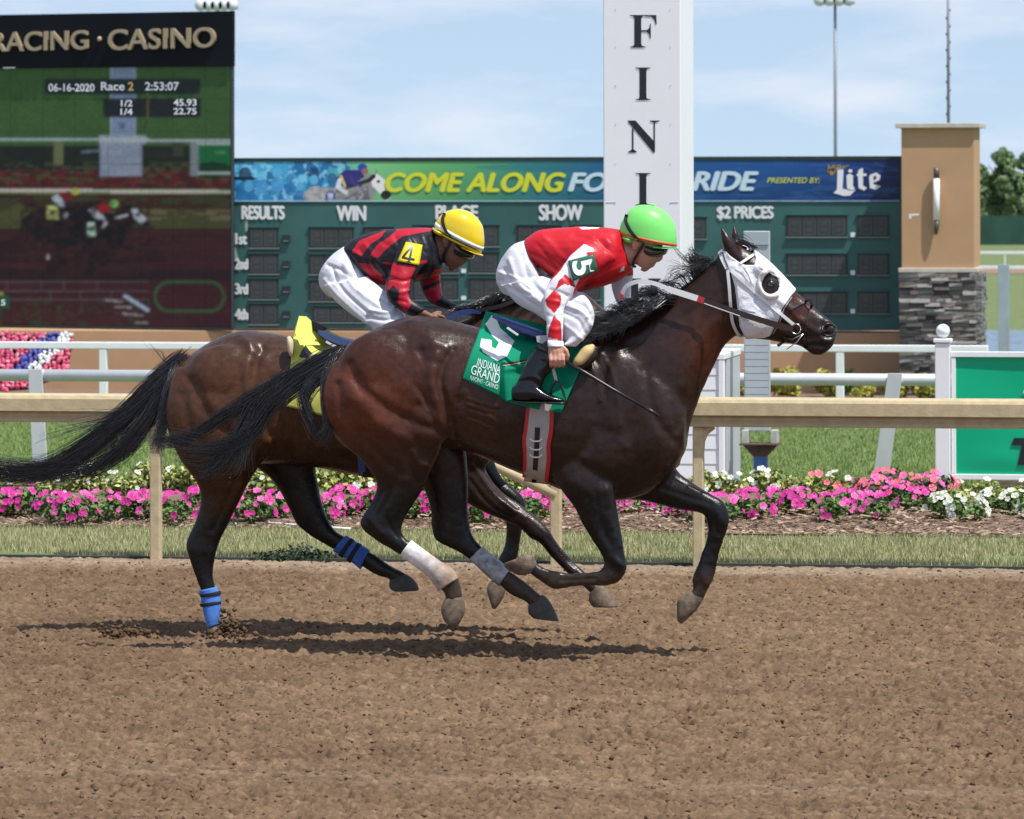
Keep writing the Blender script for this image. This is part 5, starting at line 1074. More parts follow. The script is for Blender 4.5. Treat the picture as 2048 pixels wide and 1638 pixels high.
def coat5(P, V):
    x, y = P[:, 0], P[:, 1]; n = fbm2(x / 60, y / 60, 5, 3)[:, None]
    dark = np.array([0.0235, 0.0112, 0.0080]); red = np.array([0.098, 0.0260, 0.0112]); brn = np.array([0.052, 0.020, 0.0105])
    hq = np.exp(-(((x - 720) / 150) ** 2 + ((y - 800) / 95) ** 2))[:, None]; c = dark * np.ones((len(x), 1))
    c = c + (red - dark) * np.clip(hq * 1.25, 0, 1)
    fl = np.exp(-(((x - 945) / 90) ** 2 + ((y - 800) / 90) ** 2))[:, None]; c = c + (brn - c) * np.clip(fl, 0, 1) * .9
    nk = np.exp(-(((x - 1415) / 50) ** 2 + ((y - 690) / 70) ** 2))[:, None]; c = c + (red * .9 - c) * nk * .8
    fc = np.exp(-(((x - 1600) / 36) ** 2 + ((y - 615) / 34) ** 2))[:, None]; c = c + (np.array([0.055, 0.018, 0.010]) - c) * np.clip(fc * 1.2, 0, 1)
    ey = np.exp(-(((x - 1541) / 26) ** 2 + ((y - 567) / 30) ** 2) ** 2)[:, None]; c = c * (1 - ey * .75)
    mz = smooth01(x, 1618, 1650)[:, None]; c = c * (1 - mz) + np.array([0.012, 0.010, 0.010]) * mz
    nos = np.exp(-(((x - 1657) / 10) ** 2 + ((y - 660) / 9) ** 2) ** 2)[:, None]; c = c + (np.array([0.022, 0.007, 0.007]) - c) * nos; rim = np.exp(-((np.hypot(x - 1657, (y - 660) * 1.1) - 15) / 4) ** 2)[:, None]; c = c + (np.array([0.045, 0.038, 0.038]) - c) * rim * .7
    lg = smooth01(y + 12 * (n[:, 0] - .5), 925, 1010)[:, None]; c = c * (1 - lg) + BLACK * lg
    c = c * (0.8 + 0.4 * n)
    dust = smooth01(y, 1125, 1180)[:, None] * (0.55 + .5 * n); c = c * (1 - dust * .6) + np.array([0.10, 0.065, 0.042]) * dust * .6
    return c
mk('body', V5, Q5, COAT, h5, cols=coat5(P, V5))
B5 = bvh_of(V5, Q5)
hoof([(930, 1200, 884, 1204, .036, -.14), (930, 1222, 882, 1222, .042, -.14), (920, 1245, 888, 1240, .042, -.14), (912, 1254, 896, 1250, .030, -.14)], 0, h5)
hoof([(1098, 1197, 1054, 1213, .036, .14), (1108, 1218, 1057, 1226, .044, .14), (1117, 1240, 1064, 1234, .046, .14), (1116, 1242, 1066, 1236, .040, .14)], 0, h5, mat('hoof_dark', (0.06, 0.055, 0.05), 0.7, var=(30, .3)))
hoof([(1072, 1119, 1056, 1150, .034, -.15), (1066, 1112, 1036, 1150, .041, -.15), (1061, 1109, 1014, 1138, .046, -.15), (1058, 1108, 1007, 1128, .044, -.15), (1056, 1110, 1010, 1126, .036, -.15)], 0, h5)
hoof([(1408, 1199, 1370, 1186, .034, .12), (1394, 1219, 1356, 1198, .042, .12), (1376, 1237, 1354, 1222, .044, .12), (1364, 1247, 1355, 1240, .034, .12)], 0, h5)
BAND = mat('white_bandage', attr='col', rough=0.85, spec=0.2, var=(30, 0.20, 7), bump=(40, 0.5, 0.008)); BANDG = mat('grey_bandage', (0.34, 0.35, 0.38), 0.85, spec=0.2, var=(30, 0.45, 7), bump=(40, 0.5, 0.008))
def bandage(sec, m, parent, Y0=0.0, g=0.0095):
    V, Fc = loft(sec, 24, 6, Y0=Y0, grow=g); V = np.asarray(V); t = (proj(V)[:, 0] - 815) / 75; w = np.clip(t * 1.2 - .25 + .5 * (vn3(V * 40, 2) - .5), 0, 1)[:, None]
    o = mk('leg_bandage', V, Fc, m, parent, cols=np.array([.70, .68, .67]) * (1 - w) + np.array([.33, .24, .18]) * w)
    return o
bandage([(821, 1083, 802, 1109, .027, -.14), (840, 1097, 815, 1118, .027, -.14), (862, 1113, 835, 1133, .028, -.14), (886, 1130, 858, 1150, .030, -.14), (904, 1141, 871, 1168, .034, -.14), (914, 1158, 880, 1180, .034, -.14)], BAND, h5)
bandage([(963, 1095, 941, 1117, .026, .14), (980, 1110, 958, 1132, .026, .14), (1000, 1126, 976, 1149, .027, .14), (1018, 1142, 1000, 1170, .029, .14)], BANDG, h5)
# white blinker hood: shell over the head
def shell(name, V, Q, poly, off, m, parent, holes=(), th=0.003):
    Pq = proj(V); inside = in_poly(Pq, poly)
    for hpoly in holes: inside &= ~in_poly(Pq, hpoly)
    keep = inside[Q].sum(1) >= 3; q = Q[keep]; ids = np.unique(q); mp = -np.ones(len(V), int); mp[ids] = np.arange(len(ids)); q = mp[q]; v = V[ids].copy(); nn = normals(V, Q)[ids]
    e = np.sort(np.concatenate([q[:, [0, 1]], q[:, [1, 2]], q[:, [2, 3]], q[:, [3, 0]]]), 1); ue, ct = np.unique(e, axis=0, return_counts=True); bd_ = np.unique(ue[ct == 1])
    v = v + nn * off
    pv = proj(v); allp = [np.vstack([poly, poly[:1]])] + [np.vstack([hp, hp[:1]]) for hp in holes]
    for b in bd_:    # snap the border to the drawn outline
        best = None
        for pl in allp:
            for a, c in zip(np.array(pl[:-1], float), np.array(pl[1:], float)):
                t = np.clip(((pv[b] - a) @ (c - a)) / ((c - a) @ (c - a)), 0, 1); s = a + t * (c - a); d = np.linalg.norm(pv[b] - s)
                if best is None or d < best[0]: best = (d, s)
        if best[0] < 7: v[b] = at(best[1][0], best[1][1], v[b][1])
    o = mk(name, v, q, m, parent); md = o.modifiers.new('s', 'SOLIDIFY'); md.thickness = th; md.offset = -1; return o
HOODM = mat('hood_cloth', (0.72, 0.73, 0.77), 0.7, spec=0.25, var=(12, 0.05), bump=(34, 0.5, 0.010), bump2=(13, 0.6, 0.03))
hp = np.array([(1437, 508), (1446, 498), (1460, 512), (1476, 523), (1490, 530), (1509, 530), (1512, 514), (1506, 506), (1482, 494), (1486, 490), (1512, 500), (1535, 520), (1560, 548), (1580, 566), (1592, 580), (1582, 592), (1563, 620), (1558, 640), (1550, 652), (1540, 672), (1528, 676), (1505, 675), (1490, 675), (1480, 655), (1475, 620), (1470, 575), (1462, 545), (1452, 540)], float)
eyeh = np.array([(1524 + 17.5 * math.cos(a) + 3 * math.cos(a) * math.sin(a), 566 + 22 * math.sin(a)) for a in np.linspace(0, 6.283, 22)[:-1]]) + [17, 1]
shell('blinker_hood', V5, Q5, hp, 0.010, HOODM, h5, [eyeh])
SEAM = mat('hood_seam', (0.50, 0.52, 0.58), .7)
for pl in ([(1473, 560), (1478, 610), (1482, 650), (1490, 671)], [(1584, 594), (1568, 618), (1560, 642), (1546, 668)], [(1488, 534), (1500, 556), (1512, 600)], [(1470, 538), (1486, 548), (1500, 570)], [(1482, 617), (1500, 622), (1511, 624)], [(1511, 530), (1530, 540), (1560, 556)]): strip('hood_seam', pl, 1.2, SEAM, h5, bvh=B5, off=.0135, th=.002)
# eye and its cup
ce = surf(B5, 1541, 567, 0.0); V, Fc = sphere_geo(ce + np.array([0, 0.012, 0]), (0.024, 0.024, 0.020), 16, 10); mk('eye', V, Fc, mat('horse_eye', (0.012, 0.008, 0.006), 0.08, spec=0.8, coat=1), h5)
cupc = np.array([ce - np.array([0, 0.012, 0])]); ring = []
for a in np.linspace(R_(62), R_(285), 22):
    row = []
    for rr, yo in ((22, 0.012), (25, -.012), (30, -.016), (34, -.002), (34, .02), (26, .02)): row.append(at(1539 + rr * .92 * math.cos(-a) * -1 * -1, 567 - rr * 1.08 * math.sin(a) * -1 * -1, ce[1] + yo))
    ring.append(row)
ring = []
for a in np.linspace(R_(108), R_(312), 26):   # open toward the front, deepest behind and below the eye
    sy = surf(B5, 1541 + 26 * math.cos(a) * .95, 567 - 26 * math.sin(a) * 1.12, .010)[1]; row = [at(1541 + rr * math.cos(a) * .95, 567 - rr * math.sin(a) * 1.12, sy + yo) for rr, yo in ((18.5, 0.012), (19.5, -.016), (23, -.024), (28, -.014), (30.5, .010), (25, .02))]
    ring.append(row)
V, Fc = ring_geo(np.array(ring)); mk('blinker_cup', V, Fc, mat('cup_vinyl', (0.74, 0.72, 0.66), 0.4), h5)
LEA = mat('dark_leather', (0.018, 0.012, 0.010), 0.45, var=(20, .2)); WST = mat('white_strap', (0.76, 0.77, 0.78), 0.5); RUB = mat('brown_rein', (0.030, 0.016, 0.013), 0.5); REDT = mat('red_tape', (0.42, 0.03, 0.035), 0.5)
br_ = h5
strip('cheek_strap', [(1462, 541), (1490, 566), (1520, 593), (1550, 618), (1570, 635), (1588, 650)], 6.5, WST, br_, bvh=B5, off=0.017)
strip('throat_latch', [(1455, 540), (1458, 570), (1461, 610), (1464, 640), (1472, 662), (1482, 676)], 6, WST, br_, bvh=B5, off=0.014, fb=-.06)
strip('crown_strap', [(1441, 503), (1448, 520), (1456, 536)], 12, WST, br_, bvh=B5, off=0.019, fb=-.07)
strip('hood_slot', [(1445, 505), (1450, 520), (1456, 534)], 2, LEA, br_, bvh=B5, off=0.023, fb=-.07)
strip('browband', [(1480, 527), (1492, 519), (1507, 509)], 5, WST, br_, bvh=B5, off=0.016, fb=-.07)
strip('noseband', [(1568, 626), (1590, 613), (1608, 604), (1620, 599)], 4.5, LEA, br_, bvh=B5, off=0.010, fb=-.045); strip('noseband', [(1621, 600), (1623, 612), (1617, 635), (1610, 665), (1608, 695)], 4.5, LEA, br_, bvh=B5, off=0.010, fb=-.045)
strip('chin_strap', [(1592, 662), (1605, 660), (1618, 662)], 4, LEA, br_, bvh=B5, off=0.008); strip('chin_strap', [(1555, 692), (1566, 684), (1576, 676)], 6, LEA, br_, bvh=B5, off=0.012, fb=-.05)
bc = surf(B5, 1592, 658, 0.02); th_ = np.linspace(0, 6.283, 25); V, Fc = tube_geo(np.stack([bc[0] + .024 * np.cos(th_), bc[1] + 0 * th_, bc[2] + .026 * np.sin(th_)], 1), .0035, 8); CHROME = mat('bit_steel', (0.6, 0.6, 0.6), 0.25, metal=1.0); mk('bit_ring', V, Fc, CHROME, h5)
V, Fc = tube_geo([at(1606, 668, bc[1]), at(1594, 684, bc[1]), at(1573, 699, bc[1] + .01)], [.004, .0035, .002], 6); mk('bit_shank', V, Fc, CHROME, h5)
V, Fc = tube_geo([at(1606, 668, bc[1] + .01), at(1585, 680, bc[1]), at(1567, 676, bc[1])], [.006, .006, .005], 8); mk('bit_roller', V, Fc, LEA, h5)
by = bc[1]
strip('rein', [(1244, 588, -.10), (1254, 572, -.11), (1276, 563, -.12), (1305, 566, -.125), (1335, 577, -.13)], 8.5, WST, br_, sub=8)
strip('rein', [(1335, 577, -.13), (1345, 581, -.135), (1395, 597, -.14)], 12, WST, br_); strip('rein', [(1395, 597, -.14), (1400, 599, -.14), (1408, 602, -.14)], 12.5, REDT, br_); strip('rein', [(1240, 596, -.10), (1243, 590, -.10), (1246, 583, -.10)], 9, REDT, br_)
strip('rein', [(1408, 602, -.14), (1440, 613, -.15), (1480, 627, -.16), (1530, 643, -.155), (1560, 652, -.13), (1586, 658, by - .01)], 11.5, RUB, br_, widths=[11, 11.5, 11.5, 12, 13, 12]); strip('rein_edge', [(1408, 606.5, -.143), (1440, 618, -.153), (1480, 632, -.163)], 1.6, WST, br_)
cn = surf(B5, 1658, 660, -0.004); NSM = mat('nostril_lining', (0.012, 0.004, 0.004), .6)
V, Fc = sphere_geo(np.zeros(3), (.031, .012, .026), 18, 10); V = np.asarray(V); ca, sa = math.cos(.35), math.sin(.35); V = np.stack([V[:, 0] * ca - V[:, 2] * sa, V[:, 1], V[:, 0] * sa + V[:, 2] * ca], 1) + cn; mk('nostril', V, Fc, NSM, h5)
rm = []
for a in np.linspace(R_(20), R_(330), 22): x_ = 1658 + 14 * math.cos(a); y_ = 660 - 12.5 * math.sin(a); q = surf(B5, x_, y_, .003, cn[1] + .012); rm.append(q)
V, Fc = tube_geo(np.array(rm), [.003 + .0045 * math.sin(math.pi * k / 21) for k in range(22)], 8); mk('nostril_rim', V, Fc, mat('muzzle_skin', (.020, .017, .017), .35), h5)
# mane and forelock
gd = []
for k in range(26):
    t = k / 25; x = 1215 + t * 200; y = np.interp(x, [1190, 1228, 1272, 1322, 1368, 1408], [668, 652, 632, 600, 568, 540])
    lift = 24 + 20 * math.sin(k * 1.7) if x < 1335 else 10 + 10 * math.sin(k * 2.3)
    gd.append(([(x, y + 8, -.02), (x - 14, y - lift * .5, -.05), (x - 40, y - lift * .62 + 8, -.08), (x - 62, y - lift * .5 + 20, -.10)], 44 if x < 1335 else 12, .012, .036, 2.2))
for k in range(14):
    x = 1200 + k * 10; y = np.interp(x, [1190, 1228, 1272, 1322], [668, 652, 632, 600]); gd.append(([(x + 20, y, -.05), (x - 6, y + 2, -.13), (x - 36, y + 18, -.17), (x - 58, y + 30 + 10 * math.sin(k * 2.1), -.185)], 52, .014, .036, 1.9))
for k in range(7): x = 1388 + k * 5; gd.append(([(x + 6, 556 - k * 6, -.01), (x - 6, 530 - k * 2, -.03), (x - 16 - k, 514 + k, -.04), (x - 26, 500 + 3 * k, -.03)], 16, .012, .034, 2.6))
gd.append(([(1478, 486, 0), (1492, 488, -.02), (1506, 494, -.03), (1512, 500, -.035)], 50, .02, .01, .6))
strands('mane', gd, h5, seed=3, r0=.0017, nseg=12)
# tail
tl = [([(684, 706, 0), (650, 718, -.01), (590, 745, -.03), (520, 785, -.05), (450, 830, -.06), (380, 872, -.07), (300, 880, -.08)], 330, .022, .032, 1.6), ([(684, 708, 0), (640, 724, -.02), (570, 762, -.04), (510, 810, -.06), (480, 870, -.07), (440, 930, -.08), (400, 945, -.08)], 420, .024, .045, 1.8),
      ([(686, 712, -.01), (660, 730, -.05), (600, 765, -.07), (540, 815, -.08), (500, 870, -.08), (420, 905, -.08), (340, 895, -.08)], 420, .03, .045, 1.8), ([(686, 712, -.02), (668, 735, -.08), (652, 775, -.14), (650, 820, -.17), (655, 860, -.18), (640, 882, -.18)], 260, .022, .022, 1.3), ([(684, 716, -.01), (655, 740, -.06), (620, 770, -.10), (610, 800, -.11), (632, 850, -.12), (645, 880, -.12)], 220, .03, .03, 1.4),
      ([(684, 708, 0), (640, 726, -.03), (560, 780, -.06), (500, 850, -.08), (480, 900, -.09), (470, 940, -.09)], 200, .025, .04, 1.7)]
tl += [([(q[0], q[1], q[2]) for q in pl], 40, a, b * 2.4, 2.5) for pl, n, a, b, w in tl[:3]]
strands('tail', tl, h5, seed=5, r0=.0019, nseg=20)

# ------------------------------------------------------------------ number 4: bay behind
h4 = thing('racehorse', 'brown bay racehorse with blue-banded legs and yellow saddle cloth, second in line', 'horse', loc=tuple(ground(640, 1266)))
def L4(sec, n=20, sub=4, p=2.0): return loft(sec, n, sub, p=p, Y0=Y4)
torso4 = [(360, 727, 338, 795, .07, 0), (388, 705, 340, 866, .16, 0), (428, 680, 385, 922, .225, 0), (482, 661, 460, 932, .262, 0), (532, 665, 540, 928, .265, 0), (590, 673, 600, 930, .262, 0), (660, 685, 660, 940, .27, 0), (730, 690, 730, 954, .27, 0), (800, 682, 800, 965, .262, 0), (860, 662, 860, 972, .24, 0), (920, 646, 910, 968, .225, 0), (975, 650, 962, 940, .20, 0), (1020, 690, 1000, 900, .15, 0)]
neck4 = [(905, 648, 1000, 905, .17, 0), (950, 630, 1050, 850, .15, 0), (1000, 606, 1090, 790, .12, 0), (1050, 592, 1125, 740, .10, 0), (1100, 584, 1155, 705, .088, 0), (1140, 580, 1175, 690, .08, 0)]
head4 = [(1130, 585, 1165, 690, .07, 0), (1165, 584, 1178, 695, .088, 0), (1200, 612, 1195, 712, .09, 0), (1235, 645, 1220, 730, .075, 0), (1270, 680, 1250, 748, .058, 0), (1300, 715, 1280, 768, .05, 0), (1318, 745, 1300, 782, .045, 0), (1322, 760, 1312, 780, .03, 0)]
nh4 = [(555, 715, 352, 735, .08, -.13), (566, 765, 338, 770, .105, -.15), (568, 820, 331, 815, .115, -.16), (556, 875, 336, 866, .105, -.16), (525, 925, 360, 918, .088, -.155), (500, 962, 390, 960, .07, -.15), (485, 990, 401, 992, .057, -.145), (468, 1026, 394, 1030, .049, -.14), (452, 1058, 378, 1068, .043, -.14), (440, 1082, 371, 1090, .040, -.14), (431, 1110, 378, 1116, .034, -.14), (427, 1145, 389, 1148, .028, -.14), (431, 1175, 401, 1180, .027, -.14), (437, 1200, 407, 1206, .030, -.14), (436, 1228, 413, 1232, .032, -.14), (434, 1250, 420, 1254, .030, -.14)]
fh4 = [(640, 850, 470, 860, .09, .13), (632, 930, 505, 925, .08, .14), (637, 970, 548, 965, .062, .14), (645, 1008, 574, 1010, .050, .14), (656, 1038, 588, 1038, .042, .14), (672, 1062, 596, 1052, .037, .14), (694, 1076, 628, 1077, .032, .14), (726, 1096, 688, 1111, .027, .14), (752, 1110, 724, 1134, .029, .14), (775, 1127, 752, 1151, .033, .14), (803, 1142, 777, 1158, .028, .14), (820, 1153, 778, 1166, .030, .14)]
nf4 = [(950, 850, 860, 940, .09, -.11), (965, 925, 905, 985, .075, -.13), (986, 964, 936, 1008, .062, -.13), (1012, 990, 972, 1026, .052, -.13), (1045, 1012, 1012, 1043, .044, -.13), (1078, 1038, 1042, 1059, .040, -.13), (1098, 1058, 1060, 1077, .040, -.13), (1111, 1080, 1080, 1087, .033, -.13), (1130, 1105, 1099, 1110, .026, -.13), (1152, 1128, 1120, 1131, .027, -.13), (1174, 1147, 1140, 1151, .032, -.13), (1192, 1164, 1164, 1171, .027, -.13), (1212, 1178, 1180, 1187, .029, -.13)]
ff4 = [(975, 890, 890, 950, .08, .11), (1000, 948, 950, 990, .06, .12), (1024, 972, 985, 1006, .05, .12), (1045, 992, 1005, 1020, .042, .12), (1053, 1016, 1010, 1036, .04, .12), (1047, 1050, 1012, 1056, .034, .12), (1040, 1088, 1008, 1092, .027, .12), (1035, 1114, 998, 1114, .032, .12), (1022, 1140, 992, 1134, .027, .12), (1014, 1170, 982, 1160, .028, .12)]
parts = [L4(torso4, 32, 3, 2.15), L4(neck4, 24, 3), L4(head4, 22, 3, 2.2)] + [L4(x, 18) for x in (nh4, fh4, nf4, ff4)] + [blob(520, 850, -.19, 44, 60, .08, Y4), blob(450, 765, -.17, 90, 80, .10, Y4), blob(395, 820, -.16, 50, 75, .09, Y4), blob(935, 880, -.14, 60, 70, .10, Y4), ear((1175, 600), (1145, 592), (1160, 566), (1140, 566), (1140, 545), -.05, Y4), ear((1185, 600), (1155, 592), (1170, 568), (1152, 566), (1160, 545), .05, Y4)]
parts = parts[:-2]
parts += [loft([(1170, 600, 1140, 590, .028, y), (1150, 588, 1126, 586, .026, y), (1126, 590, 1118, 596, .006, y)], 12, 4, Y0=Y4) for y in (-.05, .05)]
V4, Q4 = remesh(parts, 0.0085, 11)
st4 = [([(525, 700), (512, 730), (505, 770), (515, 820), (540, 870)], 9, -.014), ([(500, 690), (495, 735), (500, 780)], 12, .012), ([(480, 672), (505, 700), (525, 715)], 10, .008), ([(385, 760), (410, 820), (460, 870), (520, 900)], 11, -.009), ([(365, 790), (380, 850), (420, 910)], 9, -.006), ([(420, 720), (415, 780), (440, 830)], 18, .007), ([(545, 760), (560, 830), (590, 900)], 12, -.010), ([(470, 960), (450, 1010), (425, 1060)], 6, -.005), ([(485, 970), (465, 1020)], 6, .004),
       ([(945, 930), (985, 985), (1030, 1025)], 4, .006), ([(940, 960), (975, 1005), (1020, 1036)], 4, -.006), ([(960, 935), (1000, 985), (1035, 1015)], 4, -.005), ([(1010, 1005), (1050, 1035)], 4, .005), ([(1095, 1075), (1125, 1110), (1150, 1135)], 4, -.004), ([(410, 1110), (408, 1150)], 4, -.003)]
V4 = sculpt(V4, Q4, [(a, b, c * 1.2) for a, b, c in st4], Y4 + .2, Y4 + .3); N4 = normals(V4, Q4); V4 = V4 + N4 * ((vn3(V4 * 28, 3) - .5) * .0025 + (vn3(V4 * 9, 8) - .5) * .006)[:, None]
def coat4(P, V):
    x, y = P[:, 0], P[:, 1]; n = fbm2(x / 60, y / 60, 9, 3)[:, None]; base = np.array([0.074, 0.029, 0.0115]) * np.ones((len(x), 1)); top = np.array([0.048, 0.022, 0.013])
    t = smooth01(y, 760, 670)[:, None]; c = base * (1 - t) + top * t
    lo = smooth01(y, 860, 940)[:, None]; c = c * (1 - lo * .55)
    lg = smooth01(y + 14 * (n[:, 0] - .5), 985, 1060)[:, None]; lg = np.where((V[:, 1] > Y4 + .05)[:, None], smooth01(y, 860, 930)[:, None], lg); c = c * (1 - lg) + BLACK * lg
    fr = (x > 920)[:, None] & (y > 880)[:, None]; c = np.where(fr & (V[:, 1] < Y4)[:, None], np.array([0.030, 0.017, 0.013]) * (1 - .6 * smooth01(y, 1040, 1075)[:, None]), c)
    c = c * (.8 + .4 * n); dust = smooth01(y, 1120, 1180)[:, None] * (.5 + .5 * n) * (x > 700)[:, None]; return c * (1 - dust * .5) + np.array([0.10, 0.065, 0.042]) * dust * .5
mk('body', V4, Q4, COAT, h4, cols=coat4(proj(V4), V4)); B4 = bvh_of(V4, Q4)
hoof([(434, 1248, 416, 1250, .034, -.14), (446, 1262, 418, 1262, .042, -.14), (458, 1276, 424, 1276, .046, -.14), (460, 1282, 426, 1281, .044, -.14)], Y4, h4)
hoof([(822, 1152, 776, 1166, .036, .14), (833, 1166, 780, 1177, .044, .14), (838, 1178, 788, 1182, .046, .14), (836, 1181, 790, 1183, .04, .14)], Y4, h4, mat('hoof_dark'))
hoof([(1214, 1175, 1177, 1188, .034, -.13), (1226, 1193, 1178, 1202, .043, -.13), (1236, 1211, 1184, 1212, .046, -.13), (1234, 1214, 1187, 1214, .04, -.13)], Y4, h4)
hoof([(1014, 1178, 976, 1166, .034, .12), (1006, 1196, 974, 1180, .042, .12), (996, 1212, 980, 1202, .042, .12), (990, 1218, 985, 1214, .03, .12)], Y4, h4)
BLUEB = mat('blue_bandage', (0.08, 0.22, 0.62), 0.8, spec=0.2, var=(22, 0.2, 6), bump=((30, 60, 140), .35, .006)); BLKB = mat('black_band', (0.010, 0.010, 0.013), 0.8)
o = bandage([(430, 1174, 402, 1180, .028, -.14), (437, 1192, 405, 1197, .029, -.14), (438, 1212, 409, 1216, .031, -.14), (436, 1232, 413, 1236, .032, -.14), (434, 1250, 419, 1254, .030, -.14)], BLUEB, h4, Y4)
for a, b in ((1184, 1190), (1203, 1209)):
    V, Fc = loft([(436, a - 2, 403, a + 4, .030, -.14), (438, a + 2, 405, a + 8, .030, -.14), (438, a + 5, 406, a + 10, .030, -.14)], 24, 2, Y0=Y4, grow=.0125); mk('black_stripe', V, Fc, BLKB, o)
BLUED = mat('dark_blue_bandage', (0.055, 0.14, 0.46), 0.8, spec=0.2, var=(22, .2)); o = bandage([(690, 1073, 668, 1100, .028, .14), (710, 1086, 690, 1112, .027, .14), (728, 1097, 708, 1124, .027, .14), (738, 1104, 722, 1136, .028, .14)], BLUED, h4, Y4)
for t in (0.3, 0.62):
    A = np.array([690, 1073]) * (1 - t) + np.array([735, 1102]) * t; Bp = np.array([668, 1100]) * (1 - t) + np.array([718, 1133]) * t; d = np.array([3.5, 2.3]); s = A * .35 + Bp * .65
    V, Fc = loft([(*(A - d), *(Bp - d), .028, .14), (*A, *Bp, .028, .14), (*(A + d), *(Bp + d), .028, .14)], 24, 2, Y0=Y4, grow=.0125); mk('black_stripe', V, Fc, BLKB, o)
tl = [([(366, 722, 0), (335, 745, -.02), (285, 790, -.04), (225, 850, -.06), (150, 905, -.07), (70, 945, -.08), (-40, 945, -.08)], 520, .028, .050, 1.6), ([(364, 724, 0), (330, 750, -.03), (270, 815, -.05), (205, 880, -.07), (120, 935, -.08), (30, 945, -.08), (-60, 930, -.08)], 520, .030, .055, 1.7), ([(362, 730, 0), (332, 770, -.04), (290, 840, -.07), (240, 900, -.08), (170, 945, -.08), (60, 955, -.08)], 360, .032, .05, 1.8),
      ([(360, 734, -.01), (340, 780, -.10), (328, 830, -.14), (318, 870, -.15), (312, 900, -.15)], 240, .024, .028, 1.3), ([(360, 728, 0), (320, 760, -.05), (250, 830, -.07), (200, 860, -.07), (130, 870, -.07)], 90, .03, .07, 2.4), ([(350, 735, 0), (320, 790, -.05), (280, 870, -.07), (230, 915, -.07), (170, 950, -.06)], 120, .03, .05, 2.0), ([(352, 728, 0), (330, 722, -.02), (318, 705, -.03), (300, 690, -.03)], 7, .008, .02, 1.8)]
tl += [(pl, 45, a, b * 2.2, 2.5) for pl, n, a, b, w in tl[:3]]; tl = [([(q[0], q[1], Y4 + q[2]) for q in pl], n, a, b, w) for pl, n, a, b, w in tl]; strands('tail', tl, h4, seed=8, r0=.0019, nseg=20)
gd = []
for k in range(16):
    x = 960 + k * 13; y = np.interp(x, [905, 950, 1000, 1050, 1100, 1160], [648, 630, 606, 592, 584, 580]); gd.append(([(x, y + 6, Y4 - .02), (x - 18, y - 8, Y4 - .05), (x - 40, y - 4, Y4 - .09), (x - 62, y + 8, Y4 - .12)], 50, .014, .022, 1.0))
strands('mane', gd, h4, seed=9, r0=.0026, nseg=10)
strip('rein', [(950, 622, Y4 - .14), (1000, 612, Y4 - .16), (1060, 592, Y4 - .15), (1120, 600, Y4 - .14), (1200, 650, Y4 - .12), (1290, 750, Y4 - .07)], 8, LEA, h4)
# ================================================================== saddles
GCL = mat('green_cloth', (0.0, 0.235, 0.125), 0.75, spec=0.2, var=(10, .06), bump=(240, .1, .002)); YCL = mat('yellow_cloth', (0.58, 0.60, 0.13), 0.75, spec=0.2, var=(10, .06), bump=(240, .1, .002)); CLW = mat('cloth_white', (0.76, 0.77, 0.79), 0.75, spec=.2)
NAVY = mat('navy_leather', (0.018, 0.035, 0.13), 0.35, var=(14, .2), bump=(60, .15, .003)); PADC = mat('pad_foam', (0.58, 0.43, 0.20), 0.8); GIR = mat('girth_elastic', (0.40, 0.36, 0.34), 0.7, var=(20, .1), bump=((200, 200, 40), .2, .002)); BOOT = mat('boot_leather', (0.004, 0.005, 0.009), 0.2, spec=.45, coat=.15, coat_rough=.08, bump=(26, .3, .008)); IRON = mat('stirrup_iron', (0.014, 0.016, 0.018), 0.3)
def patch(left, right, bvh, off, nu, nv, fb, fold=None, bot=None):
    """grid between two pixel edges, laid over the horse; returns points, faces and pixel grid"""
    L = cr(np.array(left, float), 8); Rr = cr(np.array(right, float), 8); tl_ = np.linspace(0, 1, len(L)); tr_ = np.linspace(0, 1, len(Rr)); v = np.linspace(0, 1, nv); u = np.linspace(0, 1, nu)
    Lp = np.stack([np.interp(v, tl_, L[:, i]) for i in (0, 1)], 1); Rp = np.stack([np.interp(v, tr_, Rr[:, i]) for i in (0, 1)], 1)
    G = Lp[:, None] * (1 - u)[None, :, None] + Rp[:, None] * u[None, :, None]
    if bot is not None: G[..., 1] += (np.interp(u, bot[0], bot[1])[None] * (v[:, None] ** 2))
    W = np.zeros((nv, nu, 3))
    for i in range(nv):
        for j in range(nu):
            q = G[i, j]; W[i, j] = surf(bvh, q[0], q[1], off, fb)
    # no sudden steps where the rays pass the horse's back
    for _ in range(3): W[1:-1, :, 1] = (W[:-2, :, 1] + 2 * W[1:-1, :, 1] + W[2:, :, 1]) / 4
    W[..., 1] = np.minimum(W[..., 1], fb + .0) if fb is not None else W[..., 1]
    if fold is not None: W[..., 1] -= fold(G)
    for i in range(nv):
        for j in range(nu): W[i, j] = at(G[i, j, 0], G[i, j, 1], W[i, j, 1])
    return W, G
def cloth_obj(name, W, m, parent, th=.004):
    o = mk(name, W.reshape(-1, 3), grid_faces(W.shape[0], W.shape[1])[:, ::-1], m, parent); md = o.modifiers.new('s', 'SOLIDIFY'); md.thickness = th; md.offset = 0; return o
sd5 = thing('race_saddle', 'navy race saddle with green number 5 cloth and red-edged girth', 'saddle', loc=tuple(at(1090, 680, 0)))
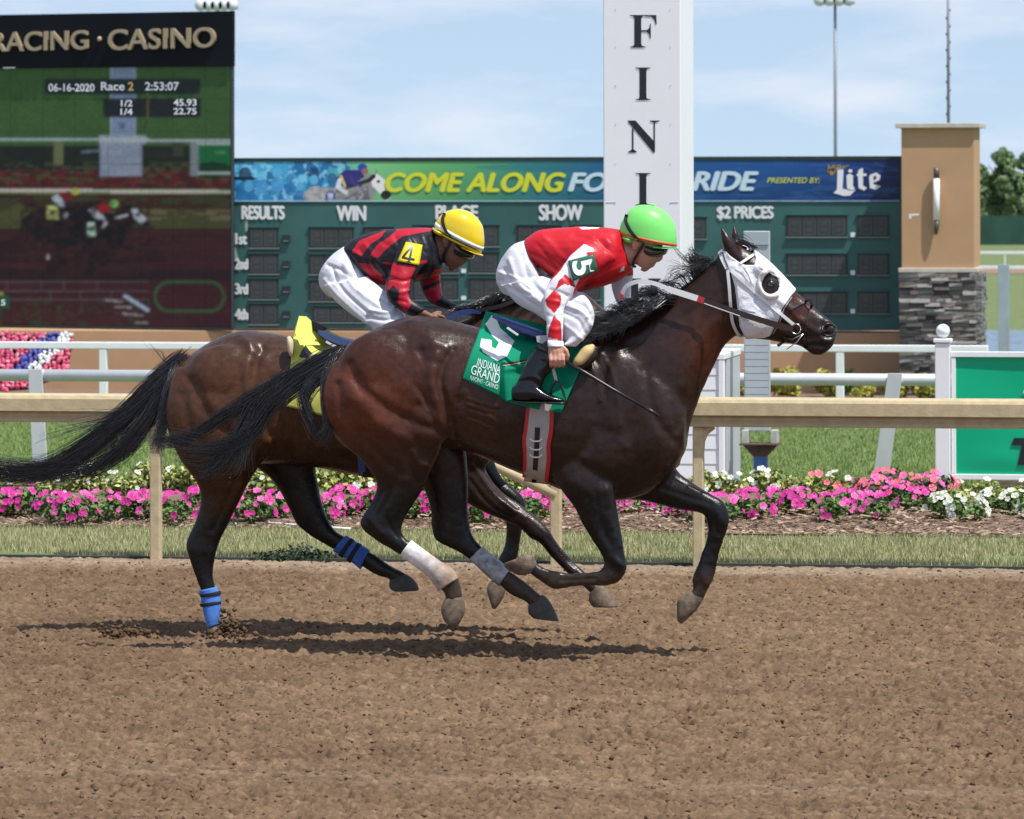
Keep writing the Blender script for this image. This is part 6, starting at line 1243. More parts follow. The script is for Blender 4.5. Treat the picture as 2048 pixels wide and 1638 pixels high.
def fold5(G):
    x, y = G[..., 0], G[..., 1]; f = .012 + .010 * np.sin((x * .8 + y * .35) / 11) * np.clip((y - 690) / 60, 0, 1)
    d = np.abs((x - 1000) * .95 - (y - 640) * .12); f += .022 * np.exp(-(((x - (1006 + (y - 650) * .05)) / 6) ** 2)) * np.clip((y - 690) / 50, 0, 1) - .014 * np.exp(-(((x - (994 + (y - 650) * .05)) / 5) ** 2)) * np.clip((y - 690) / 50, 0, 1)
    f += .012 * np.exp(-(((y - 735 + (x - 1040) * .12) / 5) ** 2)) * (x > 1010) * (x < 1080); return f
W, G = patch([(972, 622), (955, 672), (938, 716), (925, 757)], [(1185, 672), (1165, 728), (1142, 780), (1122, 826)], B5, 0.008, 60, 44, -.06, fold5, ([0, .18, .38, .45, .55, .8, 1], [0, 4, 10, 16, 14, 8, 0]))
o = cloth_obj('saddle_cloth', W, GCL, sd5); BC5 = bvh_of(W.reshape(-1, 3), grid_faces(W.shape[0], W.shape[1]))
cf = lambda a, b: surf(BC5, a, b, .006, -.30)
def dense_plate(name, polys, m, parent, fn, step=3.0):
    """print on cloth: polygons refined so they follow the folds"""
    bm = bmesh.new()
    for pl in polys:
        vs = [bm.verts.new((x, y, 0)) for x, y in pl]; bm.faces.new(vs)
    bmesh.ops.triangulate(bm, faces=bm.faces[:])
    for _ in range(6):
        ed = [e for e in bm.edges if e.calc_length() > step]
        if not ed: break
        bmesh.ops.subdivide_edges(bm, edges=ed, cuts=1); bmesh.ops.triangulate(bm, faces=[f for f in bm.faces if len(f.verts) > 3])
    V = np.array([v.co[:2] for v in bm.verts]); bm.verts.index_update(); Fc = [tuple(v.index for v in f.verts) for f in bm.faces]; bm.free()
    return mk(name, np.array([fn(a, b) for a, b in V]), Fc, m, parent)
def text_on(name, s, quad, fn, m, parent, offset=0.0, step=3.0, space=1.0):
    V, Fc, _ = text_geo(s, offset, 0, space); TL, TR, BR, BL = [np.array(q, float) for q in quad]; u = V[:, 0:1]; v = 1 - V[:, 1:2]; P = TL * (1 - u) * (1 - v) + TR * u * (1 - v) + BR * u * v + BL * (1 - u) * v
    bm = bmesh.new(); vs = [bm.verts.new((p[0], p[1], 0)) for p in P]
    for f in Fc:
        try: bm.faces.new([vs[i] for i in f])
        except ValueError: pass
    bmesh.ops.triangulate(bm, faces=bm.faces[:])
    V2 = np.array([v.co[:2] for v in bm.verts]); bm.verts.index_update(); F2 = [tuple(v.index for v in f.verts) for f in bm.faces]; bm.free()
    return mk(name, np.array([fn(a, b) for a, b in V2]), F2, m, parent)
dense_plate('cloth_number', [[(984, 630), (995, 642), (1000, 655), (1022, 676), (1029, 682), (1019, 696), (1004, 690), (985, 672), (971, 648)], [(1029, 682), (1021, 697), (1014, 712), (995, 722), (985, 712), (993, 694), (1003, 676), (1010, 664)], [(963, 677), (983, 680), (984, 694), (996, 700), (1014, 704), (996, 722), (984, 716), (966, 704), (960, 692)]], CLW, o, cf)
text_on('cloth_lettering', 'INDIANA', ((957, 716), (1003, 731), (999, 748), (953, 731)), cf, CLW, o, -.004, space=1.05); text_on('cloth_lettering', 'GRAND', ((945, 729), (1001, 749), (997, 768), (941, 747)), cf, CLW, o, .0); text_on('cloth_lettering', 'RACING · CASINO', ((942, 751), (997, 770), (995, 779), (940, 759)), cf, CLW, o, .0)
for k in range(16):
    t = k / 15; x = 931 + t * 66; y = 757 + t * 29; a = cf(x, y); strip('stitch', [(x, y, a[1] - .002), (x + 1.5, y - 3, a[1] - .003), (x + 3, y - 6, a[1] - .002)], 1.1, mat('stitch_green', (0.01, 0.16, 0.09), .8), o, th=.001, sub=2)
strip('zip_slit', [(1006, 729), (1030, 724), (1058, 719)], 3.2, mat('slit', (0.01, 0.03, 0.02), .7), o, bvh=BC5, off=.005); strip('zip_edge', [(1006, 731), (1030, 728), (1056, 722)], 1.3, PADC, o, bvh=BC5, off=.008)
# saddle: navy flap and seat, foam pad, girth
V, Fc = loft([(985, 628, 992, 640, .05, 0), (1010, 636, 1014, 652, .11, 0), (1045, 650, 1044, 668, .15, 0), (1090, 664, 1086, 684, .16, 0), (1130, 668, 1125, 695, .15, 0), (1165, 655, 1160, 690, .11, 0), (1182, 640, 1185, 672, .06, 0)], 20, 4); mk('seat', V, Fc, NAVY, sd5)
strip('saddle_flap', [(985, 632, -.27), (1010, 642, -.285), (1045, 655, -.30), (1085, 670, -.31)], 13, NAVY, sd5, th=.012, widths=[6, 12, 16, 14]); strip('saddle_piping', [(1000, 634, -.282), (1045, 650, -.302), (1085, 663, -.312)], 2.2, mat('blue_piping', (0.05, 0.09, 0.36), .4), sd5)
poly_plate('stirrup_leather_top', [(1072, 672), (1096, 670), (1094, 690), (1074, 684)], lambda a, b: at(a, b, -.325), GREY, sd5, .008)
strip('white_buckle', [(1014, 655, -.30), (1024, 662, -.305), (1036, 670, -.31)], 4, CLW, sd5)
V, Fc = loft([(1189, 691, 1184, 688, .012, -.245), (1187, 704, 1170, 692, .035, -.25), (1177, 719, 1158, 703, .038, -.255), (1164, 730, 1149, 715, .036, -.262), (1150, 731, 1145, 724, .02, -.268)], 18, 4, p=2.4); mk('pad', V, Fc, PADC, sd5)
V, Fc = loft([(1196, 694, 1186, 690, .015, -.225), (1195, 712, 1172, 698, .035, -.228), (1184, 728, 1160, 710, .036, -.235), (1166, 740, 1146, 722, .03, -.245)], 16, 4); mk('under_pad', V, Fc, LEA, sd5)
W, G = patch([(1060, 800), (1053, 860), (1050, 915), (1048, 962)], [(1104, 800), (1103, 860), (1099, 915), (1096, 968)], B5, .012, 12, 30, -.05); cloth_obj('girth', W, GIR, sd5, .006); BG5 = bvh_of(W.reshape(-1, 3), grid_faces(30, 12))
REDG = mat('girth_red', (0.50, 0.02, 0.025), .6)
strip('girth_edge', [(1056, 815), (1051, 860), (1048, 880), (1050, 915), (1048, 955)], 7, REDG, sd5, bvh=B5, off=.016, fb=-.1); strip('girth_edge', [(1104, 815), (1102, 860), (1097, 890), (1097, 920), (1092, 966)], 8, REDG, sd5, bvh=B5, off=.016, fb=-.1)
strip('girth_strap', [(1075, 855), (1073, 900), (1070, 940), (1068, 966)], 10, LEA, sd5, bvh=BG5, off=.006, fb=-.12); 
for y in (880, 897, 912): strip('girth_keeper', [(1059, y - 3), (1066, y + 2), (1078, y + 2), (1084, y - 3)], 3, CLW, sd5, bvh=BG5, off=.011, fb=-.15)
stirx = -.335
V, Fc = tube_geo(np.array([at(x, y, stirx) for x, y in ((1100, 803), (1103, 775), (1112, 762), (1122, 768), (1128, 790), (1132, 803), (1100, 804))]), .007, 8); mk('stirrup', V, Fc, IRON, sd5); strip('stirrup_leather', [(1090, 690, -.315), (1104, 730, -.322), (1113, 764, -.332)], 6, mat('leather_pale', (0.45, 0.44, 0.42), .6), sd5)
V, Fc = loft([(1096, 802, 1096, 808, .05, stirx), (1115, 803, 1115, 809, .05, stirx), (1132, 803, 1132, 809, .045, stirx)], 14, 2, p=3); mk('stirrup_tread', V, Fc, IRON, sd5)

sd4 = thing('race_saddle', 'navy race saddle on a yellow cloth, mostly hidden by the nearer horse', 'saddle', loc=tuple(at(720, 680, Y4)))
def fold4(G):
    x, y = G[..., 0], G[..., 1]; return .012 + .010 * np.sin(x / 8 + y / 19) * np.clip((y - 650) / 60, 0, 1)
W, G = patch([(598, 632), (588, 665), (584, 700), (578, 760), (572, 812)], [(720, 692), (722, 712), (722, 755), (720, 800), (716, 850)], B4, .008, 50, 50, Y4 - .06, fold4); cloth_obj('saddle_cloth', W, YCL, sd4); BC4 = bvh_of(W.reshape(-1, 3), grid_faces(50, 50)); cf4 = lambda a, b: surf(BC4, a, b, .006, Y4 - .3)
dense_plate('cloth_number', [[(598, 714), (604, 700), (611, 690), (618, 700), (628, 710), (622, 718), (614, 716)]], INK, sd4, cf4)
poly_plate('cloth_peak', [(598, 632), (612, 633), (622, 642), (624, 665), (640, 690), (600, 690), (590, 665)], lambda a, b: at(a, b, Y4 - .30 + (690 - b) * .0028), YCL, sd4, .01); poly_plate('cloth_dark_flap', [(622, 640), (640, 648), (655, 658), (640, 664), (626, 662)], lambda a, b: at(a, b, Y4 - .16), mat('black_flap', (.01, .01, .012), .6), sd4, .02)  # yellow peak, and the black triangular fold of cloth behind it
V, Fc = loft([(632, 659, 640, 672, .05, -.1), (650, 664, 660, 682, .12, -.06), (690, 676, 690, 694, .16, 0), (740, 684, 740, 704, .17, 0), (800, 676, 800, 704, .16, 0), (850, 650, 850, 690, .12, 0)], 18, 4, Y0=Y4); mk('seat', V, Fc, NAVY, sd4)
strip('saddle_flap', [(636, 663, Y4 - .29), (655, 672, Y4 - .30), (680, 682, Y4 - .31), (720, 694, Y4 - .31)], 13, mat('blue_leather', (.06, .10, .24), .35), sd4, th=.012, widths=[6, 14, 14, 12]); strip('white_buckle', [(652, 683, Y4 - .312), (664, 690, Y4 - .315), (676, 694, Y4 - .318)], 4, CLW, sd4)
V, Fc = loft([(580, 672, 574, 674, .02, -.22), (588, 684, 574, 686, .035, -.225), (588, 704, 576, 702, .03, -.23), (584, 714, 580, 712, .012, -.235)], 14, 3, Y0=Y4); mk('pad', V, Fc, mat('pad_cream', (.55, .45, .30), .8), sd4)
strip('pad_front', [(893, 640, Y4 - .18), (915, 628, Y4 - .17), (940, 623, Y4 - .16), (962, 626, Y4 - .16)], 11, NAVY, sd4, th=.01, sub=8, widths=[5, 11, 11, 4])
strip('girth', [(722, 850), (722, 900), (724, 952)], 14, mat('blue_piping'), sd4, bvh=B4, off=.012, fb=Y4 - .1); strip('girth_fleece', [(742, 850), (740, 900), (738, 955)], 26, BLKB, sd4, bvh=B4, off=.010, fb=Y4 - .1)

# ================================================================== riders
SKIN = mat('skin', (0.52, 0.27, 0.19), 0.5, spec=.35, var=(30, .08), sub=.08); SKIND = mat('skin_deep', (0.22, 0.10, 0.065), 0.5, spec=.35, var=(30, .08), sub=.06)
SILK = mat('silk_jersey', attr='col', rough=0.45, spec=.35, bump=(14, .4, .014), bump2=(48, .2, .004)); BREE = mat('white_breeches', (0.62, 0.63, 0.68), 0.6, spec=.25, bump=(11, .5, .018), bump2=(38, .25, .005)); VINYL = mat('helmet_black', (0.01, 0.01, 0.012), .4)
def finger(pts, r, Y0): return tube_geo(np.array([at(p[0], p[1], Y0 + p[2]) for p in pts]), r, 8)
def grow_sec(sec, s): return [(a + (c - a) * (1 - s) / 2, b + (d - b) * (1 - s) / 2, c - (c - a) * (1 - s) / 2, d - (d - b) * (1 - s) / 2, w * s, y) for a, b, c, d, w, y in sec]
def band(name, quad, m, parent, bvh, off=.010, fb=-.2, nu=10, nv=10, th=.004):
    TL, TR, BR, BL = [np.array(q, float) for q in quad]; u, v = np.meshgrid(np.linspace(0, 1, nu), np.linspace(0, 1, nv)); u = u[..., None]; v = v[..., None]; G = TL * (1 - u) * (1 - v) + TR * u * (1 - v) + BR * u * v + BL * (1 - u) * v
    W = np.array([[surf(bvh, *G[i, j], off, fb) for j in range(nu)] for i in range(nv)]); return cloth_obj(name, W, m, parent, th), bvh_of(W.reshape(-1, 3), grid_faces(nv, nu))

# ------------------------------------------------------------------ rider 5
j5 = thing('person', 'rider in red jersey and bright green helmet crouched on the leading horse', 'person', loc=tuple(at(1060, 690, 0)))
t5 = [(1051, 478, 1074, 530, .12, 0), (1080, 459, 1104, 553, .15, 0), (1120, 455, 1146, 583, .17, 0), (1165, 453, 1182, 580, .182, 0), (1205, 454, 1222, 567, .182, 0), (1233, 457, 1250, 553, .15, 0), (1243, 462, 1266, 540, .085, 0)]
na5 = [(1185, 470, 1235, 520, .07, -.13), (1164, 486, 1214, 528, .064, -.18), (1138, 515, 1188, 549, .058, -.22), (1112, 546, 1160, 573, .052, -.26), (1090, 577, 1140, 600, .048, -.285), (1087, 612, 1129, 618, .044, -.31), (1092, 647, 1126, 648, .038, -.335), (1096, 680, 1125, 682, .031, -.35), (1097, 691, 1126, 691, .029, -.355)]
fa5 = [(1215, 505, 1262, 520, .065, .14), (1222, 545, 1266, 545, .055, .18), (1224, 575, 1262, 580, .047, .17), (1233, 606, 1260, 610, .038, .13), (1243, 630, 1262, 628, .03, .08)]
pel5 = [(1082, 545, 1050, 480, .12, 0), (1092, 556, 1022, 494, .155, 0), (1098, 572, 998, 530, .165, 0), (1090, 592, 994, 562, .15, 0), (1070, 604, 1004, 585, .10, 0)]
def thigh5(s): return [(1090, 552, 1000, 570, .095, s * .10), (1118, 563, 1030, 604, .095, s * .14), (1148, 578, 1080, 634, .088, s * .19), (1176, 598, 1112, 662, .078, s * .23), (1189, 630, 1130, 684, .066, s * .255), (1182, 662, 1122, 692, .058, s * .27), (1152, 694, 1106, 686, .05, s * .285)]
def boot5(s): return [(1150, 690, 1094, 672, .052, s * .285), (1128, 712, 1072, 694, .05, s * .30), (1106, 738, 1052, 724, .046, s * .315), (1090, 758, 1040, 752, .042, s * .325), (1084, 776, 1030, 772, .040, s * .33), (1080, 792, 1026, 790, .038, s * .33), (1070, 801, 1030, 801, .034, s * .33)]
def foot5(s): return [(1024, 774, 1024, 799, .026, s * .33), (1040, 766, 1038, 802, .040, s * .33), (1070, 768, 1068, 802, .042, s * .33), (1092, 783, 1092, 803, .042, s * .332), (1112, 793, 1112, 804, .036, s * .335), (1127, 797, 1127, 804, .02, s * .335)]
hd5 = [(1308, 415, 1284, 415, .03, 0), (1335, 436, 1258, 436, .066, 0), (1340, 462, 1250, 458, .074, 0), (1328, 486, 1254, 482, .072, 0), (1319, 506, 1260, 500, .066, 0), (1316, 519, 1264, 512, .058, 0), (1308, 531, 1268, 523, .047, 0), (1296, 540, 1276, 531, .030, 0)]
nk5 = [(1240, 468, 1256, 535, .075, 0), (1262, 478, 1268, 530, .06, 0), (1285, 480, 1285, 528, .05, 0)]
nose5 = [(1323, 497, 1312, 499, .010, 0), (1326, 508, 1312, 511, .012, 0), (1325, 518, 1312, 522, .016, 0), (1318, 524, 1308, 524, .010, 0)]
lips5 = [(1312, 526, 1302, 526, .018, 0), (1310, 530, 1300, 531, .022, 0), (1306, 535, 1298, 535, .016, 0)]
chin5 = [(1300, 534, 1284, 532, .022, 0), (1297, 540, 1282, 538, .024, 0), (1290, 544, 1280, 540, .014, 0)]
ear5 = loft([(1279, 480, 1265, 478, .010, -.072), (1280, 488, 1263, 488, .012, -.076), (1274, 500, 1264, 500, .008, -.072)], 10, 3)
hy = -.36
hand5 = [loft([(1126, 688, 1098, 688, .022, -.355), (1130, 700, 1096, 700, .026, hy), (1132, 714, 1096, 712, .027, hy), (1130, 722, 1098, 720, .022, hy)], 16, 3)] + [finger([(x, 710, hy - .018), (x + .5, 720, hy - .030), (x + 1, 731 - abs(k - 1.3) * 1.2, hy - .020), (x + 1, 734 - abs(k - 1.3), hy + .004), (x, 726, hy + .020)], [.0105, .0105, .0098, .009, .007], 0) for k, x in enumerate((1101, 1109.5, 1118, 1126))] + [finger([(1126, 694, hy - .004), (1133, 702, hy - .008), (1136, 712, hy - .006), (1134, 721, hy)], [.011, .0115, .010, .008], 0)]
fhand5 = [loft([(1262, 624, 1243, 626, .022, .085), (1266, 636, 1244, 640, .026, .07), (1262, 648, 1246, 650, .02, .06)], 14, 3)] + [finger([(1262 - 2 * k, 636 + 3 * k, .06 - .012 * k), (1270 - 2 * k, 642 + 3 * k, .04 - .012 * k), (1264 - 2 * k, 650 + 2 * k, .03 - .012 * k)], [.009, .009, .007], 0) for k in range(4)]
body = [loft(grow_sec(x, .72), 18, 3) for x in (t5, na5, fa5, pel5, thigh5(-1), thigh5(1), boot5(-1), boot5(1), foot5(-1), foot5(1))] + [loft(hd5, 22, 4), loft(nk5, 16, 3), loft(nose5, 10, 3), loft(lips5, 10, 3), loft(chin5, 10, 3), ear5] + hand5 + fhand5
V, Q = remesh(body, .0042, 3)
V = sculpt(V, Q, [([(1299, 530), (1310, 529)], 1.6, -.003), ([(1300, 500), (1318, 498)], 5, -.006), ([(1285, 512), (1300, 516)], 7, .003), ([(1109, 709), (1108, 700)], 2, .002), ([(1118, 709), (1116, 700)], 2, .002), ([(1101, 709), (1101, 700)], 2, .0015)], 0, .05)
mk('body', V, Q, SKIN, j5)
# jersey: red with white sleeves and red diamonds
V, Q = remesh([loft(t5, 26, 4, p=2.2), loft(na5[:-1], 20, 5), loft(fa5[:-1], 18, 4)], .0055, 6)
V = sculpt(V, Q, [([(1085, 470), (1130, 520), (1165, 560)], 6, .004), ([(1075, 490), (1110, 530), (1140, 565)], 5, -.005), ([(1150, 470), (1185, 480), (1210, 500)], 7, -.006), ([(1215, 480), (1225, 520), (1205, 560)], 8, .006), ([(1180, 560), (1215, 545), (1250, 530)], 5, .005), ([(1170, 572), (1200, 560), (1240, 545)], 4, -.005), ([(1130, 525), (1150, 540)], 5, -.005), ([(1100, 580), (1120, 585), (1135, 592)], 4, -.006), ([(1095, 600), (1115, 604), (1125, 606)], 4, .004), ([(1092, 630), (1110, 634), (1124, 632)], 4, -.004), ([(1096, 655), (1112, 660), (1124, 656)], 4, .004), ([(1200, 470), (1240, 500)], 6, .004), ([(1190, 525), (1185, 560), (1165, 580)], 5, -.006)], 0, .3)
Nn = normals(V, Q); V = V + Nn * ((vn3(V * 17, 5) - .5) * .008)[:, None]
P = proj(V); RED = np.array([0.50, 0.008, 0.018]); WH = np.array([0.74, 0.75, 0.80]); c = np.tile(RED, (len(V), 1))
near = (V[:, 1] < -.10)
sl = near & in_poly(P, [(1168, 488), (1186, 496), (1190, 512), (1178, 520), (1150, 575), (1142, 600), (1130, 640), (1130, 700), (1085, 700), (1080, 600), (1088, 575), (1118, 545), (1140, 512)]); c[sl] = WH
dia = near & (in_poly(P, [(1130, 549), (1146, 560), (1152, 575), (1128, 568), (1110, 580), (1118, 560)]) | in_poly(P, [(1108, 580), (1120, 588), (1123, 600), (1120, 612), (1108, 627), (1094, 612), (1090, 600)]) | in_poly(P, [(1108, 631), (1122, 645), (1124, 678), (1122, 684), (1112, 678), (1095, 676), (1098, 655)]) | in_poly(P, [(1172, 505), (1190, 502), (1192, 515), (1178, 522)])); c[dia] = RED
far_ = (V[:, 1] > .09) & (P[:, 1] > 552); c[far_] = WH
c[in_poly(P, [(1158, 455), (1180, 452), (1200, 453), (1196, 457), (1165, 459)])] = WH
c[in_poly(P, [(1241, 538), (1249, 532), (1248, 540), (1240, 545)])] = WH
jm = mk('jersey', V, Q, SILK, j5, cols=c); BJ5 = bvh_of(V, Q)
V, Fc = loft(na5[-2:] + [(1097, 693, 1127, 693, .030, -.356)], 18, 1, grow=.004); mk('cuff', V, Fc, CLW, j5)
o, bb = band('armband', ((1136, 522), (1188, 508), (1196, 542), (1146, 562)), mat('armband_green', (0.025, 0.12, 0.075), .4), j5, BJ5, .012, -.27); bf5 = lambda a, b: surf(bb, a, b, .006, -.29)
text_on('armband_number', '5', ((1183, 514), (1189, 544), (1148, 554), (1143, 524)), bf5, CLW, o, .03)
# breeches
V, Q = remesh([loft(pel5, 26, 4, p=2.2), loft(thigh5(-1), 22, 4), loft(thigh5(1), 22, 4)], .0055, 6)
V = sculpt(V, Q, [([(1062, 495), (1085, 545), (1150, 590)], 4, -.007), ([(1045, 510), (1060, 560), (1100, 600), (1150, 625)], 5, -.007), ([(1020, 520), (1040, 570), (1090, 610)], 5, .008), ([(1060, 530), (1085, 575), (1140, 605)], 6, .008), ([(1010, 540), (1030, 580), (1075, 615)], 4, -.008), ([(1130, 612), (1165, 625), (1182, 650)], 5, .0085), ([(1125, 625), (1155, 640), (1170, 665)], 4, -.0075), ([(1140, 600), (1172, 615), (1186, 640)], 4, -.007), ([(1130, 650), (1150, 665), (1165, 680)], 4, .007), ([(1170, 600), (1180, 622)], 4, .008), ([(1175, 640), (1160, 668)], 4, -.008), ([(1000, 560), (1025, 580), (1060, 590)], 4, -.008), ([(1000, 545), (1030, 555), (1060, 575)], 3.5, .008)], 0, .3)
Nn = normals(V, Q); V = V + Nn * ((vn3(V * 15, 6) - .5) * .008)[:, None]; mk('breeches', V, Q, BREE, j5)
for s in (-1, 1):
    V, Q = remesh([loft(boot5(s), 22, 4), loft(foot5(s), 20, 4, p=2.3)], .005, 4)
    if s < 0: V = sculpt(V, Q, [([(1040, 755), (1065, 752), (1085, 765)], 4, .004), ([(1036, 764), (1062, 762), (1082, 775)], 3, -.004), ([(1060, 715), (1085, 725)], 6, -.004)], 0, .3)
    mk('boot', V, Q, BOOT, j5)
    V, Fc = loft([(1024, 799, 1024, 803, .024, s * .33), (1045, 802, 1045, 806, .040, s * .33), (1090, 803, 1090, 807, .042, s * .332), (1126, 804, 1126, 807, .022, s * .335)], 12, 3, p=3); mk('boot_sole', V, Fc, VINYL, j5)
# helmet
LIME = mat('lime_cover', (0.20, 0.72, 0.16), 0.42, spec=.4, bump=(10, .12, .008)); ORG = mat('orange_band', (0.60, 0.07, 0.025), .5)
hel = loft([(1352, 494, 1240, 471, .112, 0), (1353.5, 478, 1239, 462, .1135, 0), (1351, 455, 1242, 447, .111, 0), (1344, 439, 1248.5, 435.5, .104, 0), (1334.5, 427, 1256, 424.5, .091, 0), (1325, 419.5, 1263, 418, .076, 0), (1314, 414, 1271, 413, .057, 0), (1303, 411, 1279, 410, .034, 0), (1293, 409.5, 1286, 409.5, .012, 0)], 30, 5); ho = mk('helmet', *hel, LIME, j5)
V, Fc = loft([(1350, 496, 1242, 476, .109, 0), (1346, 491, 1240, 470, .111, 0)], 30, 1); 
V, Fc = loft([(1310, 492, 1312, 496, .10, 0), (1330, 494, 1332, 498, .085, 0), (1346, 495, 1347, 498, .06, 0), (1358, 496.5, 1358, 498.5, .02, 0)], 18, 4, p=2.6); mk('visor', V, Fc, LIME, ho)
V, Fc = loft([(1275, 480, 1244, 473, .108, 0), (1272, 486, 1248, 480, .10, 0), (1268, 488, 1250, 482, .085, 0)], 24, 3); mk('helmet_skirt', V, Fc, LIME, ho)
V, Fc = sphere_geo(at(1305, 409.5, 0), (.011, .011, .006), 12, 8); mk('button', V, Fc, LIME, ho)
V, Fc = loft([(1352.5, 493, 1240, 469, .113, 0), (1353, 488, 1239, 463.5, .1135, 0)], 40, 1, grow=.003); mk('hat_band', V, Fc, ORG, ho)
BH5 = bvh_of(hel[0], [f for f in hel[1]]) if False else BVHTree.FromPolygons([tuple(v) for v in hel[0]], hel[1])
strip('goggle_strap', [(1253, 429), (1251, 442), (1259, 460), (1274, 478), (1290, 490)], 6.5, VINYL, ho, bvh=BH5, off=.008, fb=-.06)
strip('chin_strap', [(1288, 486, -.082), (1280, 500, -.076), (1270, 516, -.066), (1266, 530, -.05), (1272, 534, -.03)], 5, VINYL, j5)
GOG = mat('goggle_lens', (0.02, 0.018, 0.014), .08, spec=.7, coat=.5)
V, Fc = loft([(1292, 490, 1288, 506, .02, -.068), (1304, 492, 1300, 514, .055, -.032), (1318, 494, 1314, 515, .070, 0), (1331, 496, 1325, 512, .05, 0), (1336, 498, 1332, 508, .02, 0)], 18, 4); mk('goggles', V, Fc, GOG, j5)

# ------------------------------------------------------------------ riding crop
cp = thing('riding_crop', 'thin black riding crop in the right hand of the rider in red', 'crop', loc=tuple(at(1110, 715, hy)))
V, Fc = tube_geo([at(1073, 693, hy + .02), at(1092, 702, hy + .01), at(1120, 716, hy), at(1135, 726, hy)], [.013, .011, .0105, .010], 10); mk('handle', V, Fc, VINYL, cp)
V, Fc = tube_geo([at(1135, 726, hy), at(1170, 745, hy), at(1225, 778, hy), at(1290, 815, hy)], [.0105, .0095, .0080, .0070], 8); mk('shaft', V, Fc, mat('crop_shaft', (.014, .014, .016), .35), cp)
V, Fc = tube_geo([at(1288, 814, hy), at(1302, 822, hy), at(1317, 831, hy)], [.008, .010, .008], 8); mk('flap', V, Fc, VINYL, cp)

# ------------------------------------------------------------------ rider 4
j4 = thing('person', 'rider in red and black striped jersey and yellow helmet on the second horse', 'person', loc=tuple(at(720, 690, Y4)))
def L(sec, n=18, sub=4, p=2.0, grow=0.0): return loft(sec, n, sub, p=p, Y0=Y4, grow=grow)
t4 = [(691, 491, 712, 520, .11, 0), (714, 473, 742, 562, .14, 0), (764, 460, 788, 572, .165, 0), (812, 455, 826, 566, .18, 0), (848, 455, 862, 556, .175, 0), (866, 458, 884, 545, .13, 0), (874, 466, 886, 530, .08, 0)]
na4 = [(815, 466, 858, 516, .068, -.13), (800, 488, 848, 530, .062, -.18), (784, 530, 832, 552, .056, -.23), (771, 568, 822, 580, .050, -.265), (778, 600, 824, 594, .046, -.28), (802, 622, 834, 606, .04, -.29), (830, 634, 852, 617, .034, -.28), (856, 639, 868, 627, .028, -.26)]
fa4 = [(835, 500, 880, 525, .06, .14), (838, 555, 880, 555, .055, .2), (845, 585, 882, 580, .047, .2), (862, 606, 892, 596, .04, .16), (900, 622, 915, 608, .033, .1), (925, 626, 936, 614, .028, .05)]
pel4 = [(716, 524, 690, 493, .11, 0), (735, 545, 664, 512, .15, 0), (745, 566, 642, 542, .165, 0), (738, 588, 642, 572, .15, 0), (715, 604, 660, 594, .10, 0)]
def thigh4(s): return [(735, 552, 645, 572, .095, s * .10), (760, 574, 675, 606, .092, s * .15), (790, 602, 710, 634, .085, s * .20), (812, 634, 748, 660, .075, s * .24), (826, 664, 764, 690, .064, s * .26), (812, 696, 756, 700, .056, s * .275), (786, 716, 740, 702, .05, s * .29)]
def boot4(s): return [(784, 712, 730, 692, .05, s * .29), (764, 736, 712, 720, .048, s * .305), (744, 760, 694, 748, .044, s * .32), (730, 780, 680, 776, .040, s * .33), (722, 796, 672, 794, .038, s * .335), (712, 806, 676, 806, .034, s * .335)]
def foot4(s): return [(668, 780, 668, 804, .026, s * .335), (684, 772, 682, 806, .040, s * .335), (712, 776, 710, 807, .042, s * .335), (734, 790, 734, 808, .042, s * .338), (756, 801, 756, 808, .03, s * .34)]
hd4 = [(944, 440, 916, 422, .03, 0), (962, 470, 892, 430, .064, 0), (958, 494, 878, 452, .072, 0), (940, 510, 876, 474, .070, 0), (930, 522, 880, 492, .064, 0), (926, 530, 882, 508, .055, 0), (918, 534, 886, 520, .044, 0), (908, 540, 892, 530, .028, 0)]
nk4 = [(868, 462, 878, 528, .075, 0), (886, 470, 886, 526, .058, 0), (904, 480, 898, 524, .05, 0)]
nose4 = [(940, 508, 930, 512, .010, 0), (938, 518, 926, 520, .013, 0), (932, 525, 922, 524, .014, 0), (926, 528, 918, 526, .010, 0)]
hand4 = [L([(868, 627, 858, 639, .022, -.26), (878, 628, 868, 642, .026, -.25), (886, 632, 876, 644, .022, -.24)], 14, 3)] + [finger([(876 + 2 * k, 630 + 2.5 * k, -.262 + .01 * k), (888 + k, 634 + 2.5 * k, -.262 + .01 * k), (888 + k, 642 + 2 * k, -.25), (880 + k, 645 + 2 * k, -.24)], [.009, .009, .008, .007], Y4) for k in range(4)] + [finger([(866, 628, -.25), (876, 624, -.24), (884, 626, -.235)], [.010, .009, .008], Y4)]
fhand4 = [L([(936, 613, 926, 626, .022, .05), (944, 614, 936, 630, .026, .03), (950, 618, 942, 632, .02, .01)], 14, 3)] + [finger([(940 + 2 * k, 616 + 3 * k, .02 - .012 * k), (950 + k, 618 + 3 * k, .005 - .012 * k), (951 + k, 626 + 2 * k, -.01 * k), (944, 629 + 2 * k, .005)], [.009, .009, .008, .007], Y4) for k in range(4)]
body = [L(grow_sec(x, .72), 18, 3) for x in (t4, na4, fa4, pel4, thigh4(-1), thigh4(1), boot4(-1), boot4(1), foot4(-1), foot4(1))] + [L(hd4, 22), L(nk4, 16, 3), L(nose4, 10, 3), L([(926, 527, 914, 526, .016, 0), (922, 531, 912, 531, .022, 0), (917, 536, 908, 535, .016, 0)], 10, 3), L([(914, 534, 900, 532, .022, 0), (909, 540, 898, 538, .022, 0), (904, 543, 896, 539, .012, 0)], 10, 3), L([(898, 474, 885, 472, .010, -.07), (899, 483, 884, 484, .012, -.074), (894, 496, 885, 494, .008, -.07)], 10, 3)] + hand4 + fhand4
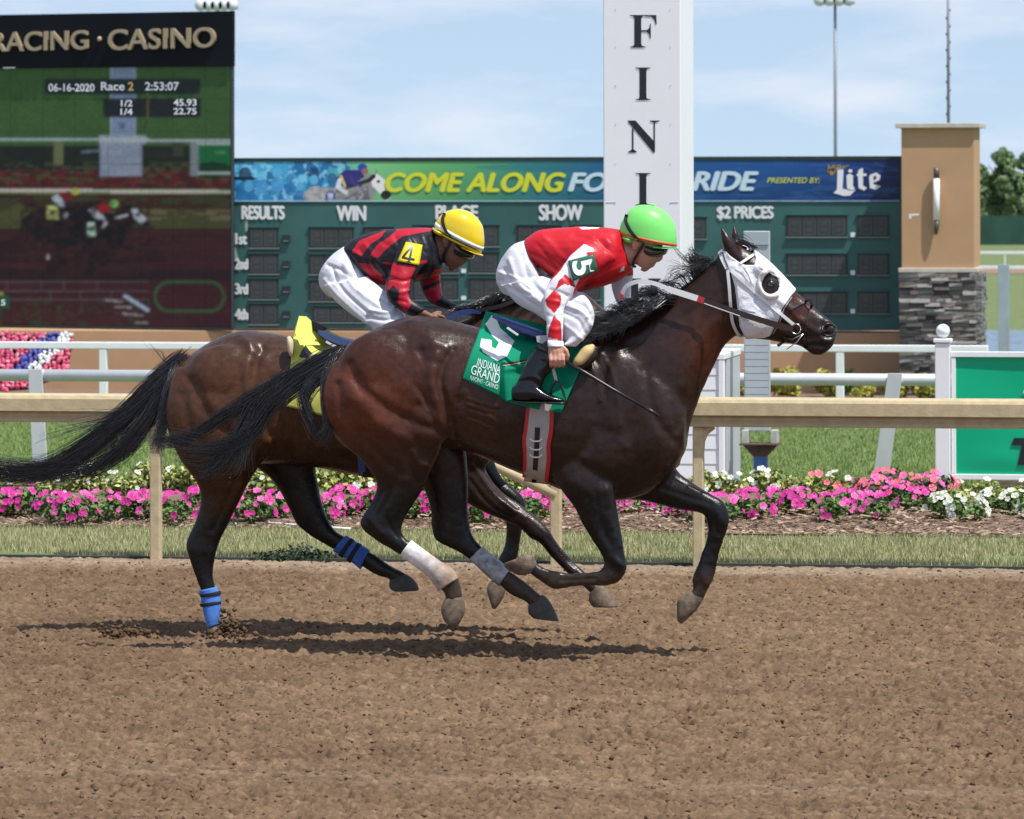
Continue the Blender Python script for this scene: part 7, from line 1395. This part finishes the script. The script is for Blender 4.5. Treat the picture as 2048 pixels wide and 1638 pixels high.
V, Q = remesh(body, .0045, 3); V = sculpt(V, Q, [([(912, 531), (922, 528)], 1.6, -.003), ([(922, 508), (938, 510)], 5, -.005)], Y4, Y4 + .05); mk('body', V, Q, SKIND, j4)
V, Q = remesh([L(t4, 26, 4, 2.2), L(na4[:-1], 20, 5), L(fa4[:-1], 18, 4)], .0055, 6)
V = sculpt(V, Q, [([(730, 490), (760, 530), (775, 560)], 5, .005), ([(720, 500), (745, 540), (760, 565)], 4, -.005), ([(790, 470), (800, 500), (790, 540)], 6, -.006), ([(845, 470), (855, 500), (850, 540)], 6, .006), ([(860, 475), (868, 505), (862, 540)], 4, -.005), ([(780, 555), (805, 562), (825, 558)], 4, -.006), ([(776, 580), (800, 585), (822, 580)], 4, .005), ([(790, 600), (812, 604)], 4, -.005), ([(760, 480), (790, 500)], 5, -.004), ([(700, 500), (740, 520)], 4, .004)], Y4, Y4 + .3); Nn = normals(V, Q); V = V + Nn * ((vn3(V * 17, 5) - .5) * .008)[:, None]
P = proj(V); KB = np.array([0.010, 0.010, 0.016]); RD = np.array([0.42, 0.008, 0.024]); c = np.tile(KB, (len(V), 1)); near = V[:, 1] < Y4 - .12
def rp_(pl, nr=None):
    m_ = in_poly(P, pl); m_ &= (near if nr else np.ones(len(V), bool)); c[m_] = RD
for pl in ([(703, 504), (718, 482), (742, 471), (772, 460), (762, 474), (742, 488), (722, 512)], [(738, 512), (756, 488), (778, 474), (795, 458), (866, 455), (860, 462), (806, 472), (790, 484), (770, 500), (756, 516)], [(718, 526), (740, 528), (766, 552), (782, 572), (760, 570), (738, 552)], [(765, 524), (795, 527), (796, 542), (786, 545)], [(826, 524), (855, 520), (852, 545), (836, 562), (826, 552)], [(856, 560), (884, 548), (884, 538), (870, 538)]): rp_(pl)
c[near & in_poly(P, [(770, 450), (870, 500), (840, 640), (760, 600)]) & (P[:, 1] > 528)] = KB
for pl in ([(784, 528), (832, 532), (822, 556), (780, 556)], [(776, 562), (822, 552), (818, 582), (806, 586), (786, 570), (772, 586)], [(800, 570), (815, 582), (822, 608), (812, 628), (796, 606)], [(780, 545), (800, 548), (824, 556), (800, 566)]): rp_(pl, True)
fr_ = V[:, 1] > Y4 + .12
for pl in ([(838, 548), (884, 540), (884, 558), (844, 574)], [(846, 582), (884, 566), (890, 582), (870, 612), (858, 600)]): c[fr_ & in_poly(P, pl)] = RD
mk('jersey', V, Q, SILK, j4, cols=c); BJ4 = bvh_of(V, Q)
o, bb4 = band('armband', ((812, 484), (845, 490), (838, 531), (795, 522)), mat('armband_yellow', (0.72, 0.60, 0.01), .4), j4, BJ4, .012, Y4 - .24); 
for pl in ([(823, 494), (813, 505), (805, 515)], [(804, 514), (816, 517), (829, 519)], [(824, 494), (821, 510), (817, 525)], [(812, 524), (817, 525), (822, 526)]): strip('armband_number', pl, 4, INK, o, bvh=bb4, off=.005, th=.002, fb=Y4 - .25)
V, Q = remesh([L(pel4, 26, 4, 2.2), L(thigh4(-1), 22), L(thigh4(1), 22)], .0055, 6); V = sculpt(V, Q, [([(705, 515), (720, 560), (770, 600)], 4, -.010), ([(690, 530), (705, 570), (760, 615)], 5, .010), ([(665, 540), (685, 580), (740, 630)], 4, -.010), ([(650, 560), (680, 595), (735, 645)], 4, .008), ([(740, 620), (775, 625), (795, 610)], 4, .011), ([(735, 635), (775, 640), (800, 622)], 4, -.011), ([(655, 530), (690, 545), (715, 575)], 4, -.008)], Y4, Y4 + .3); Nn = normals(V, Q); V = V + Nn * ((vn3(V * 15, 6) - .5) * .008)[:, None]; mk('breeches', V, Q, BREE, j4)
for s in (-1, 1): V, Q = remesh([L(boot4(s), 20), L(foot4(s), 18)], .006, 4); mk('boot', V, Q, BOOT, j4)
YHE = mat('yellow_shell', (0.80, 0.58, 0.008), 0.22, spec=.5, coat=.5, coat_rough=.1)
hel = loft([(964, 502, 869, 452, .108, 0), (968, 490, 874, 440, .110, 0), (968, 474, 881, 431, .108, 0), (965, 453, 891, 423, .101, 0), (955, 437, 904, 419, .084, 0), (944, 427, 914, 417.5, .062, 0), (935, 422, 921, 418, .034, 0), (929, 420, 926, 419, .01, 0)], 30, 5, Y0=Y4); ho = mk('helmet', *hel, YHE, j4); BH4 = BVHTree.FromPolygons([tuple(v) for v in hel[0]], hel[1])
V, Fc = loft([(963, 504, 868, 456, .105, 0), (962, 508, 868, 460, .10, 0)], 30, 1, Y0=Y4); mk('helmet_rim', V, Fc, YHE, ho)
V, Fc = loft([(930, 492, 928, 497, .095, 0), (948, 501, 946, 506, .08, 0), (960, 507, 958, 510, .05, 0), (966, 510, 965, 512, .02, 0)], 16, 4, Y0=Y4); mk('visor', V, Fc, YHE, ho)
V, Fc = loft([(900, 470, 866, 455, .104, 0), (896, 474, 868, 462, .10, 0), (893, 475, 870, 463, .09, 0)], 24, 3, Y0=Y4); mk('helmet_skirt', V, Fc, YHE, ho)
V, Fc = loft([(964.5, 501, 870, 451, .109, 0), (967, 494, 873, 444, .110, 0)], 40, 1, Y0=Y4, grow=.003); mk('hat_band', V, Fc, CLW, ho)
strip('goggle_strap', [(889, 426), (885, 438), (887, 452), (894, 466), (904, 476)], 6, VINYL, ho, bvh=BH4, off=.008, fb=Y4 - .06); strip('chin_strap', [(904, 476, Y4 - .08), (896, 492, Y4 - .076), (888, 508, Y4 - .066), (886, 524, Y4 - .05)], 5, VINYL, j4)
V, Fc = L([(912, 484, 908, 506, .02, -.066), (924, 492, 918, 514, .05, -.03), (936, 498, 928, 518, .062, 0), (946, 506, 938, 518, .045, 0), (949, 510, 945, 517, .018, 0)], 18); mk('goggles', V, Fc, GOG, j4)
